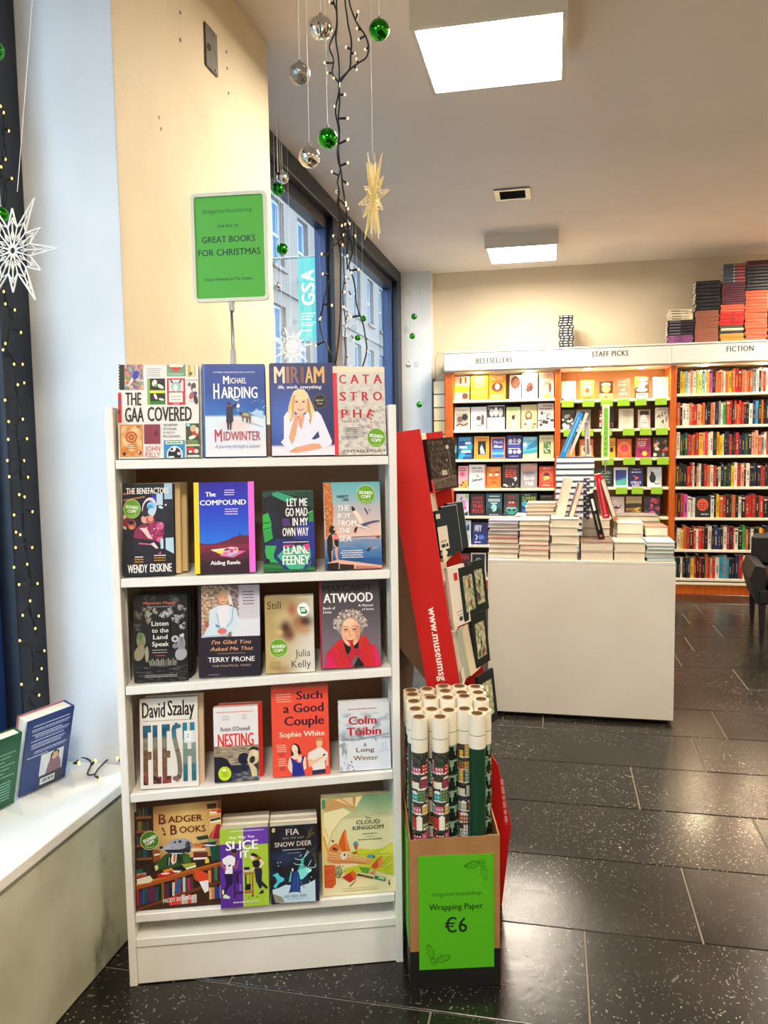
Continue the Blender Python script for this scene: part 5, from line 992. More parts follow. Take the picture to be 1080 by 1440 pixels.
k.t('thegutterbookshop', 188, 430, 960, 978, '2c6a14', 0); k.t('Wrapping Paper', 176, 436, 1014, 1040, '12240c', 1); k.t('€6', 250, 360, 1078, 1142, '12240c', 1)
def holly(cx, cy, a0, s):
    for a in (a0, a0+95):
        ca, sa = math.cos(math.radians(a)), math.sin(math.radians(a)); pts = []
        prof = [(12, 0), (28, 14), (34, 8), (48, 20), (56, 9), (72, 14), (88, 0), (72, -14), (56, -9), (48, -20), (34, -8), (28, -14), (12, 0)]
        pts = [(cx+s*(x*ca-y*sa), cy+s*(x*sa+y*ca)) for x, y in prof]; k.ln(pts, 1.6, '1c4a10'); k.ln([pts[0], pts[6]], 1.2, '1c4a10')
    for dx, dy in ((-8, -6), (8, -6), (0, 8)):
        for rr_, c in ((9, '1c4a10'), (7.4, '56b81a')): k.e(cx+dx*s, cy+dy*s, rr_*s, rr_*s, c, 14)
holly(432, 836, 75, .95); holly(196, 1268, -110, .95)
k.ln([(388, 832), (345, 846)], 1.5, '1c4a10')
lp = finish(k).mb.build('sign_lettering', M_PRINT, bx); lp.location = (.0225+.09675, -.0022, .052)
# patterned rolls
PAT = {}
def roll_mesh(kind):
    if kind in PAT: return PAT[kind]
    R, L = .0212, .70; n, m = 28, 110; mb = MB(); rr_ = random.Random(hash(kind) % 97 if False else len(PAT)+3)
    if kind == 'green':
        mb.lathe([(R, 0), (R, L-.085)], n, '17402c'); 
    else:
        n, m = 36, 210; BG = {'village': ['3c4a38', '2c3430', '5c5448', '283838'], 'wood': ['8fb8a0', '86ae98', '98bea6'], 'night': ['3a3e44', '24302c', '4c4640']}[kind]
        img = [[hx(rr_.choice(BG)) for _ in range(n)] for _ in range(m)]
        cols = {'village': ['a8405a', 'e8dcc4', 'c83c34', '3a9aa0', 'd8b060', 'c86a8a', '6a8a5a', 'f0ece0', 'e0806a'], 'night': ['e8e0cc', 'b8504a', 'd8b04a', '7a9a8a', 'e8e4d8', 'a86a4a', 'c8c4b4']}
        y0 = 0
        while y0 < m-8:
            if kind == 'wood':
                for c in range(0, n, 6):
                    o_ = 3*((y0//14) % 2)
                    for yy in range(12):
                        for xx in range(-(3-yy//4), 4-yy//4):
                            if y0+yy < m: img[y0+yy][(c+o_+xx) % n] = hx(rr_.choice(['14281c', '1c3424', '10201a']))
                    for xx in range(6):
                        if y0+2 < m: img[y0+rr_.randint(0, 3)][(c+xx+3+o_) % n] = hx(rr_.choice(['f0ecdc', 'c8a070', '3c2a1c']))
                y0 += 14
            else:
                c = rr_.randint(0, 3); e_ = c+n
                while c < e_:
                    w_, h_ = rr_.randint(3, 6), rr_.randint(6, 12); col = hx(rr_.choice(cols[kind])); roof = hx(rr_.choice(['2c2420', '6a2a2a', 'f8f4ec', '3c4a4a', 'f8f4ec'])); win = hx(rr_.choice(['f8e8a0', '2c3440', 'fff8e0']))
                    for xx in range(min(w_, e_-c)):
                        for yy in range(h_):
                            if y0+yy < m: img[y0+yy][(c+xx) % n] = win if (yy % 3 == 1 and xx % 2 == 1) else col
                        for yy in range(2 if 0 < xx < w_-1 else 1):
                            if y0+h_+yy < m: img[y0+h_+yy][(c+xx) % n] = roof
                    c += w_+rr_.randint(0, 1)
                for c in range(n):
                    if rr_.random() < .6: img[y0][c] = hx('f4f2ea')
                y0 += rr_.randint(11, 15)
        hz_ = (L-.085)/m
        for j in range(m):
            i = 0
            while i < n:
                e_ = i+1
                while e_ < n and e_-i < 3 and img[j][e_] == img[j][i]: e_ += 1
                a, b2 = 2*PI*i/n, 2*PI*e_/n
                mb.v += [(R*math.cos(a), R*math.sin(a), j*hz_), (R*math.cos(b2), R*math.sin(b2), j*hz_), (R*math.cos(b2), R*math.sin(b2), (j+1)*hz_), (R*math.cos(a), R*math.sin(a), (j+1)*hz_)]
                mb.c += [img[j][i]]*4; q = len(mb.v)-4; mb.f.append((q, q+1, q+2, q+3)); mb.m.append(0); i = e_
    lb = MB().lathe([(R+.0003, L-.087), (R+.0003, L-.053)], 24, 'f2ecd8').lathe([(R+.0003, L-.053), (R+.0003, L-.0515)], 24, '4a5a4a').lathe([(R+.0003, L-.0515), (R+.0003, L), (.0140, L), (.0138, L-.10)], 24, 'f2ecd8')
    e = MB()
    for i in range(5): e.lathe([(.0148+i*.0012, L+.0002), (.0155+i*.0012, L+.0002)], 24, 'b8a080')
    e.lathe([(.0132, L-.02), (.0132, L+.0014), (.0146, L+.0014), (.0146, L-.02)], 20, '8a6848')
    PAT[kind] = (mb.mesh('paper', M_GLOSS), lb.mesh('label_band', M_PRINT), e.mesh('cardboard_core', M_PRINT)); return PAT[kind]
rolls = [(.0317, .0280, 'village', 'front left roll with a red and cream village pattern'), (.0850, .0290, 'village', 'middle front roll with a village pattern and pink houses'), (.180, .0290, 'green', 'plain dark green roll at the front right'),
 (.0262, .0720, 'green', 'plain dark green roll in the left corner of the box'), (.0690, .0720, 'night', 'night village roll just behind the front left rolls'), (.1125, .0670, 'wood', 'pale green forest roll behind the middle front roll'), (.1535, .0660, 'night', 'night village roll beside the plain green front roll'), (.2030, .0740, 'wood', 'pale green forest roll on the right side')]
for j, v in enumerate((.117, .161, .205)):
    for i in range(5): rolls.append((.0262+i*.0448, v, ['village', 'wood', 'green', 'night', 'wood', 'village', 'night'][(i*3+j*2) % 7], '%s roll in the %s row, %s from the left' % ('wrapping paper', ('third', 'fourth', 'rearmost')[j], ('first', 'second', 'third', 'fourth', 'fifth')[i])))
for i, (u, v, kd, lb) in enumerate(rolls):
    me = roll_mesh(kd); r = tag(empty('wrapping_paper_roll', M=MBX @ T(u, v, .0065+rt_.uniform(0, .014)+ (.012 if v > .1 else 0)) @ RZ(rt_.uniform(0, 360))), lb, 'paper roll', 'wrapping paper rolls in the box')
    for nm, m_ in zip(('paper', 'label_band', 'cardboard_core'), me): link(nm, m_, r)

# ---------------------------------------------------------------- red cardboard calendar stand, leaning, seen from its side
YS = 2.30
st = tag(empty('calendar_stand', loc=(-.30, YS, 0)), 'leaning red cardboard display stand with a white web address, behind the wrapping paper box', 'display stand')
def prof(pts, y0, y1, m, nm): return MB().prism([(x+.30, z) for x, z in pts], y0, y1).build(nm, m, st)
side = [(-.150, .002), (-.122, .259), (-.160, .441), (-.235, .56), (-.274, .690), (-.310, .917), (-.385, 1.443), (-.463, 1.434), (-.455, 1.18), (-.374, .678), (-.330, .40), (-.330, .002)]
prof(side, 0, .006, M_REDCARD, 'side_panel'); prof([(-.235, .30), (-.235, .56), (-.274, .690), (-.310, .917), (-.385, 1.443), (-.463, 1.434), (-.455, 1.18), (-.374, .678), (-.330, .30)], .474, .48, M_REDCARD, 'side_panel')
prof([(-.455, 1.18), (-.470, 1.18), (-.560, .002), (-.545, .002), (-.475, .80), (-.374, .678)], .02, .46, mat('brown_card_back', '6b5242', .7), 'rear_prop')
dirx, dirz = (-.385+.274)/.753, 1.0
tiers = [1.25, 1.04, .835, .675, .50]
M_CREAMCARD = mat('cream_cardboard', 'e3d6bd', .7)
MB().box(-.012, .0, .0065, .4735, 0, .78, M=T(-.282+.30-.045, 0, .665) @ RY(-8.6)).build('back_board', M_CREAMCARD, st)
for z in tiers:
    x = -.274+(z-.690)*-.1474
    MB().box(0, .055, .0065, .4735, -.004, 0, M=T(x+.30-.045, 0, z) @ RY(-8.6)).box(.052, .055, .0065, .4735, 0, .035, M=T(x+.30-.045, 0, z) @ RY(-8.6)).build('pocket', M_CREAMCARD if z < 1.2 else M_REDCARD, st)
for yy in (.10, .19, .28): 
    for z in (.50, .86, 1.06, 1.27): MB().box(0, .05, 0, .003, 0, .085, M=T(-.274+(z-.69)*-.1474+.30-.045, yy, z) @ RY(-8.6)).build('divider', M_CREAMCARD, st)
# address running down the side
k = Cov(.40, .07, (0, 0, 400, 70)); k.l = .0003
k.t('www.museumsg', 0, 225, 4, 28, 'fff', 2, .02)
tx = k.mb.build('lettering', M_PRINT, st); tx.matrix_local = T(-.367+.30, -.0005, .912) @ RY(81.5) @ T(.20, 0, -.042)
k = Cov(.14, .02, (0, 0, 140, 20)); k.l = .0003; k.small(0, 140, 5, 1, 1, 9, 'e8a0a0', 0)
tx = k.mb.build('small_print', M_PRINT, st); tx.matrix_local = T(-.150+.30, -.0005, .40) @ RY(84) @ T(.07, 0, -.01)
# boxed calendars and framed prints in the pockets
M_MATTE = mat('matte_print', rough=.75, attr=True, Specular_IOR_Level=.25)
def item(name, BL, wv, hv, t, face, art, edge, label, cat='calendar'):
    wv, hv = Vector(wv), Vector(hv); w_, h_ = wv.length, hv.length; x = wv.normalized(); z = (hv-x*hv.dot(x)).normalized(); y = z.cross(x)
    o = Vector(BL)+x*w_/2
    r = tag(empty(name, M=basis(o, x, y, z)), label, cat, 'stock in the red stand')
    MB().box(-w_/2, w_/2, 0, t, 0, h_, edge, bev=.0008).build('box_body', M_MATTE, r)
    kk = Cov(w_, h_, (0, 0, 100, 140), face, off=.0002); art(kk); finish(kk, .001).mb.build('box_print', M_MATTE, r); return r
def a_street(k):
    k.grid(lambda u, v: mixc(rgb('1c1410'), rgb('6a5a50'), abs(nz(u*26+v*9, v*8))*2.2 if v < .8 else .9+nz(u*9, v*9)*.4), 26, 30, (5, 4, 95, 136))
    k.e(74, 26, 6, 6, 'd8d0c8', 12); k.ln([(76, 30), (82, 116)], 1.6, '9c8c80'); k.r(42, 88, 62, 102, 'c8beb4'); k.r(34, 92, 38, 100, '8a7a70'); k.r(66, 84, 72, 108, '786860'); k.ln([(8, 116), (95, 106)], 1.6, '9a8a7c'); k.e(66, 62, 2, 2, 'f0e8e0', 8)
def a_slate(k): k.r(0, 10, 26, 24, 'ddd6cc'); k.r(0, 48, 62, 116, 'e6dfd2'); k.small(10, 50, 88, 1, 1, 8, 'a8a098'); k.small(12, 56, 100, 1, 1, 10, '2c2c2c', 0); k.r(0, 122, 44, 132, 'd8dce0')
def a_plain(k): k.ln([(0, 1), (100, 1)], 2, 'b8c4c8'); k.ln([(99, 0), (99, 140)], 2, 'b8c4c8')
def a_white(k): k.r(30, 16, 52, 34, 'd02028'); k.small(22, 82, 106, 2, 8, 3, 'a8a49c'); k.e(74, 98, 9, 9, 'b0aca4', 14); k.e(74, 98, 7.6, 7.6, 'ece8e2', 14); k.small(34, 80, 120, 1, 1, 10, '3c3c3c', 0)
def a_frame(k):
    k.grid(lambda u, v: mixc(rgb('e6dcc8'), rgb('5c6c3c'), abs(nz(u*7, v*9, k.w*99))*2.4), 12, 14, (20, 24, 82, 118))
    for i in range(5): k.e(random.uniform(28, 74), random.uniform(40, 110), 7, 10, random.choice(['c8b48c', '8c4a3c', '3c4a2c', 'f0e8d8']), 8)
D_ = '121c1a'
item('boxed_calendar', (-.352, 2.322, 1.258), (.061, .14, .006), (-.020, 0, .155), .018, '1c1410', a_street, '2a0c0c', 'dark calendar with a rainy night street picture at the top of the red stand')
item('boxed_calendar', (-.330, 2.332, 1.055), (.033, .10, 0), (-.020, 0, .143), .009, '16242c', a_slate, '101c22', 'slate blue box turned to its barcode side, second tier of the red stand')
item('boxed_calendar', (-.318, 2.380, 1.060), (.036, .10, 0), (-.023, 0, .147), .009, '18242a', a_plain, '121a1e', 'plain slate blue box just behind the barcode box')
item('boxed_calendar', (-.306, 2.432, 1.066), (.038, .10, 0), (-.023, 0, .147), .012, '18242a', a_plain, '0c1214', 'rearmost slate blue box on the second tier')
item('boxed_calendar', (-.292, 2.334, .845), (.039, .10, 0), (-.025, 0, .180), .012, 'e6e0d8', a_white, 'd8d0c4', 'white boxed calendar with a small red logo and barcode')
item('framed_print', (-.268, 2.395, .850), (.036, .10, 0), (-.022, 0, .165), .010, D_, a_frame, D_, 'dark framed picture standing just behind the white boxed calendar', 'framed picture')
item('framed_print', (-.252, 2.500, .850), (.042, .11, 0), (-.022, 0, .165), .010, D_, a_frame, D_, 'dark framed picture furthest right on the third tier', 'framed picture')
item('framed_print', (-.238, 2.440, .690), (.036, .11, 0), (-.018, 0, .165), .010, D_, a_frame, D_, 'dark framed picture on the fourth tier above floor level', 'framed picture')
item('framed_print', (-.214, 2.400, .510), (.040, .11, 0), (-.019, 0, .165), .010, D_, a_frame, D_, 'dark framed picture lowest on the stand, behind the paper rolls', 'framed picture')
for i in range(3): item('card_pack', (-.272+i*.012, 2.325+i*.03, .684), (.021, .10, 0), (-.028, 0, .145), .006, ['c8c0ac', 'a8b0a4', 'd8ccb0'][i], a_plain, ['d8cfba', 'c4c8b8', 'ded2b8'][i], ['beige card pack nearest the camera under the white boxed calendar', 'grey green card pack between two beige ones', 'cream card pack farthest back under the white boxed calendar'][i], 'card pack')
# ---------------------------------------------------------------- things on the near window ledge
def sill_book(y0, label, face, art, w_, h_, t, hinge, col='book'):
    wv = Vector((.27*w_, .963*w_, 0)); lean = 14; d = Vector((.963, -.27, 0)); z = Vector((d.x*math.sin(math.radians(lean)), d.y*math.sin(math.radians(lean)), math.cos(math.radians(lean))))
    x = wv.normalized(); y = z.cross(x); base = Vector((-1.394+(y0-1.78)*.20, y0, .4745)); o = base+x*w_/2-d*0
    M = basis(o, x, y, z)
    r = tag(empty('book', M=M), label, 'book', 'books on the window ledge')
    bt = .0026
    MB().box(-w_/2, w_/2, 0, bt, 0, h_, face).box(w_/2-bt, w_/2, bt, t-bt, 0, h_, face).box(-w_/2, w_/2, t-bt, t, 0, h_, hinge).build('cover', M_GLOSS, r)
    MB().box(-w_/2+.004, w_/2-bt-.0003, bt+.0002, t-bt-.0002, .003, h_-.004).build('page_block', M_PAGE, r)
    k = Cov(w_, h_, (0, 0, 100, 150), face, off=.0003); art(k); finish(k, .001).mb.build('cover_print', M_GLOSS, r)
    # clear easel: a leaning rest on the room side, two feet running back under the book
    e = tag(empty('acrylic_easel', M=T(base.x, base.y, .4685) @ Matrix.Rotation(math.atan2(wv.y, wv.x), 4, 'Z')), 'clear acrylic easel propping up the '+' '.join(label.split()[:3]), 'book easel', 'clear acrylic easels')
    s0, s1 = w_*.30, w_*.78; a = math.tan(math.radians(lean))
    for s in (s0, s1):
        # foot plate under the book and triangular rest in front (room side is local -y)
        MB().add([(s, .030, .0005), (s, -.075, .0005), (s, -.075, .004), (s, -.016-.10*a, .105), (s, -.006-.10*a, .105), (s, -.004, .0045), (s, .030, .0045), (s+.003, .030, .0005), (s+.003, -.075, .0005), (s+.003, -.075, .004), (s+.003, -.016-.10*a, .105), (s+.003, -.006-.10*a, .105), (s+.003, -.004, .0045), (s+.003, .030, .0045)],
            [(0, 1, 2, 3, 4, 5, 6), (13, 12, 11, 10, 9, 8, 7)]+[(i, i+7, (i+1) % 7+7, (i+1) % 7) for i in range(7)]).build('easel_leg', M_ACRYL, e)
    return r
def art_blue(k):
    for i, (y, x0, x1) in enumerate(((14, 14, 92), (21, 12, 94), (31, 14, 78), (35, 20, 94), (44, 12, 82), (51, 14, 86), (58, 14, 78), (67, 22, 92), (76, 8, 52))): k.small(x0, x1, y, 1, 1, 2, 'c8d4ec', 0); k.small(x0, x1-4, y+3.6, 1, 1, 1.8, '9cb0dc', 0) if i % 2 else None
    k.r(38, 80, 88, 124, 'dfe4ea'); k.poly([(52, 124), (56, 104), (64, 92), (76, 92), (84, 108), (86, 124)], '8c6c7c'); k.e(69, 90, 7, 9, 'd8ac90', 12); k.poly([(58, 104), (60, 86), (68, 79), (78, 84), (78, 96), (74, 84), (66, 84), (62, 94)], '2c2426')
    k.r(36, 124, 92, 150, '3a4454'); k.r(42, 130, 74, 143, 'eef0f2')
    for i in range(14): k.r(45+i*2, 132, 45+i*2+random.choice((.7, 1.3)), 140, '14181c')
def art_green(k):
    for i in range(7): k.small(20, 92-(i % 3)*10, 34+i*8, 1, 1, 2, '8cc8a0', 0)
    for i in range(7): k.small(24, 88, 96+i*6, 1, 1, 2, '9cd4c8', 0)
sill_book(1.782, 'thick blue hardback standing back cover to the room on the near ledge', '1f3a7c', art_blue, .150, .222, .042, 'b86a80')
sill_book(1.610, 'green hardback at the very left edge on the near window ledge', '0f5a34', art_green, .150, .205, .034, '0c4428')

# ---------------------------------------------------------------- fairy lights
GARLAND=[[(-0.575, 2.131, 2.655), (-0.575, 2.123, 2.572), (-0.563, 2.108, 2.533), (-0.569, 2.12, 2.495), (-0.591, 2.132, 2.46), (-0.576, 2.117, 2.419), (-0.578, 2.109, 2.381), (-0.569, 2.126, 2.367), (-0.565, 2.13, 2.358), (-0.563, 2.112, 2.325), (-0.572, 2.112, 2.286), (-0.57, 2.13, 2.252), (-0.566, 2.125, 2.219), (-0.568, 2.109, 2.183), (-0.568, 2.118, 2.155), (-0.567, 2.132, 2.139), (-0.572, 2.119, 2.105), (-0.565, 2.108, 2.075), (-0.575, 2.124, 2.05), (-0.574, 2.131, 2.036)], [(-0.561, 2.117, 2.645), (-0.563, 2.109, 2.563), (-0.567, 2.126, 2.513), (-0.572, 2.129, 2.475), (-0.561, 2.111, 2.42), (-0.56, 2.113, 2.376), (-0.566, 2.131, 2.353), (-0.564, 2.124, 2.31), (-0.564, 2.108, 2.263), (-0.564, 2.119, 2.237), (-0.571, 2.132, 2.212), (-0.566, 2.118, 2.166), (-0.558, 2.108, 2.121), (-0.56, 2.125, 2.095), (-0.557, 2.13, 2.066), (-0.551, 2.113, 2.039)], [(-0.547, 2.125, 2.648), (-0.54, 2.109, 2.56), (-0.539, 2.118, 2.535), (-0.538, 2.132, 2.507), (-0.527, 2.119, 2.46), (-0.527, 2.108, 2.415), (-0.535, 2.124, 2.393), (-0.562, 2.131, 2.373), (-0.562, 2.113, 2.346)], [(-0.533, 2.113, 2.64), (-0.529, 2.111, 2.56), (-0.526, 2.129, 2.539), (-0.512, 2.127, 2.506), (-0.487, 2.109, 2.465), (-0.48, 2.116, 2.438), (-0.491, 2.132, 2.421), (-0.51, 2.121, 2.404), (-0.531, 2.108, 2.383), (-0.56, 2.122, 2.362)], [(-0.568, 2.108, 2.056), (-0.57, 2.122, 2.041), (-0.572, 2.132, 1.998), (-0.572, 2.115, 1.951), (-0.565, 2.11, 1.914), (-0.57, 2.127, 1.866), (-0.573, 2.129, 1.767), (-0.574, 2.111, 1.698), (-0.583, 2.114, 1.639), (-0.59, 2.131, 1.621), (-0.574, 2.123, 1.603)], [(-0.572, 2.113, 1.944), (-0.59, 2.111, 1.929), (-0.601, 2.129, 1.901), (-0.6, 2.127, 1.861), (-0.612, 2.109, 1.802), (-0.622, 2.116, 1.767), (-0.634, 2.132, 1.737), (-0.623, 2.121, 1.695), (-0.599, 2.108, 1.652), (-0.59, 2.122, 1.623)], [(-0.552, 2.128, 2.012), (-0.538, 2.11, 1.974), (-0.533, 2.115, 1.936), (-0.539, 2.131, 1.914), (-0.542, 2.122, 1.896), (-0.542, 2.108, 1.876), (-0.536, 2.121, 1.856), (-0.531, 2.132, 1.821), (-0.526, 2.116, 1.786), (-0.516, 2.109, 1.754), (-0.51, 2.127, 1.727), (-0.505, 2.129, 1.694), (-0.497, 2.111, 1.655), (-0.507, 2.113, 1.619), (-0.519, 2.131, 1.601)], [(-0.57, 2.117, 2.059), (-0.554, 2.132, 2.042), (-0.548, 2.12, 2.006), (-0.544, 2.108, 1.958), (-0.551, 2.123, 1.913), (-0.552, 2.131, 1.875)], [(-0.565, 2.108, 2.036), (-0.562, 2.122, 2.008), (-0.546, 2.132, 1.999), (-0.563, 2.115, 1.974), (-0.572, 2.11, 1.95), (-0.556, 2.127, 1.963), (-0.542, 2.129, 1.985), (-0.558, 2.111, 1.998), (-0.568, 2.114, 1.977), (-0.561, 2.131, 1.945), (-0.571, 2.123, 1.937)]]
GBULB=[(-0.582, 2.11, 2.561), (-0.505, 2.11, 2.527), (-0.509, 2.11, 2.485), (-0.505, 2.11, 2.458), (-0.539, 2.11, 2.442), (-0.488, 2.11, 2.431), (-0.516, 2.11, 2.424), (-0.512, 2.11, 2.409), (-0.512, 2.11, 2.383), (-0.599, 2.11, 2.41), (-0.59, 2.11, 2.383), (-0.575, 2.11, 2.368), (-0.545, 2.11, 2.323), (-0.574, 2.11, 2.296), (-0.538, 2.11, 2.262), (-0.538, 2.11, 2.208), (-0.54, 2.11, 2.148), (-0.585, 2.11, 2.129), (-0.542, 2.11, 2.094), (-0.573, 2.11, 2.076), (-0.547, 2.11, 2.038), (-0.618, 2.11, 1.916), (-0.616, 2.11, 1.863), (-0.592, 2.11, 1.778), (-0.627, 2.11, 1.743), (-0.64, 2.11, 1.672), (-0.523, 2.11, 1.957), (-0.516, 2.11, 1.869), (-0.546, 2.11, 1.906), (-0.536, 2.11, 1.862), (-0.556, 2.11, 1.812), (-0.539, 2.11, 1.744), (-0.494, 2.11, 1.652), (-0.56, 2.11, 1.987), (-0.55, 2.11, 1.989), (-0.559, 2.11, 1.936), (-0.542, 2.11, 2.029), (-0.548, 2.11, 2.045), (-0.555, 2.11, 1.962), (-0.538, 2.11, 1.99), (-0.584, 2.11, 1.961)]
FRAMEG=[[(-1.452, 1.936, 2.315), (-1.452, 1.946, 2.262), (-1.452, 1.937, 2.207), (-1.452, 1.927, 2.153), (-1.452, 1.933, 2.103), (-1.452, 1.92, 2.009), (-1.452, 1.919, 1.944), (-1.452, 1.915, 1.826), (-1.452, 1.93, 1.762), (-1.452, 1.908, 1.68), (-1.452, 1.921, 1.662), (-1.452, 1.934, 1.637), (-1.452, 1.94, 1.584), (-1.452, 1.946, 1.523), (-1.452, 1.935, 1.462), (-1.452, 1.936, 1.401), (-1.452, 1.942, 1.352), (-1.452, 1.941, 1.277), (-1.452, 1.941, 1.214), (-1.452, 1.94, 1.138), (-1.452, 1.956, 1.072), (-1.452, 1.957, 1.016), (-1.452, 1.948, 0.968), (-1.452, 1.959, 0.908), (-1.452, 1.973, 0.869), (-1.452, 1.947, 0.832), (-1.452, 1.955, 0.787), (-1.452, 1.946, 0.747), (-1.452, 1.926, 0.702), (-1.452, 1.945, 0.667)], [(-1.456, 1.954, 2.31), (-1.456, 1.944, 2.249), (-1.456, 1.955, 2.201), (-1.456, 1.925, 2.14), (-1.456, 1.951, 2.096), (-1.456, 1.918, 1.996), (-1.456, 1.937, 1.935), (-1.456, 1.913, 1.813), (-1.456, 1.948, 1.752), (-1.456, 1.906, 1.667), (-1.456, 1.94, 1.65), (-1.456, 1.949, 1.629), (-1.456, 1.937, 1.574), (-1.456, 1.961, 1.514), (-1.456, 1.932, 1.452), (-1.456, 1.95, 1.39), (-1.456, 1.938, 1.342), (-1.456, 1.956, 1.265), (-1.456, 1.937, 1.204), (-1.456, 1.955, 1.125), (-1.456, 1.952, 1.062), (-1.456, 1.972, 1.002), (-1.456, 1.944, 0.958), (-1.456, 1.975, 0.894), (-1.456, 1.968, 0.859), (-1.456, 1.963, 0.817), (-1.456, 1.951, 0.777), (-1.456, 1.961, 0.731), (-1.456, 1.922, 0.693), (-1.456, 1.96, 0.651)]]
FBULB=[(-1.445, 1.929, 2.312), (-1.445, 1.94, 2.3), (-1.445, 1.957, 2.259), (-1.445, 1.937, 2.178), (-1.445, 1.918, 2.152), (-1.445, 1.959, 2.135), (-1.445, 1.959, 2.029), (-1.445, 1.901, 1.823), (-1.445, 1.905, 1.791), (-1.445, 1.942, 1.781), (-1.445, 1.963, 1.723), (-1.445, 1.896, 1.685), (-1.445, 1.885, 1.667), (-1.445, 1.927, 1.633), (-1.445, 1.963, 1.636), (-1.445, 1.938, 1.578), (-1.445, 1.965, 1.585), (-1.445, 1.882, 1.533), (-1.445, 1.892, 1.476), (-1.445, 1.951, 1.484), (-1.445, 1.886, 1.428), (-1.445, 1.965, 1.43), (-1.445, 1.878, 1.371), (-1.445, 1.947, 1.369), (-1.445, 1.882, 1.327), (-1.445, 1.96, 1.322), (-1.445, 1.919, 1.276), (-1.445, 1.941, 1.268), (-1.445, 1.893, 1.222), (-1.445, 1.972, 1.224), (-1.445, 1.897, 1.174), (-1.445, 1.914, 1.165), (-1.445, 1.892, 1.132), (-1.445, 1.962, 1.123), (-1.445, 1.937, 1.079), (-1.445, 1.881, 1.079), (-1.445, 1.898, 1.028), (-1.445, 1.977, 1.017), (-1.445, 1.941, 0.974), (-1.445, 1.906, 0.94), (-1.445, 1.975, 0.923), (-1.445, 1.957, 0.891), (-1.445, 1.888, 0.873), (-1.445, 1.992, 0.817), (-1.445, 1.975, 0.769), (-1.445, 1.953, 0.745), (-1.445, 1.885, 0.75), (-1.445, 1.958, 0.696)]
MULG=[(-1.42, 5.391, 2.745), (-1.42, 5.367, 2.64), (-1.42, 5.393, 2.546), (-1.42, 5.336, 2.435), (-1.42, 5.361, 2.34), (-1.42, 5.404, 2.245), (-1.42, 5.373, 2.14), (-1.42, 5.399, 2.042), (-1.42, 5.373, 1.954)]
MBULB=[(-1.41, 5.389, 2.553), (-1.41, 5.508, 2.563), (-1.41, 5.409, 2.506), (-1.41, 5.535, 2.453), (-1.41, 5.331, 2.342), (-1.41, 5.455, 2.312), (-1.41, 5.418, 2.268), (-1.41, 5.374, 2.215), (-1.41, 5.409, 2.144), (-1.41, 5.584, 2.157), (-1.41, 6.052, 2.207), (-1.41, 5.415, 2.0)]
SILLG=[(-1.467, 2.094, 0.478), (-1.45, 2.101, 0.478), (-1.401, 2.058, 0.478), (-1.362, 2.047, 0.478), (-1.327, 2.017, 0.478), (-1.295, 1.947, 0.478), (-1.274, 1.95, 0.478), (-1.285, 1.99, 0.478), (-1.293, 2.068, 0.478), (-1.247, 2.045, 0.478)]
SBULB=[(-1.438, 2.106, 0.49), (-1.346, 1.985, 0.49), (-1.308, 2.009, 0.49), (-1.221, 1.892, 0.49), (-1.253, 2.036, 0.49)]

M_BULB = emis('warm_bulb', 'ffffff', 0); _b = M_BULB.node_tree.nodes['Principled BSDF']; _b.inputs['Emission Color'].default_value = (1, .52, .12, 1); _b.inputs['Emission Strength'].default_value = 1.1
M_BULBW = emis('pale_bulb', 'ffffff', 0); _b = M_BULBW.node_tree.nodes['Principled BSDF']; _b.inputs['Emission Color'].default_value = (1, .62, .36, 1); _b.inputs['Emission Strength'].default_value = .45
M_CABLE = mat('black_cable', '0c0d0c', .5); M_CABLENAVY = mat('dark_green_cable', '050806', .5)
def nearest(p, paths):
    best = None
    for path in paths:
        for q in path:
            d = (Vector(p)-Vector(q)).length
            if best is None or d < best[0]: best = (d, Vector(q))
    return best[1]
def smooth(path, n=4):
    P = [Vector(p) for p in path]; out = []
    for i in range(len(P)-1):
        a, b, c, d = P[max(i-1, 0)], P[i], P[i+1], P[min(i+2, len(P)-1)]
        for j in range(n):
            t = j/n; out.append(.5*((2*b)+(c-a)*t+(2*a-5*b+4*c-d)*t*t+(3*b-3*c+d-a)*t**3))
    out.append(P[-1]); return out
def string(name, paths, bulbs, r, bm, br, label, cm=M_CABLE, sm=True):
    o0 = Vector(paths[0][0]); root = tag(empty(name, loc=o0), label, 'fairy lights')
    sp = [smooth(p) if sm else p for p in paths]
    for p in sp: MB().tube([Vector(q)-o0 for q in p], r, 5).build('cable', cm, root)
    bulb = MB().sphere((0, 0, 0), br, 8, 6, sc=(1, 1, 1.5)).mesh('bulb', bm, True)
    for b in bulbs:
        q = nearest(b, sp); b = Vector(b); d = b-q; L = d.length
        if L > .05: q = b-d*(.05/L)+Vector((0, 0, -.0)); q = nearest(b, sp) if L < .09 else q
        if L > .004: MB().tube([q-o0, q-o0+(b-q)*.85], [r*1.25, r*1.5], 5).build('bulb_holder', cm, root)
        link('bulb', bulb, root, T(*(b-o0)))
    return root
string('fairy_lights', GARLAND, GBULB, .0023, M_BULBW, .0029, 'tangled black string of fairy lights hanging from the ceiling between the baubles')
string('fairy_lights', FRAMEG, FBULB, .0022, M_BULB, .0027, 'glowing amber fairy lights running down the navy frame of the near window', M_CABLENAVY)
string('fairy_lights', [MULG], MBULB, .0035, M_BULBW, .0065, 'thin pale string of lights hanging along the far window mullion')
string('fairy_lights', [SILLG, [(-1.381, 2.033, .478), (-1.375, 2.02, .480), (-1.370, 1.995, .484)], [(-1.274, 1.95, .478), (-1.255, 1.925, .482), (-1.245, 1.915, .488)]], SBULB, .0024, M_BULB, .0042, 'short end of amber fairy lights curled on the white window ledge')

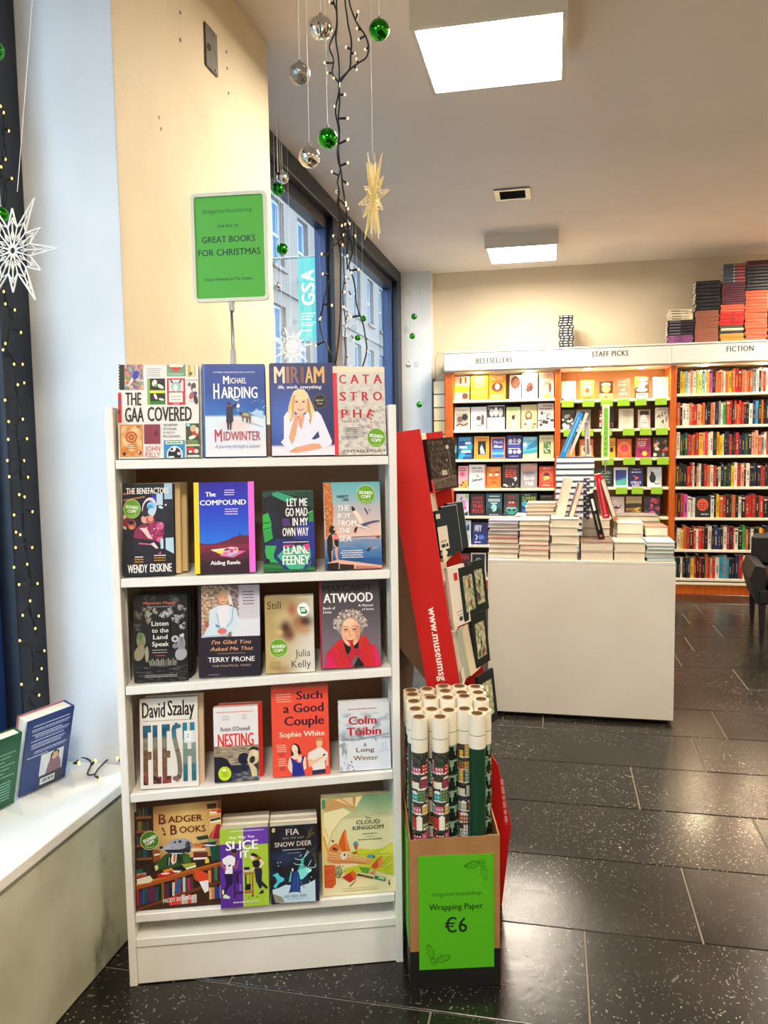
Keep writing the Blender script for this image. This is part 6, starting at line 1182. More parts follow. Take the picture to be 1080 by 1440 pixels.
# ---------------------------------------------------------------- baubles and stars
M_SILVER = mat('silver_mirror', 'e2dcd6', .06, 1.0); M_GREENB = mat('green_mirror', '2f9a28', .08, 1.0)
M_GLIT = mottled('silver_glitter', 'c9c5be', '6c6a66', 260, .35, 2); M_GLIT.node_tree.nodes['Principled BSDF'].inputs['Metallic'].default_value = .8
M_CLEARB = clear('clear_bauble', (.92, .95, .96), .02, 1.6)
def bauble(x, y, z, r, m, label, top=None, rib=0, n=24, group=None):
    o = tag(empty('bauble', loc=(x, y, z)), label, 'bauble', group)
    MB().sphere((0, 0, 0), r, n*(2 if rib else 1), 14, rib=rib).build('ball', m, o, not rib)
    MB().lathe([(r*.17, r*.96), (r*.17, r*1.16), (.0001, r*1.16)], 10).build('cap', M_METAL, o)
    lp = [(r*.12*math.cos(a), 0, r*1.24+r*.12*math.sin(a)) for a in [2*PI*i/10 for i in range(11)]]; MB().tube(lp, r*.03, 4).build('loop', M_METAL, o)
    if top: MB().tube([(0, 0, r*1.3), (0, 0, top-z)], .0008 if y < 4 else .0011, 4).build('thread', M_RIBBON, o)
    return o
bauble(-.633, 2.2, 2.546, .0314, M_SILVER, 'pleated silver bauble at the top left beside the black lights', H, .03, 20)
bauble(-.710, 2.24, 2.45, .0307, M_GLIT, 'grey glitter bauble hanging leftmost of the cluster', H)
bauble(-.648, 2.3, 2.289, .029, M_GREENB, 'green mirror bauble hanging against the black lights', H)
bauble(-.674, 2.2, 2.205, .0299, M_SILVER, 'smooth silver bauble hanging lowest of the near cluster', H)
bauble(-.469, 2.2, 2.521, .028, M_GREENB, 'green mirror bauble at the top right beside the lights', H)
bauble(-1.236, 3.6, 2.637, .0297, M_SILVER, 'silver bauble in the window just above the sign corner', H)
bauble(-1.272, 3.64, 2.601, .0297, M_GREENB, 'green bauble half hidden by the sign corner', H)
bauble(-1.314, 3.8, 2.366, .028, M_GREENB, 'green bauble at the right edge of the green sign', H)
bauble(-1.325, 3.8, 1.946, .023, M_CLEARB, 'clear bauble hanging over the white paper star in the window', H)
bauble(-1.359, 3.84, 2.197, .0176, M_SILVER, 'tiny warm silver bauble below the green one beside the sign', H)
for (x, z, m, l) in ((-1.301, 2.764, M_CLEARB, 'clear bauble highest on the white pillar'), (-1.251, 2.552, M_GREENB, 'upper green bauble on the white pillar'), (-1.325, 2.434, M_CLEARB, 'clear bauble touching the green pair on the pillar'), (-1.275, 2.382, M_GREENB, 'lower green bauble on the white pillar'), (-1.305, 2.12, M_SILVER, 'left silver bauble of the pair on the white pillar'), (-1.236, 2.118, M_CLEARB, 'right clear bauble of the pair on the white pillar'), (-1.21, 1.756, M_GREENB, 'lowest small green bauble on the white pillar')):
    bauble(x, 7.2+random.uniform(-.05, .05), z, .027, m, l, H, n=16)
for (x, z, m, l) in ((-1.316, 2.282, M_GREENB, 'small green bauble high in the far window'), (-1.359, 2.151, M_GREENB, 'small green bauble low in the far window'), (-1.385, 2.218, M_CLEARB, 'small clear bauble in the far window')):
    bauble(x, 5.5, z, .021, m, l, H, n=14)
bauble(-1.395, 1.85, 2.412, .024, M_GREENB, 'green bauble at the top left edge of the photo', H); bauble(-1.410, 1.86, 2.01, .020, M_GREENB, 'green bauble behind the white snowflake', H)
M_WHITEORN = mat('white_wood_ornament', 'f3f1ea', .6); M_CREAMORN = mat('cream_wood_ornament', 'efdfa8', .6)
def snowflake(M, R, m, label, pts=10, th=.003, thread=None, planes=1):
    o = tag(empty('snowflake_ornament', M=M), label, 'star ornament')
    for pl_ in range(planes):
        mb = MB(); Rz = RZ(16*pl_); t = R*.015; q = R*.18
        for i in range(pts):
            a = 2*PI*i/pts+.12; L = R*(1 if i % 2 == 0 else .72)
            def p(rad, off): return (rad*math.cos(a+off), 0, rad*math.sin(a+off))
            mb.tube([p(q, 0), p(L*.62, 0)], t*.8, 4, M=Rz); mb.tube([p(R*.40, -PI/pts), p(L, 0)], t, 4, M=Rz); mb.tube([p(R*.40, PI/pts), p(L, 0)], t, 4, M=Rz)
            mb.tube([p(q*.3, 0), p(R*.2, -.25), p(R*.36, 0), p(R*.2, .25), p(q*.3, 0)], t*.8, 4, M=Rz)
            mb.tube([p(R*.44, -.16), p(R*.54, 0), p(R*.44, .16)], t*.7, 4, M=Rz); mb.tube([p(R*.40, -PI/pts), p(R*.24, -PI/pts)], t*.8, 4, M=Rz)
            if R > .1: mb.tube([p(L*.62, 0), p(L*.70, -.05), p(L*.78, 0), p(L*.70, .05), p(L*.62, 0)], t*.7, 4, M=Rz)
        mb.build('openwork_star', m, o)
    if thread: MB().tube([(0, 0, R), (0, 0, thread)], .0008, 4).build('thread', M_RIBBON, o)
    return o
snowflake(T(-1.262, 1.70, 1.872) @ RZ(-8) @ RY(10), .135, M_WHITEORN, 'large white openwork snowflake hanging in front of the near window frame', 12, thread=H-1.872)
snowflake(T(-1.25, 1.712, 1.872) @ RZ(55) @ RY(10), .108, M_WHITEORN, 'second interlocked wing of the white snowflake, turned edge on', 12) if False else None
snowflake(T(-.582, 2.6, 2.204) @ RZ(92), .140, M_CREAMORN, 'cream star ornament seen nearly edge on, hanging right of the lights', 12, thread=H-2.204, planes=3)
snowflake(T(-1.471+.06, 4.2, 1.942) @ RZ(20), .112, M_WHITEORN, 'white paper star hanging low in the far window behind the sign', 14, thread=H-1.942)
MB().tube([(0, .0, 0), (.015, 0, -.006), (.040, 0, -.008)], .0007, 4).build('loose_thread', M_RIBBON, bpy.data.objects['snowflake_ornament.001']).location = (-.0, 0, .135)

# ---------------------------------------------------------------- bookcases along the back wall
YF, YBK = 7.50, 7.885
M_SHELFW = mat('cream_shelf', 'f4ead2', .5); M_DARKBACK = mat('dark_shelf_back', '3a2c20', .7); M_BROWNBACK = mat('brown_shelf_back', '9a7248', .65); M_SIGNW = mat('white_fascia', 'd9d6ce', .45)
M_SPOT = emis('shelf_downlight', 'fff', 0); _b = M_SPOT.node_tree.nodes['Principled BSDF']; _b.inputs['Emission Color'].default_value = (1, .82, .55, 1); _b.inputs['Emission Strength'].default_value = 30
BAYS = [('bestsellers', -1.013, -.939, .004, .004, [1.801, 1.521, 1.244, .970, .705, .429, .113], M_DARKBACK, ('BESTSELLERS', -.714, -.379, 2.158, '1c1c1c', 1)),
        ('staff picks', .004, .055, 1.013, 1.013, [1.777, 1.51, 1.244, .978, .706, .429, .113], M_BROWNBACK, ('STAFF PICKS', .329, .645, 2.180, '1c1c1c', 1)),
        ('fiction', 1.013, 1.067, 2.05, 2.105, [1.809, 1.528, 1.258, .979, .701, .412, .149], M_DARKBACK, ('FICTION', 1.465, 1.685, 2.182, '111', 2))]
CASES = {}
for nm, xa, xb, xc, xd, zs_, mb_, (txt, tx0, tx1, tz, tc, twt) in BAYS:
    c_ = tag(empty('bookcase', loc=((xa+xd)/2, (YF+YBK)/2, 0)), 'tall orange wood bookcase under the %s sign on the back wall' % nm.upper(), 'bookcase'); CASES[nm] = c_; cx, cy = (xa+xd)/2, (YF+YBK)/2
    def P_(n_, x0, x1, y0, y1, z0, z1, m, bev=.002): return MB().box(x0-cx, x1-cx, y0-cy, y1-cy, z0, z1, bev=bev).build(n_, m, c_)
    P_('side_panel', xa, xb, YF, YBK, .001, 2.06, M_ORANGE)
    if xd > xc: P_('side_panel', xc, xd, YF, YBK, .001, 2.06, M_ORANGE)
    P_('back_panel', xb+.0003, xc-.0003, YBK-.012, YBK-.001, .001, 2.06, mb_, 0)
    P_('kickboard', xb+.0003, xc-.0003, YF+.012, YF+.03, .001, .088, M_ORANGE)
    P_('bottom_shelf', xb+.0003, xc-.0003, YF, YBK-.013, .089, .111, M_SHELFW)
    for z in zs_[:-1] + ([zs_[-1]] if zs_[-1] > .12 else []): P_('shelf', xb+.0003, xc-.0003, YF+.002, YBK-.013, z-.024, z, M_SHELFW)
    P_('top_board', xa, xd if xd > xc else xd-.0005, YF, YBK, 2.062, 2.085, M_SIGNW)
    P_('header_sign', xa, xd-.0008, YF-.045, YF-.020, 2.075, 2.232, M_SIGNW, .003); P_('top_ledge', xa, xd-.0008, YF-.050, YBK, 2.234, 2.250, M_SIGNW, .003)
    k = Cov(tx1-tx0, .058, (0, 0, 100, 10)); k.l = .0006; k.t(txt, 0, 100, 1.0, 9.0, tc, 2, .05)
    o = k.mb.build('lettering', M_PRINT, c_); o.location = ((tx0+tx1)/2-cx, YF-.0452-cy, tz-.029)
    for q in (.25, .75):
        xs_ = xb+(xc-xb)*q
        MB().lathe([(.0001, -.004), (.030, -.004), (.034, 0)], 16, M=T(xs_-cx, YF+.10-cy, 2.060)).build('downlight', M_SPOT, c_)
        l = area('shelf_light', (xs_, YF+.06, 2.045), .10, .06, 2.3, (1, .78, .50), (math.radians(-14), 0, 0))
# fill the three bays
def hexmix(c): return c
def spine_book(x, w, y, z, h, d, col, bands, label, group, name='book', M=None):
    o0 = MB(); o0.box(-w/2, w/2, .001, d, 0, h, col); o0.box(-w/2+.0012, w/2-.0012, .004, d-.002, h, h+.0004, 'e8dcc4')
    n = 4; pts = [(-w/2, .001), (-w*.38, -.0012), (0, -.002), (w*.38, -.0012), (w/2, .001)]
    vs = [(a, b, 0) for a, b in pts]+[(a, b, h) for a, b in pts]; o0.add(vs, [(i, i+1, i+6, i+5) for i in range(4)]+[(0, 5, 9, 4), (5, 6, 7, 8, 9)], col)
    for (a, b, c) in bands: o0.add([(-w*.42, -.0028, h*a), (w*.42, -.0028, h*a), (w*.42, -.0028, h*b), (-w*.42, -.0028, h*b)], [(0, 1, 2, 3)], c)
    o = o0.build(name, M_PRINT); o.matrix_world = M if M is not None else T(x, y, z); return tag(o, label, 'book', group)
PALC = {'k': ('16161a', 'black'), 'w': ('e9e0cf', 'white'), 'r': ('b3201c', 'red'), 'R': ('d42a1c', 'bright red'), 'o': ('c8602a', 'orange'), 'y': ('e8b820', 'yellow'), 'g': ('1e4a34', 'dark green'), 'G': ('18a848', 'bright green'), 'b': ('1c2c5c', 'navy'), 'c': ('2a9ac0', 'sky blue'), 'p': ('e09a80', 'peach'), 'P': ('c850a0', 'magenta'), 't': ('9cc8c0', 'teal white'), 'l': ('c8d868', 'lime'), 'm': ('6c1a24', 'maroon'), 'n': ('4a3020', 'brown'), 's': ('8a9298', 'grey')}
ROWS = ['kyytwpwlltwyPkoopwoyorropooswkprwyk', 'okwwoRrpyokkopkswGRrkroRrkkwbckokkp', 'wgkgroorypRwwkyywkbrkbrbkgkpposwro', 'gkkkrrwkpwkrowrkwkgkgywrpkwkkbkrrkbk', 'okrPwtw#wkyorkkokwkrRrkRkkgksk', 'kwyorkRwRrkwkbbkwrkrwkGokwkkyokw', 'gkwkkbyrkrkorpRwcsckkbrwkopkwrkgb']
ORD = ['first', 'second', 'third', 'fourth', 'fifth', 'sixth', 'seventh', 'eighth', 'ninth', 'tenth', 'eleventh', 'twelfth', 'thirteenth', 'fourteenth', 'fifteenth', 'sixteenth', 'seventeenth', 'eighteenth', 'nineteenth', 'twentieth']
def ordn(i): return ORD[i] if i < 20 else ('twenty-'+ORD[i-20] if i < 29 else ('thirtieth' if i == 29 else 'thirty-'+ORD[i-30]))
fz = BAYS[2][5]; rs = random.Random(9); REST = MB()
tops = [2.06]+fz
for ri, row in enumerate(ROWS):
    z = fz[ri]; x = 1.072; avail = (2.05 if ri == 0 else fz[ri-1]-.026)-z; i = 0
    ws_ = [rs.uniform(.015, .033) for _ in row]; tot = sum(ws_)
    for ch, w_ in zip(row, ws_):
        w_ = w_*.80/tot if ch != '#' else .13
        if x+w_ > 1.93: break
        if ch == '#':
            k = Cov(.128, .19, (0, 0, 100, 150), '0e0e10', off=.0002); 
            k.e(50, 60, 38, 44, 'e85a2a', 14); k.poly([(30, 30), (50, 20), (70, 34), (88, 60), (70, 96), (40, 100), (14, 70)], 'e0522a')
            for yy in (48, 64, 80): k.small(24, 76, yy, 1, 1, 8, '5a1c10', 0)
            k.small(40, 90, 124, 1, 1, 8, 'c8c0b4', 0); k.mb.box(-.064, .064, 0, .022, 0, .19, '0e0e10')
            o = k.mb.build('book', M_PRINT); o.location = (x+.065, YF+.02, z+.001); o.rotation_euler.x = -.10; tag(o, 'black face-out book with an orange blob, middle of fifth fiction shelf', 'book'); x += .132; continue
        col, cn = PALC[ch]; h = min(avail-.015, rs.uniform(.175, .215)); d = rs.uniform(.12, .135)
        tcol = rs.choice(['c8bca4', 'c8a040', '9c8c78', '8c7c68']) if ch in 'krbgmnoR' else rs.choice(['2a2420', 'a03020', '5a5048'])
        bands = [(.86, .93, rs.choice(['f0e8d8', 'c8a878', tcol]))] if rs.random() < .3 else []
        a = rs.uniform(.2, .3); b_ = rs.uniform(.6, .82); q = a
        while q < b_: e_ = min(b_, q+rs.uniform(.03, .07)); bands.append((q, e_, tcol)) if w_ > .012 and rs.random() < .85 else None; q = e_+.018
        bands = [(a1, b1, c1) for a1, b1, c1 in bands]
        # lettering runs up the middle third of the spine only
        if ri == 0:
            o = spine_book(x+w_/2, w_-.0012, YF+.012+rs.uniform(0, .012), z+.0006, h, d, col, [], '%s spined %s, %s from the left on the top shelf under FICTION' % (cn, 'hardback' if h > .205 else 'paperback', ordn(i)), 'books on the top fiction shelf')
            tb = MB(); Mx = None
        else:
            o = None; tb = REST; Mx = T(x+w_/2, YF+.012+rs.uniform(0, .012), z+.0006)
            REST.box(-w_/2+.0006, w_/2-.0006, .001, d, 0, h, col, 0, Mx).add([(-w_/2+.001, .004, h+.0004), (w_/2-.001, .004, h+.0004), (w_/2-.001, d-.002, h+.0004), (-w_/2+.001, d-.002, h+.0004)], [(0, 1, 2, 3)], 'e8dcc4', 0, Mx)
            REST.add([(-w_/2+.0006, .001, 0), (0, -.002, 0), (w_/2-.0006, .001, 0), (w_/2-.0006, .001, h), (0, -.002, h), (-w_/2+.0006, .001, h)], [(0, 1, 4, 5), (1, 2, 3, 4), (5, 4, 3), (0, 2, 1)], col, 0, Mx)
        for (a1, b1, c1) in bands:
            ww = w_*.15 if (b1-a1) < .08 and a1 < .84 else w_*.42
            tb.add([(-ww, -.0031, h*a1), (ww, -.0031, h*a1), (ww, -.0031, h*b1), (-ww, -.0031, h*b1)], [(0, 1, 2, 3)], c1, 0, Mx)
        if o is not None and tb.v: tb.build('spine_print', M_PRINT, o)
        x += w_; i += 1

tag(REST.build('book_rows', M_PRINT), 'rows of dark, red and cream book spines filling the lower six shelves under FICTION', 'books', None, 'stuff')
def mini(spec, w_, h_):
    """small face-out cover from a short drawing list; ops on a 10 x 15 sheet"""
    ops = spec.split(';'); k = Cov(w_, h_, (0, 0, 10, 15), ops[0], off=.0003)
    for op in ops[1:]:
        a = op.split()
        if a[0] == 'r': k.r(*map(float, a[1:5]), a[5])
        elif a[0] == 'e': k.e(*map(float, a[1:5]), a[5], 12)
        elif a[0] == 'p': v_ = list(map(float, a[1:-1])); k.poly(list(zip(v_[::2], v_[1::2])), a[-1])
        elif a[0] == 'l': v_ = list(map(float, a[1:-2])); k.ln(list(zip(v_[::2], v_[1::2])), float(a[-2]), a[-1])
        elif a[0] == 's': k.small(float(a[1]), float(a[2]), float(a[3]), int(a[4]), float(a[5]), float(a[6]), a[7], .1)
        elif a[0] == 't': k.t(a[1].replace('_', ' '), *map(float, a[2:6]), a[6], 2)
        elif a[0] == 'n': # scattered blotches: x0 y0 x1 y1 n size cols
            v_ = list(map(float, a[1:7])); cs = a[7].split(',')
            for _ in range(int(v_[4])): k.e(rs.uniform(v_[0], v_[2]), rs.uniform(v_[1], v_[3]), v_[5]*rs.uniform(.5, 1.4), v_[5]*rs.uniform(.5, 1.2), rs.choice(cs), 6)
    return k
def facing(case, row, items, zs_, dy=.03, lean=9):
    for (x0, x1, h), spec, label in items:
        w_ = min(x1-x0, .165); z = zs_[row]; k = mini(spec, w_-.004, h); th = .022
        bgc = spec.split(';')[0]
        k.mb.box(-w_/2+.002, w_/2-.002, .0005, .003, 0, h, bgc); k.mb.box(-w_/2+.0035, w_/2-.0035, .003, th-.003, .002, h-.003, 'e8dcc4'); k.mb.box(-w_/2+.002, w_/2-.002, th-.003, th, 0, h, bgc)
        o = k.mb.build('book', M_PRINT); o.matrix_world = T((x0+x1)/2, YF+dy, z+.001) @ RX(-lean); tag(o, label, 'book', 'face-out books in the %s case' % case)
Z1 = BAYS[0][5]; Z2 = BAYS[1][5]
B_ = 'bestsellers'
facing(B_, 0, [((-.933, -.787, .23), 'f2d8b8;r 0 6 10 10 f4c81c;r 3.6 .8 5 4.6 8a5a3c;r 7 .6 8.4 4.4 8a4a2c;r 0 10.4 10 15 e4b494;e 3 12.6 2 2.2 f4e4d8;e 7.4 12.4 2 2 6a4030;s 2 8 7 2 1.3 .6 e8a020', 'yellow and peach book with two faces, far left of top bestsellers shelf'),
 ((-.774, -.611, .228), 'f8cc18;s 2.5 8 2.5 4 1.5 .6 fae890;r 0 9.4 10 10.4 f8dc60;s 2.5 8 11 2 1.4 .5 f6e070', 'plain bright yellow book, second on the top bestsellers shelf'),
 ((-.603, -.445, .236), 'f08c1c;t SECOND 1.5 8.5 1 3.2 fce0b0;e 5 7.5 3.4 2.8 6c2c1c;e 5 7.2 1.4 2 f8e0c8;s 1.5 8.5 12 2 1.3 .8 fce0b0;r 9 0 10 15 e8a430', 'orange book with a dark oval figure, third on top bestsellers shelf') ,
 ((-.412, -.301, .227), 'd8b8a4;e 5 4.6 4 4 5c3428;e 5 5 3 3 8c5440;p 2 15 3.4 10 6.4 7.8 8.6 10 9.6 15 f4ece8', 'portrait cover of the back of a dark head, top bestsellers shelf'),
 ((-.296, -.151, .238), 'a4dcc8;e 5 8 2.2 2.8 9c2c24;e 5.4 8.8 1.4 1.4 40201c;e 4 9.8 1.6 1.2 54302c;s 2 8 2.4 2 1.2 .6 f0f4e8;r 2 12.6 8 13.6 e4f0dc', 'mint green book with a red robed figure, top bestsellers shelf'),
 ((-.14, -.004, .24), 'e0ccb8;s 1 9 1 2 1.3 .7 c88c3c;e 5.4 8.6 3.2 3.4 b89070;e 5 9.6 2.2 2.6 ecc8a0;p 2.4 15 4 12.4 7 12.4 9 15 e4b848;e 7.4 9 1 3 6a4a38', 'cream book with a drawn portrait, right end of top bestsellers shelf')], Z1)
facing(B_, 1, [((-.931, -.783, .221), 'ece4d4;r 1 4 9 13 b8a894;e 3.6 8 2 2 6c5c50;e 6.8 6.6 2 2.2 2c2420;l 1.4 12.4 3 10.8 6 12 9 10.6 .7 3c302c;s 2 8 1.6 1 1 .7 c8b898', 'cream book with a brown photo of a group, left of second bestsellers shelf'),
 ((-.776, -.625, .22), 'ece6ea;r 4.4 4.4 8.6 12 cfc4c8;e 5 7.4 1.5 1.5 5a5054;p 7 5 8.4 6 8.4 11.6 6.6 11.6 5c5254;l 3.4 12 8 12.4 .6 8a8084', 'pale lilac book with a small eye picture, second bestsellers shelf'),
 ((-.62, -.455, .229), 'eeeae8;r 0 .4 10 7.4 3c3a3c;e 2.6 4.4 1.4 2.6 d0cccc;e 5 4 1.2 3 f0ecec;e 7.6 4.4 1.4 2.8 c0bcbc;e 1 2 .7 1 888;t DYNASTY 1 9 9 11.4 d8cccc', 'white book with a black and white group photo above, second bestsellers shelf'),
 ((-.443, -.309, .21), 'd4e0a0;e 5 7 1.2 1.6 2c2c28;l 5.4 7 6.4 5 .5 2c2c28;p 3 13.5 4.6 9 6 8.6 7.6 13.5 ecd8d4;s 2 8 1.8 2 1.2 .5 b0c070', 'pale lime book with a small black bird shape, second bestsellers shelf'),
 ((-.304, -.155, .229), 'd8c090;r 0 4 10 9 b8c890;e 4.6 7 2.2 3 8c4a34;e 4.6 6.4 1.3 1.6 e8c0a0;p 2.6 13 3.4 9.4 6 9 7.4 13 e8d8cc;n 2 12 9 14 6 .8 d84c38,f0e0d8;s 2 8 1.6 1 1 .7 e8d8a8', 'meadow coloured book with a long haired woman, second bestsellers shelf'),
 ((-.152, -.003, .238), 'd8ccc8;t One_More 3 9 .8 2 3c3838;s 1 9 3 1 1 .7 6a6064;n .8 5.4 9.2 13 26 1.1 3c3838,f0ece8,a8a0a0,4c4848,dcd4d0', 'grey drawing of a crowd, right end of second bestsellers shelf')], Z1)
facing(B_, 2, [((-.933, -.907, .212), '10383c;e 5 8 5 3 58a8a0', 'sliver of a dark teal book, far left of third bestsellers shelf'),
 ((-.901, -.758, .217), '12508c;p 0 15 2 9 5 6 10 5 10 8 6 10 3 15 28a4c4;s 1 9 .8 2 1.1 .7 68c8e4;r 5 3.4 9 5.2 d8ecf4;r 1 6.2 6.2 7.8 c8e4f0;r 2.6 9 9 10.6 dcf0f8;r 3 12.4 9 13 58b8d8', 'deep blue wave covered book with white title bars, third bestsellers shelf'),
 ((-.747, -.60, .219), 'eca828;r 2.6 3.2 7.8 12 14100e;p 4.4 11.6 4 8 5 5.4 6.4 8.6 7.4 11.6 ece4dc;s 2 8 1.2 1 1 .6 a86c10', 'amber book with a boxed white dress photo, third bestsellers shelf'),
 ((-.589, -.449, .209), 'd8824c;r 1 1 9 14 2440a0;t March 2.2 8 2.4 4.4 e8c8d0;t Album 2 8 5.4 7.4 f0f0f8;r 1 8.4 9 10.4 3888d4;r 1 10.4 9 12 6cbce4;r 1 12 9 14 2c78c8', 'blue sea horizon book with an orange border, third bestsellers shelf'),
 ((-.44, -.296, .221), '1c2070;e 2.4 3.4 1.3 1.4 d8d8ec;e 5.2 3.2 1.3 1.4 c8a8cc;e 8.2 3.4 1.3 1.4 e4e0f0;r 1.6 6 8.8 8 3c44b0;l 1 5.4 9 5.4 .5 d8d8ec;l 1 8.4 9 8.4 .5 d8d8ec;e 2.4 10.4 1.3 1.4 e0dcec;e 5.4 10.6 1.2 1.3 c0b8e4;e 8.2 10.4 1.3 1.4 ece8f4;s 2 8 13 1 1 .7 98a0e0', 'navy book ringed with white faces, third bestsellers shelf'),
 ((-.29, -.153, .207), '58b8dc;t COVEY 1 9 .6 2.4 f4fafc;e 1.6 5.4 1.4 1.6 dcf0f8;p 3.6 6 9.6 2.4 10 7 2.4 9 1c7cac;p 0 10 10 8.4 10 11 0 13 38a0b4;p 0 12 10 11 10 15 0 15 b8d490;s 3 8 12.6 2 1 .7 f0f8e8', 'bright coast scene book in sky blue and green, third bestsellers shelf'),
 ((-.139, -.002, .219), 'dcd4a4;r 3 4.2 8 12 5c8448;n 3.2 4.6 7.8 11.8 22 .6 2c5424,a8c890,d8e4c4,48743c;s 2 8 1.8 1 1 .7 b8ac74;e 9 14 .4 .4 e8b020', 'pale khaki book with a boxed leaf picture, right end of third bestsellers shelf')], Z1)
facing(B_, 3, [((-.898, -.802, .212), 'f0a8b4;s 1 8 1 2 1.6 .8 5c2c3c;e 4 5.6 3 1.6 e45c7c;p 0 15 2 12 6 9.6 10 9 10 15 f0a850;n 2 11 9 14.4 9 .8 c84828,f8d070,4c2418', 'pink and orange sunset book, left of fourth bestsellers shelf'),
 ((-.797, -.632, .223), 'f0ece6;r 9.2 0 10 15 e47848;t OSMAN 1.6 8.2 3.6 5 b0a8a4;s 1.6 7.8 1.6 1 1 1.2 b0a8a4;l 4.6 6.6 5.8 8 .5 40383c;l 1.6 11 8.4 8.8 .5 40383c;s 2 8 9.4 1 1 .8 58484c;s 2.4 7.6 12.6 1 1 .8 d8b8a0', 'white book with a thin grey title and a slanted line, fourth bestsellers shelf'),
 ((-.627, -.491, .203), 'f07820;s 2 9 1 2 1.3 1 f8b04c;e 2.8 5.8 1.5 .9 fce8d8;e 7 5.6 1.5 .9 fce8d8;l 6 3.8 9 4 1 c82c5c;e 5 11 1.3 .7 d83020;s 1.6 8.2 7.6 1 1 .9 d04c10;s 2.6 7.8 13.4 1 1 .7 f8b468', 'orange book with a stylised staring face, fourth bestsellers shelf'),
 ((-.48, -.319, .221), '141012;t RICHARD 2 8.4 .8 2.2 c83c24;s 1.4 8.8 3 4 1.4 1 d8402c;n 1 9 9.4 14 22 .9 f0e8e4,2c2428,c8bcb8,141012;n 7 8 9.6 10 4 .7 f0ece8', 'black book with a red title over white blossoms, fourth bestsellers shelf'),
 ((-.309, -.154, .23), 'a89ca0;p 0 2 4 .6 10 1.4 10 4 0 4.4 e0a48c;t Helm 1.6 8.4 4.6 6.6 54586c;t Sarah 1.6 8.6 7.6 10 ece8ec;t Hall 3 7.6 10.8 13.4 f4f0f4', 'grey and salmon book with large pale lettering, fourth bestsellers shelf'),
 ((-.139, .001, .203), 'e8482c;e 5 7.4 3.8 4.6 f08058;e 5 7.4 3.1 3.9 e8482c;e 5 6 1.7 1.2 2c2424;e 5 8 2.4 1.4 c8d848;e 4 9 1 1 f8b090;s 2 8 12.8 1 1 .8 f8c8b0;s 2.4 7.6 1.2 1 1 .8 f8c8b0', 'scarlet book with a ringed plate design, right end of fourth bestsellers shelf')], Z1)
facing(B_, 4, [((-.921, -.798, .209), 'ece0ec;l 4.6 2 3.6 4.4 .8 30283c;e 5.6 7.4 2.6 3.2 e8a0d0;e 6.6 9.8 2 1.6 d878b8;p 1 15 2 12 4.4 14 5.4 12 7.4 13 9.4 11.4 9.6 15 2c2838;e 8.6 1.6 1.4 1.4 b8d458', 'white and lilac book with dark thistle shapes, fifth bestsellers shelf'),
 ((-.784, -.644, .208), '201418;t LOVE 1.6 8.6 1.8 3.6 dc2c30;t HURT 1.4 9 4.4 6.6 dc2c30;t THIS 1.2 8.8 7.2 9.6 dc2c30;t MUCH 1.4 9 10.4 13 c82428', 'black book filled with scrawled red capitals, fifth bestsellers shelf'),
 ((-.636, -.481, .212), '2c5c6c;r 2 1.4 8.4 2.2 d8ecf0;r 1.4 3.4 8.8 5.4 e8f4f4;r 3 6 7 7 c8e4e8;p 0 15 0 11 3 9.4 5 8 7 9.4 10 11 10 15 1c2c34;e 5 9.6 1.8 2.6 a8dce0;n .4 9 9.6 11.6 10 .7 142428,2c4850;s 2 8 13.8 1 1 .6 a8b8b8', 'teal street photo with white title bars, fifth bestsellers shelf'),
 ((-.467, -.319, .211), '3c4440;s 2.4 7.8 1.4 2 1.4 .7 c84c44;e 5 7 3 2.4 a8302c;s 3 7 5.4 1 1 1 e4c8b8;e 5 11 4 2.6 2c9488;e 3.6 11 1 .7 0c2c2c;e 6.6 11 1 .7 0c2c2c;l 2 9.4 5 10 8 9.4 .5 dce8dc;l 3.4 13.4 6.8 13.4 .5 58c0ac', 'green mask patterned dark book, fifth bestsellers shelf'),
 ((-.311, -.154, .215), '0e2430;t SUMMER 1 9.4 2.2 5 c4d820;s 2.4 6 .8 1 1 .8 58b870;e 2.4 7 1.7 2 38c0c8;e 5.8 8.6 3.2 2 1c586c;e 3 11.4 2.2 1.8 1c60b8;s 1.4 8 12.4 1 1 1 2c4c54', 'dark blue book with an acid green title, fifth bestsellers shelf'),
 ((-.133, .003, .199), '14100e;s 1 9 1 1 1 .6 8c847c;e 6 7 3.4 2.6 c88840;e 5 8 1.6 2.6 e8d8c0;n 3 5 9 10 12 .8 3c1c14,e8a848,f0e0d0,141010', 'black book with golden figures, right end of fifth bestsellers shelf')], Z1)
facing(B_, 5, [((-.869, -.778, .231), 'd4dce0;p 1 5 8 2.4 8.6 6 2 8 1c5894;r 0 9 10 15 b4c0c8;r 9 0 10 15 f0f0ec', 'pale grey book with a blue wave, left of sixth bestsellers shelf'), ((-.768, -.619, .209), '18246c;s 2 6 1.6 3 1.2 1 d8dcf0;t FLY 1.6 6.4 2 6 e8ecf8;l 2 8.4 3.4 9.4 2.4 12 .7 c8d0f0;e 6 10 2 1.6 4c78d0;s 1.4 6 13 1 1 .8 d8dcf0', 'royal blue book with white upright lettering, sixth bestsellers shelf')], Z1)
facing(B_, 6, [((-.914, -.79, .227), '401014;t CAIN 1 9 1 4 c01c20;r 0 6 10 15 240c10', 'dark maroon book with red letters, left of lowest bestsellers shelf'), ((-.783, -.635, .233), 'd8d8d4;r .8 .8 9.2 14.2 101214;e 5 7 2.4 4 c4ccd0;e 5 5.4 1 2 1c2024;e 5 6 3.6 1.2 5c6468;s 2 8 10 2 1.6 .8 ececec;s 3 7 13.2 1 1 .6 a8a8a8', 'black and white keyhole portrait book, lowest bestsellers shelf')], Z1)
S_ = 'staff picks'
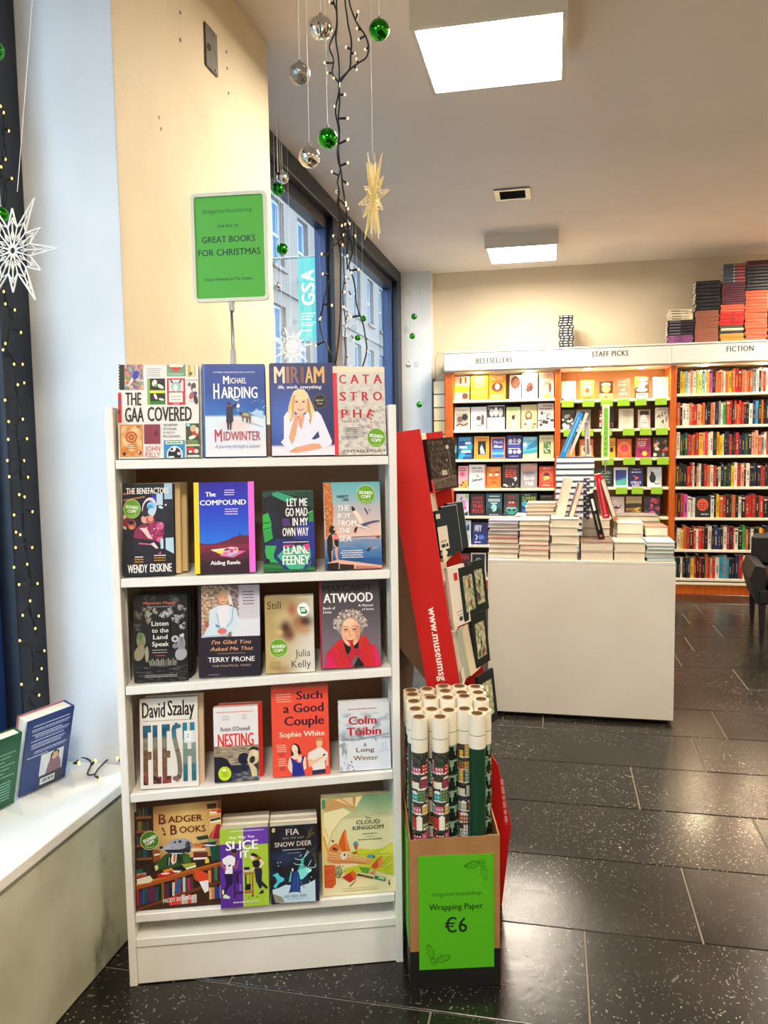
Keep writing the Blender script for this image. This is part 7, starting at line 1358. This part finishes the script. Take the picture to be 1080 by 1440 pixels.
facing(S_, 0, [((.063, .193, .178), 'f0e4d4;t PORTRAIT 1.4 8.8 4 5 d8584c;s 1.6 6 1.6 2 1.1 .6 c8a898;s 1 8 6 3 1.4 .6 d88878;p 0 15 0 13 1.4 13.6 2.4 15 2c3040;p 4 15 4.6 12.4 5.4 15 5c6c94;p 7 15 7.4 12.4 8.4 15 48507c', 'cream book with a red title and tiny figures, top left of staff picks'),
 ((.231, .359, .182), 'e87838;r 2 4.2 8 11 f0d8b0;r 3 5.4 7 10 c89048;e 5 7.8 1.3 1.8 6c3c20;s 2 8 2 1 1 .8 fac8a0;s 1.6 8.6 13 1 1 1 d04820', 'orange book with a framed square picture, top shelf of staff picks'),
 ((.401, .523, .166), '4c2c20;e 5 2.6 3.6 1.6 f4e0c8;e 5 6 3.4 3.6 d8944c;e 4.4 6 2 2.2 f0c080;r 0 10 10 15 ecb45c;s 1.4 8.4 10.6 1 1 1 fce8c8;e 5 13 1.4 1 a8502c', 'sepia portrait book with a white hat, top shelf of staff picks'),
 ((.543, .674, .186), 'e4745c;s 1.6 8.6 1.6 2 2.4 1.3 f4b09c;t MY 4 6.8 7.4 9.4 f8d0c0;s 2.4 8 10.4 1 1 1.6 f4c0ac', 'salmon pink book with pale lettering, top shelf of staff picks'),
 ((.711, .838, .199), '503020;p 0 0 6 0 5 4 3 6 0 8 f4c81c;e 6.4 4.6 2.8 1 f0e4d0;e 4.4 6.4 3 1.2 ece0cc;e 6 2 3 1.2 f4ead8;e 5 9 4 1.4 f4e8d4;r 1 11.4 9.4 14.4 ecdcc4;s 2 8 12.2 1 1 1 8c5c44', 'brown and yellow book with white cloud shapes, top shelf of staff picks'),
 ((.871, 1.005, .193), 'ece4dc;s 1.4 6.6 2.4 2 1.8 .8 b8b0b0;s .8 5 12 1 1 .8 e0b0a0;s 5.4 9.4 11.8 2 1.2 .6 8c7cb4', 'almost blank white book, top right of staff picks')], Z2, .045)
facing(S_, 1, [((.066, .186, .184), '484444;n .6 4 9.6 14 15 1.5 ece8e4,b8b0ac,2c2828', 'charcoal book with white flower heads, left of second staff picks shelf'),
 ((.194, .33, .183), '8c7c70;e 5 5 2.4 3.4 1c1818;r 2 9 8 14 c8bcb0;l 2 10.6 8 11.4 .8 4c403c', 'brown grey book half hidden by the blue leaning book, staff picks'),
 ((.403, .533, .187), '1c1412;n .4 1 3.6 14 12 1.2 d84c38,f0c8a0,6c2c1c;n 3.6 11 9.6 14.4 6 .8 c8503c,8c3c2c', 'black book with red and peach petals, second staff picks shelf'),
 ((.575, .708, .181), 'd8cdb8;s 2.6 7.6 1.8 7 1.5 .5 a08c70', 'plain sand coloured book with small centred text, second staff picks shelf'),
 ((.743, .853, .17), 'c8a89c;r 1.4 1 9 4.4 2c201c;p 2 14 2 6 4 4 7 4.6 8.6 14 ece4dc;s 3 7.4 8.6 2 1.6 .7 9c8478;l 2.4 10.6 8 10.6 .4 78605c', 'pinkish book with a dark topped white picture, second staff picks shelf'),
 ((.892, 1.012, .185), 'e0d8c8;l 1.4 7.6 3 5.4 3.8 7.8 .7 2c2824;l 5.4 3.6 4.6 6 6 6.4 .7 2c2824;l 7.4 3.4 6.8 5 .7 2c2824;l 4.6 11.4 6 9 5.8 12 .7 2c2824;l 8.4 7 8 10.4 .7 2c2824;s 2 8 1.2 1 1 .5 7c7468;s 2 8 13 2 .8 .3 a89c8c', 'cream book with black brush figures, right of second staff picks shelf')], Z2, .045)
facing(S_, 2, [((.065, .191, .18), 'c8401c;r 2 4 10 15 e8842c;p 0 0 10 0 10 3 0 6 9c2414', 'rust orange book behind the blue leaning one, third staff picks shelf'),
 ((.228, .355, .174), 'e06428;r 1 5 9 13 ecc8a0;e 4 8 1.4 2 8c4c30;e 7 9 1.2 2 c86c44;s 3 8 1.8 1 1 1 f4b088', 'orange book with a pale picture box, third staff picks shelf'),
 ((.42, .551, .183), 'f4ac18;r 0 0 2 15 ec9414;e 7.4 9 1.2 2 40201c;s 6 9.6 3 3 1.2 .6 a85c10', 'golden yellow book behind the green spine, third staff picks shelf'),
 ((.563, .693, .172), 'd8582c;e 5 7.4 4.4 5.4 e8783c;e 5 7.6 2.8 2.8 d82450;e 5 7.6 1.6 1.6 e8483c;s 2.4 8 2.6 1 1 .9 f8b468', 'orange book with a pink glowing disc, third staff picks shelf'),
 ((.727, .862, .182), 'a81458;s 1 8.6 .8 1 1 1 f0b030;s 1 7 2.8 3 1.4 .8 f4c8c8;s 1 6 7 1 1 .6 e86c94;e 5.8 12 1.7 1.8 f8d030;e 3 10.4 .8 1.2 50102c;e 8 10 .6 .8 50102c', 'magenta book with a yellow disc, third staff picks shelf'),
 ((.879, 1.008, .18), '3c2420;n .6 .6 9.4 14.4 22 1.4 c8301c,ece0c4,8c9c74,2c1814,e07050;e 6 6.4 2 2.2 180c0c;e 1.6 6 1.4 1.6 f0c8b0', 'botanical red and cream patterned book, right of third staff picks shelf')], Z2, .045)
facing(S_, 3, [((.387, .526, .176), '14201c;t Calls 2.8 9 2.4 5 a8c8b0;s 3 9 6.4 3 2.2 1.2 7ca488', 'black green book with pale script behind the table books, staff picks'),
 ((.536, .664, .178), 'e4ecf0;r 1.2 2 9 14 2c3c94;p 1.2 14 1.2 10.6 9 8.4 9 14 48b0a0;p 1.2 10.6 9 8.4 9 7 1.2 9.4 3c64b4', 'white bordered blue and turquoise landscape book, staff picks'),
 ((.671, .795, .174), '1c2070;s 2.4 8 1 1 1 .6 a8b4e4;s 1.6 8.6 3 1 1 1 d0d8f4;p 2.6 6 7.4 7.8 4 9.8 4.8 8 f08040;t STILLS 1.4 8.6 10.8 12.6 e0e4f8;t LIFE 2.4 7.6 13.2 14.6 e0e4f8', 'navy book with an orange paper bird, fourth staff picks shelf'),
 ((.831, .959, .179), 'dce4ec;e 3.4 5 1.3 1.7 141214;e 3.6 8.6 2.3 3.6 141214;l 4.6 11.6 6 13.2 9 12.6 .6 141214;p 2.4 4.4 2.6 2.4 3.4 4 141214;p 3.8 4 4.6 2.6 4.6 4.6 141214;e 6 3 3 1.4 eef2f6', 'pale blue book with a sitting black cat, staff picks')], Z2, .045)
facing(S_, 4, [((.509, .635, .18), 'd8c8c4;p 1.4 9 4 7 6 8.4 8.6 5 6.6 9.4 4 9.4 3c2c30;e 3 4 2 1.4 f0e4e0;n 1 10 9 14 8 1 f0d8d0,c09890', 'soft pink grey book with a flying bird, lowest seen staff picks shelf'),
 ((.647, .789, .184), '8c6c34;r 0 0 10 4 b8a070;p 0 6 4 4.6 10 6 10 8 0 9 3c2c1c;n .6 8.6 9.4 14 20 1.1 e8c048,c8941c,5c4414;p 0 4 10 3.4 10 5 0 5.4 c8b488', 'golden cornfield landscape book, lowest seen staff picks shelf'),
 ((.803, .949, .183), '241c30;n .4 1 9.6 14 18 1.2 3c4c74,58304c,2c2440;n 4.4 2 9 9 14 1.2 d82450,a81840,f04c74;n 1 11 9 14 8 .9 c83c8c,d8508c', 'dark book with crimson blossom splashes, lowest seen staff picks shelf')], Z2, .045)
# green shelf-edge cards of the staff picks
M_TAG = mat('green_shelf_card', '9fd02c', .5)
for row, l in ((0, [(.068, .173), (.251, .357), (.413, .519), (.558, .663), (.711, .81), (.882, .982)]), (1, [(.084, .19), (.244, .349), (.415, .513), (.609, .709), (.757, .859), (.895, .995)]), (2, [(.427, .529), (.614, .717), (.763, .863), (.908, 1.010)]), (3, [(.551, .652), (.691, .791), (.86, .957)]), (4, [(.84, .94)])):
    for a, b in l:
        cs_ = CASES[S_]; o = MB().box(-(b-a)/2, (b-a)/2, -.0015, 0, -.062, 0, bev=.0004).build('shelf_tag', M_TAG, cs_)
        o.location = ((a+b)/2-cs_.location.x, YF-.003-cs_.location.y, Z2[row]-.002+.004*0); o.rotation_euler.y = math.radians(rs.uniform(-1.5, 1.5))

# ---------------------------------------------------------------- stacks of books lying flat
def flat_book(x0, x1, y0, y1, z, t, cover, page='ece2cf', spine_side=0, label='', group='', rot=0, parts=True, name='book', twotone=None, thick=None):
    """a closed book lying down; spine_side 0: page edges to the camera, 1: spine to the camera"""
    w_, d = x1-x0, y1-y0; r = tag(empty(name, M=T((x0+x1)/2, (y0+y1)/2, z) @ RZ(rot)), label, 'book', group)
    bt = thick or min(.0022, t*.12); c = MB()
    c.box(-w_/2, w_/2, -d/2, d/2, 0, bt, cover).box(-w_/2, w_/2, -d/2, d/2, t-bt, t, twotone or cover)
    if spine_side: 
        n = 3; vs = []
        for q in range(n+1):
            a = -PI/2+PI*q/n; vs += [(-w_/2, -d/2-.003*math.cos(a), t/2+t/2*math.sin(a)), (w_/2, -d/2-.003*math.cos(a), t/2+t/2*math.sin(a))]
        c.add(vs, [(2*q, 2*q+1, 2*q+3, 2*q+2) for q in range(n)], cover)
    else: c.box(-w_/2, w_/2, d/2-bt, d/2, bt, t-bt, cover)
    link('cover', c.mesh('cover', M_PRINT), r)
    i_ = .0025; MB().box(-w_/2+i_, w_/2-i_, -d/2+(i_ if not spine_side else .0005), d/2-bt-.0005, bt+.0002, t-bt-.0002).build('page_block', M_PAGE if page == 'ece2cf' else mat('page_'+page, page, .8), r)
    return r
def stack(x0, x1, y0, y1, z0, z1, n, cov, label, group, spine=0, jit=.004, rot=2, print_=None, thick=None, page='ece2cf'):
    t = (z1-z0)/n; z = z0+.0004; pos = 'bottom'
    for i in range(n):
        j = rs.uniform(-jit, jit); c = cov[i % len(cov)] if isinstance(cov, (list, tuple)) else cov
        where = 'lowest' if i == 0 else ('topmost' if i == n-1 else ORD[i]+' from the bottom')
        r = flat_book(x0+j, x1+j, y0+abs(j), y1+abs(j), z, t-.0004, c, spine_side=spine, label='%s in the %s' % (where+' book', label), group=group, rot=rs.uniform(-rot, rot), thick=thick, page=page)
        if print_ and spine:
            w_ = x1-x0; m = MB()
            for a, b, cc in print_: m.add([(w_*(a-.5), -(y1-y0)/2-.0036, t*.3), (w_*(b-.5), -(y1-y0)/2-.0036, t*.3), (w_*(b-.5), -(y1-y0)/2-.0036, t*.68), (w_*(a-.5), -(y1-y0)/2-.0036, t*.68)], [(0, 1, 2, 3)], cc)
            m.build('spine_print', M_PRINT, r)
        z += t
    return z
# display table: a white box
tb = tag(empty('display_table', loc=(.125, 4.45, 0)), 'plain white box table piled with books in the middle of the shop floor', 'table')
M_TABLE = mottled('white_table_laminate', 'e4e2da', 'd8d5cc', 2, .45)
def tp(nm, x0, x1, y0, y1, z0, z1, m=M_TABLE, bev=.002): return MB().box(x0, x1, y0, y1, z0, z1, bev=bev).build(nm, m, tb)
tp('plinth', -.43, .43, -.42, .42, .001, .020, M_BLACKPL)
tp('front_panel', -.453, .453, -.450, -.432, .0205, .792); tp('rear_panel', -.453, .453, .432, .450, .0205, .792); tp('side_panel', -.453, -.435, -.4315, .4315, .0205, .792); tp('side_panel', .435, .453, -.4315, .4315, .0205, .792); tp('tabletop', -.453, .453, -.450, .450, .7925, .810)
ZT = .811
stack(-.326, -.172, 4.03, 4.22, ZT, .915, 4, ['c8b8c0', '8c5c6c'], 'leftmost front stack on the table', 'leftmost front stack', 0)
stack(-.326, -.172, 4.03, 4.22, .915, 1.005, 5, ['d8405c', '7c90c8', '34384c', 'b8c8e8', '6c7cc0'], 'upper half of the leftmost front stack', 'leftmost front stack', 0, .005)
stack(-.170, -.022, 4.005, 4.21, ZT, 1.010, 8, ['e0d4c0', 'd8ccb8', 'c86070'], 'cream stack second from the left on the table', 'second front stack', 0, .003, 1)
stack(-.016, .120, 4.005, 4.21, ZT, 1.018, 5, ['e8e4d4', 'f0ece4'], 'thick white stack under the leaning cream book', 'third front stack', 0, .004, 1.5)
stack(.130, .286, 4.01, 4.21, ZT, .903, 2, ['e8dccc', '9c7c6c'], 'low stack holding the black leaning book', 'fourth front stack', 0, .002, 1)
stack(.289, .436, 4.01, 4.21, ZT, .903, 2, ['d8d8b8', 'd8ccc0'], 'low stack right of the black leaning book', 'fifth front stack', 0, .002, 1)
stack(.440, .572, 4.01, 4.22, ZT, .905, 5, ['5c9cb4', 'c8dce0', '3c8c9c'], 'thin teal edged stack at the right front corner', 'right corner stack', 0, .006, 3)
stack(-.200, -.020, 4.24, 4.42, ZT, 1.010, 5, ['b0a4c0', 'd8d0d8', '8c84a8'], 'purple edged stack behind the left stacks', 'rear left stack', 0, .004)
stack(-.146, .005, 4.26, 4.43, 1.011, 1.075, 3, ['7c5c54', 'e0c8c0', 'a88c84'], 'small pile on top of the rear left stack', 'rear left stack', 0, .01)
stack(.150, .290, 4.235, 4.42, ZT, .993, 4, ['3c2c28', 'e4d8c4'], 'brown edged stack behind the black leaning book', 'rear middle stack', 0, .004)
stack(.322, .452, 4.235, 4.42, ZT, .976, 3, ['e0d4c0', 'c8b8a8'], 'rear stack right of the red leaning book', 'rear right stack', 0, .003)
stack(.460, .572, 4.235, 4.42, ZT, .957, 3, ['8c5c3c', 'ece0cc'], 'rear stack at the right edge of the table', 'rear right edge stack', 0, .003)
stack(.335, .560, 4.47, 4.68, ZT, .990, 6, ['c89c98', '3c3434', 'e8dcd0', 'b0c878'], 'wide low pile at the back right', 'back right pile', 0, .008, 4)
stack(.010, .215, 4.46, 4.62, ZT, 1.315, 15, ['2c3c54', '3c4c64', '48607c'], 'tall blue and white striped tower of large books', 'striped tower', 0, .004, 1.5, thick=.0045, page='f0f4f6')
def leaning(x, y, z, w_, h_, t, roll, col, page, label, front='spine', yaw=0, bands=(), dark=False):
    """upright book seen by its spine or fore-edge, rolled sideways"""
    r = tag(empty('book', M=T(x, y, z) @ RY(roll) @ RZ(yaw)), label, 'book', 'books leaning on the table stacks')
    c = MB(); bt = .002
    c.box(0, bt, 0, w_, 0, h_, col).box(t-bt, t, 0, w_, 0, h_, col)
    c.box(bt, t-bt, 0 if front == 'spine' else w_-bt, bt if front == 'spine' else w_, 0, h_, col); c.build('cover', M_GLOSS, r)
    MB().box(bt+.0002, t-bt-.0002, bt+.0003 if front == 'spine' else .004, w_-bt-.0004, .002, h_-.002).build('page_block', M_PAGE, r)
    m = MB()
    for a, b, u0, u1, cc in bands: m.add([(t*u0, -.0006, h_*a), (t*u1, -.0006, h_*a), (t*u1, -.0006, h_*b), (t*u0, -.0006, h_*b)], [(0, 1, 2, 3)], cc)
    if m.v: m.build('spine_print', M_PRINT, r)
    return r
leaning(.030, 4.47, 1.318, .15, .262, .030, 22, '2c8cd0', 'fff', 'bright blue book leaning to the right on top of the striped tower', bands=((.12, .9, .36, .6, '6cb4e4'),))
leaning(.078, 4.475, 1.330, .13, .245, .014, 22, 'e8eef2', 'fff', 'thin white book leaning against the bright blue book', 'fore')
leaning(.171, 4.50, 1.317, .12, .190, .024, -2, 'd8d4d0', 'fff', 'slim grey and white book standing upright on the striped tower', bands=((.06, .5, .2, .8, '7c7878'), (.55, .95, .2, .8, 'b8b0ac')))
leaning(.006, 4.10, 1.0200, .12, .205, .046, 12, 'ece4cc', 'fff', 'thick cream book leaning right on the white stack', 'fore')
leaning(.072, 4.10, 1.0200, .12, .180, .026, 16, 'a02c3c', 'fff', 'book with dark red boards and white page edges leaning beside the cream book', 'fore')
leaning(.253, 4.30, .995, .13, .232, .035, -11, 'c8182c', 'fff', 'bright red spine leaning left behind the black book', bands=((.1, .9, .36, .6, 'e06070'), (.03, .07, .3, .7, 'f0c8c8')))
leaning(.306, 4.27, .978, .13, .225, .024, -18, '3c2418', 'fff', 'dark brown book with pale edge, rightmost of the leaning books', 'fore', bands=((.02, .12, .2, .8, 'c87c4c'),))
leaning(.222, 4.10, .905, .13, .236, .030, -14, '100f10', 'fff', 'black spine with white lettering leaning left on the low front stack', bands=((.62, .88, .3, .7, 'e8e8e8'), (.2, .55, .36, .6, '8c8884'), (.04, .09, .3, .7, 'c04c3c')))
ck = leaning(.118, 4.225, 1.010, .02, .215, .032, 0, '4c4c60', 'fff', 'black and white chequered book edge between the leaning books', bands=[(i/14, i/14+.035, (i % 2)*.5, (i % 2)*.5+.45, 'dcdce4') for i in range(14)]); ck.location.z = .9935; ck.location.x = .150; ck.location.y = 4.24
# small wire stand holding a green tipped card
ws_ = tag(empty('card_stand', loc=(.272, 4.450, .811)), 'thin wire stand holding a tall narrow green card above the table books', 'card stand')
MB().tube([(0, 0, .004), (0, 0, .50)], .0035, 6).build('wire_stem', M_METAL, ws_); MB().lathe([(.0001, 0), (.03, 0), (.028, .005), (.0001, .006)], 14).build('base', M_METAL, ws_)
MB().box(-.019, .019, -.004, .004, .485, .785, col='e4ecd4', bev=.001).build('card_frame', M_PRINT, ws_)
k = Cov(.024, .265, (0, 0, 20, 220), '7cc040', off=.0002)
for i in range(9): k.e(10, 16+i*24, 2.6, 5, '4c8c28', 8); k.small(5, 15, 30+i*22, 1, 1, 2, '3c7420', 0)
o = k.mb.build('card_print', M_PRINT, ws_); o.location = (0, -.0044, .503)
MB().tube([(-.012, 0, .47), (0, 0, .46), (.012, 0, .47), (.006, 0, .485), (-.006, 0, .485)], .002, 5).build('clip', M_METAL, ws_)
# stacks on top of the back bookcases
ZC = 2.2508; G = 'stacks on top of the bookcases'
def tstack(x0, x1, z0, z1, n, cov, label, pr=None, rot=3, jit=.006, y0=7.56, d=.15): stack(x0, x1, y0, y0+d, z0, z1, n, cov, label, G, 1, jit, rot, pr)
tstack(.040, .165, ZC, 2.553, 13, '101214', 'black and white striped stack alone above STAFF PICKS', [(.08, .22, 'e8e8e4'), (.34, .6, 'dcdcd8'), (.74, .9, 'e8e8e4')], 6, .010)
tstack(.985, 1.205, ZC, 2.330, 4, '7c4474', 'purple part of the left stack above FICTION', [(.45, .62, '4c2848'), (.1, .3, 'a06c98')])
tstack(.985, 1.205, 2.3305, 2.463, 5, '1c1420', 'near black part of the left stack above FICTION', [(.08, .5, '6c6070')])
tstack(1.000, 1.195, 2.4635, 2.556, 4, 'd8ccb0', 'cream books topping the left stack above FICTION', [(.1, .5, '5c5444'), (.52, .56, '3c7c54'), (.6, .85, 'a89c80')])
tstack(1.222, 1.415, ZC, 2.537, 15, '8c5440', 'brown lower half of the second stack above FICTION', None, 1.5, .004)
tstack(1.222, 1.425, 2.5375, 2.794, 8, '0e0c10', 'black upper half of the second stack above FICTION', [(.2, .6, '28242c')], 2)
tstack(1.432, 1.625, ZC, 2.328, 2, 'c87c20', 'ochre books at the foot of the third stack above FICTION', None, 2)
tstack(1.432, 1.620, 2.3285, 2.398, 3, ['1c2c38', 'c8b898', '3c4438'], 'mixed books low in the third stack above FICTION', None, 4, .006)
tstack(1.420, 1.622, 2.3985, 2.515, 6, 'c82420', 'red books tilting in the third stack above FICTION', [(.46, .62, '3c2c1c')], 5, .008)
tstack(1.432, 1.630, 2.5155, 2.578, 3, 'c8583c', 'orange pile topping the red third stack', None, 3)
tstack(1.446, 1.628, 2.5785, 2.762, 9, '501c30', 'maroon part of the third stack above FICTION', None, 1, .002)
tstack(1.446, 1.628, 2.7625, 2.928, 6, '3c4450', 'grey and red books topping the third stack', [(.0, .42, '3c4450'), (.46, .52, 'd8ccc0'), (.56, 1.0, 'c02418')], 1.5, .003)
tstack(1.634, 1.81, ZC, 2.690, 16, 'c8502c', 'tall orange stack, fourth above FICTION', None, 3, .007)
tstack(1.640, 1.84, 2.6905, 2.945, 9, ['0c0a0e']*7+['4c1418']*2, 'black books topping the fourth stack above FICTION', [(.3, .7, '2c2830')], 1.5, .003)
tstack(1.845, 2.02, ZC, 2.60, 12, 'b8452c', 'orange red stack at the right edge above FICTION', None, 2, .005)
# leaflet boxes standing in the gap left of the bestsellers case
lf = tag(empty('leaflet_rack', loc=(-1.082, 7.62, 0)), 'narrow wire rack of cream and yellow leaflets left of the BESTSELLERS case', 'leaflet rack')
MB().tube([(-.045, .05, .01), (-.045, .05, 2.20), (-.02, .05, 2.27), (.03, .05, 2.27), (.045, .05, 2.22), (.045, .05, 1.98)], .0025, 6).build('wire_loop', M_METAL, lf)
for i in range(13):
    z = .35+i*.127
    MB().box(-.052, .056-.001, -.03, .03, z, z+.118, ['ece2bc', 'f0e4a8', 'e8d8b0', 'f2e8c8'][i % 4], bev=.002).build('leaflet_pack', M_PRINT, lf)
MB().box(-.058, -.0535, -.035, .06, .004, 2.02).build('rack_side', M_BLACKPL, lf); MB().box(-.0530, .056, .031, .036, .004, 1.97).build('rack_back', M_BLACKPL, lf); MB().box(-.055, .056, -.034, .06, .0, .003).build('rack_base', M_BLACKPL, lf)

# ---------------------------------------------------------------- black leather chair at the right edge
ch = tag(empty('leather_chair', M=T(1.43, 5.90, 0) @ RZ(-7)), 'black leather armchair with a dark brown seat, cut off by the right edge', 'chair')
def cp(nm, x0, x1, y0, y1, z0, z1, m=M_LEATHER, bev=.012, M=None):
    mb = MB().box(x0, x1, y0, y1, z0, z1, bev=bev); o = mb.build(nm, m, ch)
    if M is not None: o.matrix_local = M
    return o
for (x, y) in ((.0, .0), (.50, .0), (.0, .60), (.50, .60)):
    MB().add([(x-.012, y-.012, .001), (x+.014, y-.012, .001), (x+.014, y+.014, .001), (x-.012, y+.014, .001), (x-.022, y-.02, .24), (x+.022, y-.02, .24), (x+.022, y+.022, .24), (x-.022, y+.022, .24)], [(3, 2, 1, 0), (4, 5, 6, 7), (0, 1, 5, 4), (1, 2, 6, 5), (2, 3, 7, 6), (3, 0, 4, 7)]).build('leg', M_BLACKPL, ch)
cp('seat_base', -.03, .53, -.03, .63, .241, .345); cp('seat_cushion', .02, .48, -.02, .56, .346, .43, M_BROWNLEA, .03)
# curved side wings flare outwards
wing = [(-.035, .24), (.0, .24), (.018, .33), (.018, .50), (-.05, .515), (-.085, .42), (-.06, .32)]
MB().prism(wing, -.02, .60).build('arm', M_LEATHER, ch)
MB().prism([(.5-x, z) for x, z in wing[::-1]], -.02, .60).build('arm', M_LEATHER, ch)
cp('backrest', -.015, .515, .565, .655, .43, .675, bev=.03)
MB().box(.10, .40, .56, .565, .48, .64, bev=.002).build('back_pad', M_BLACKPL, ch)
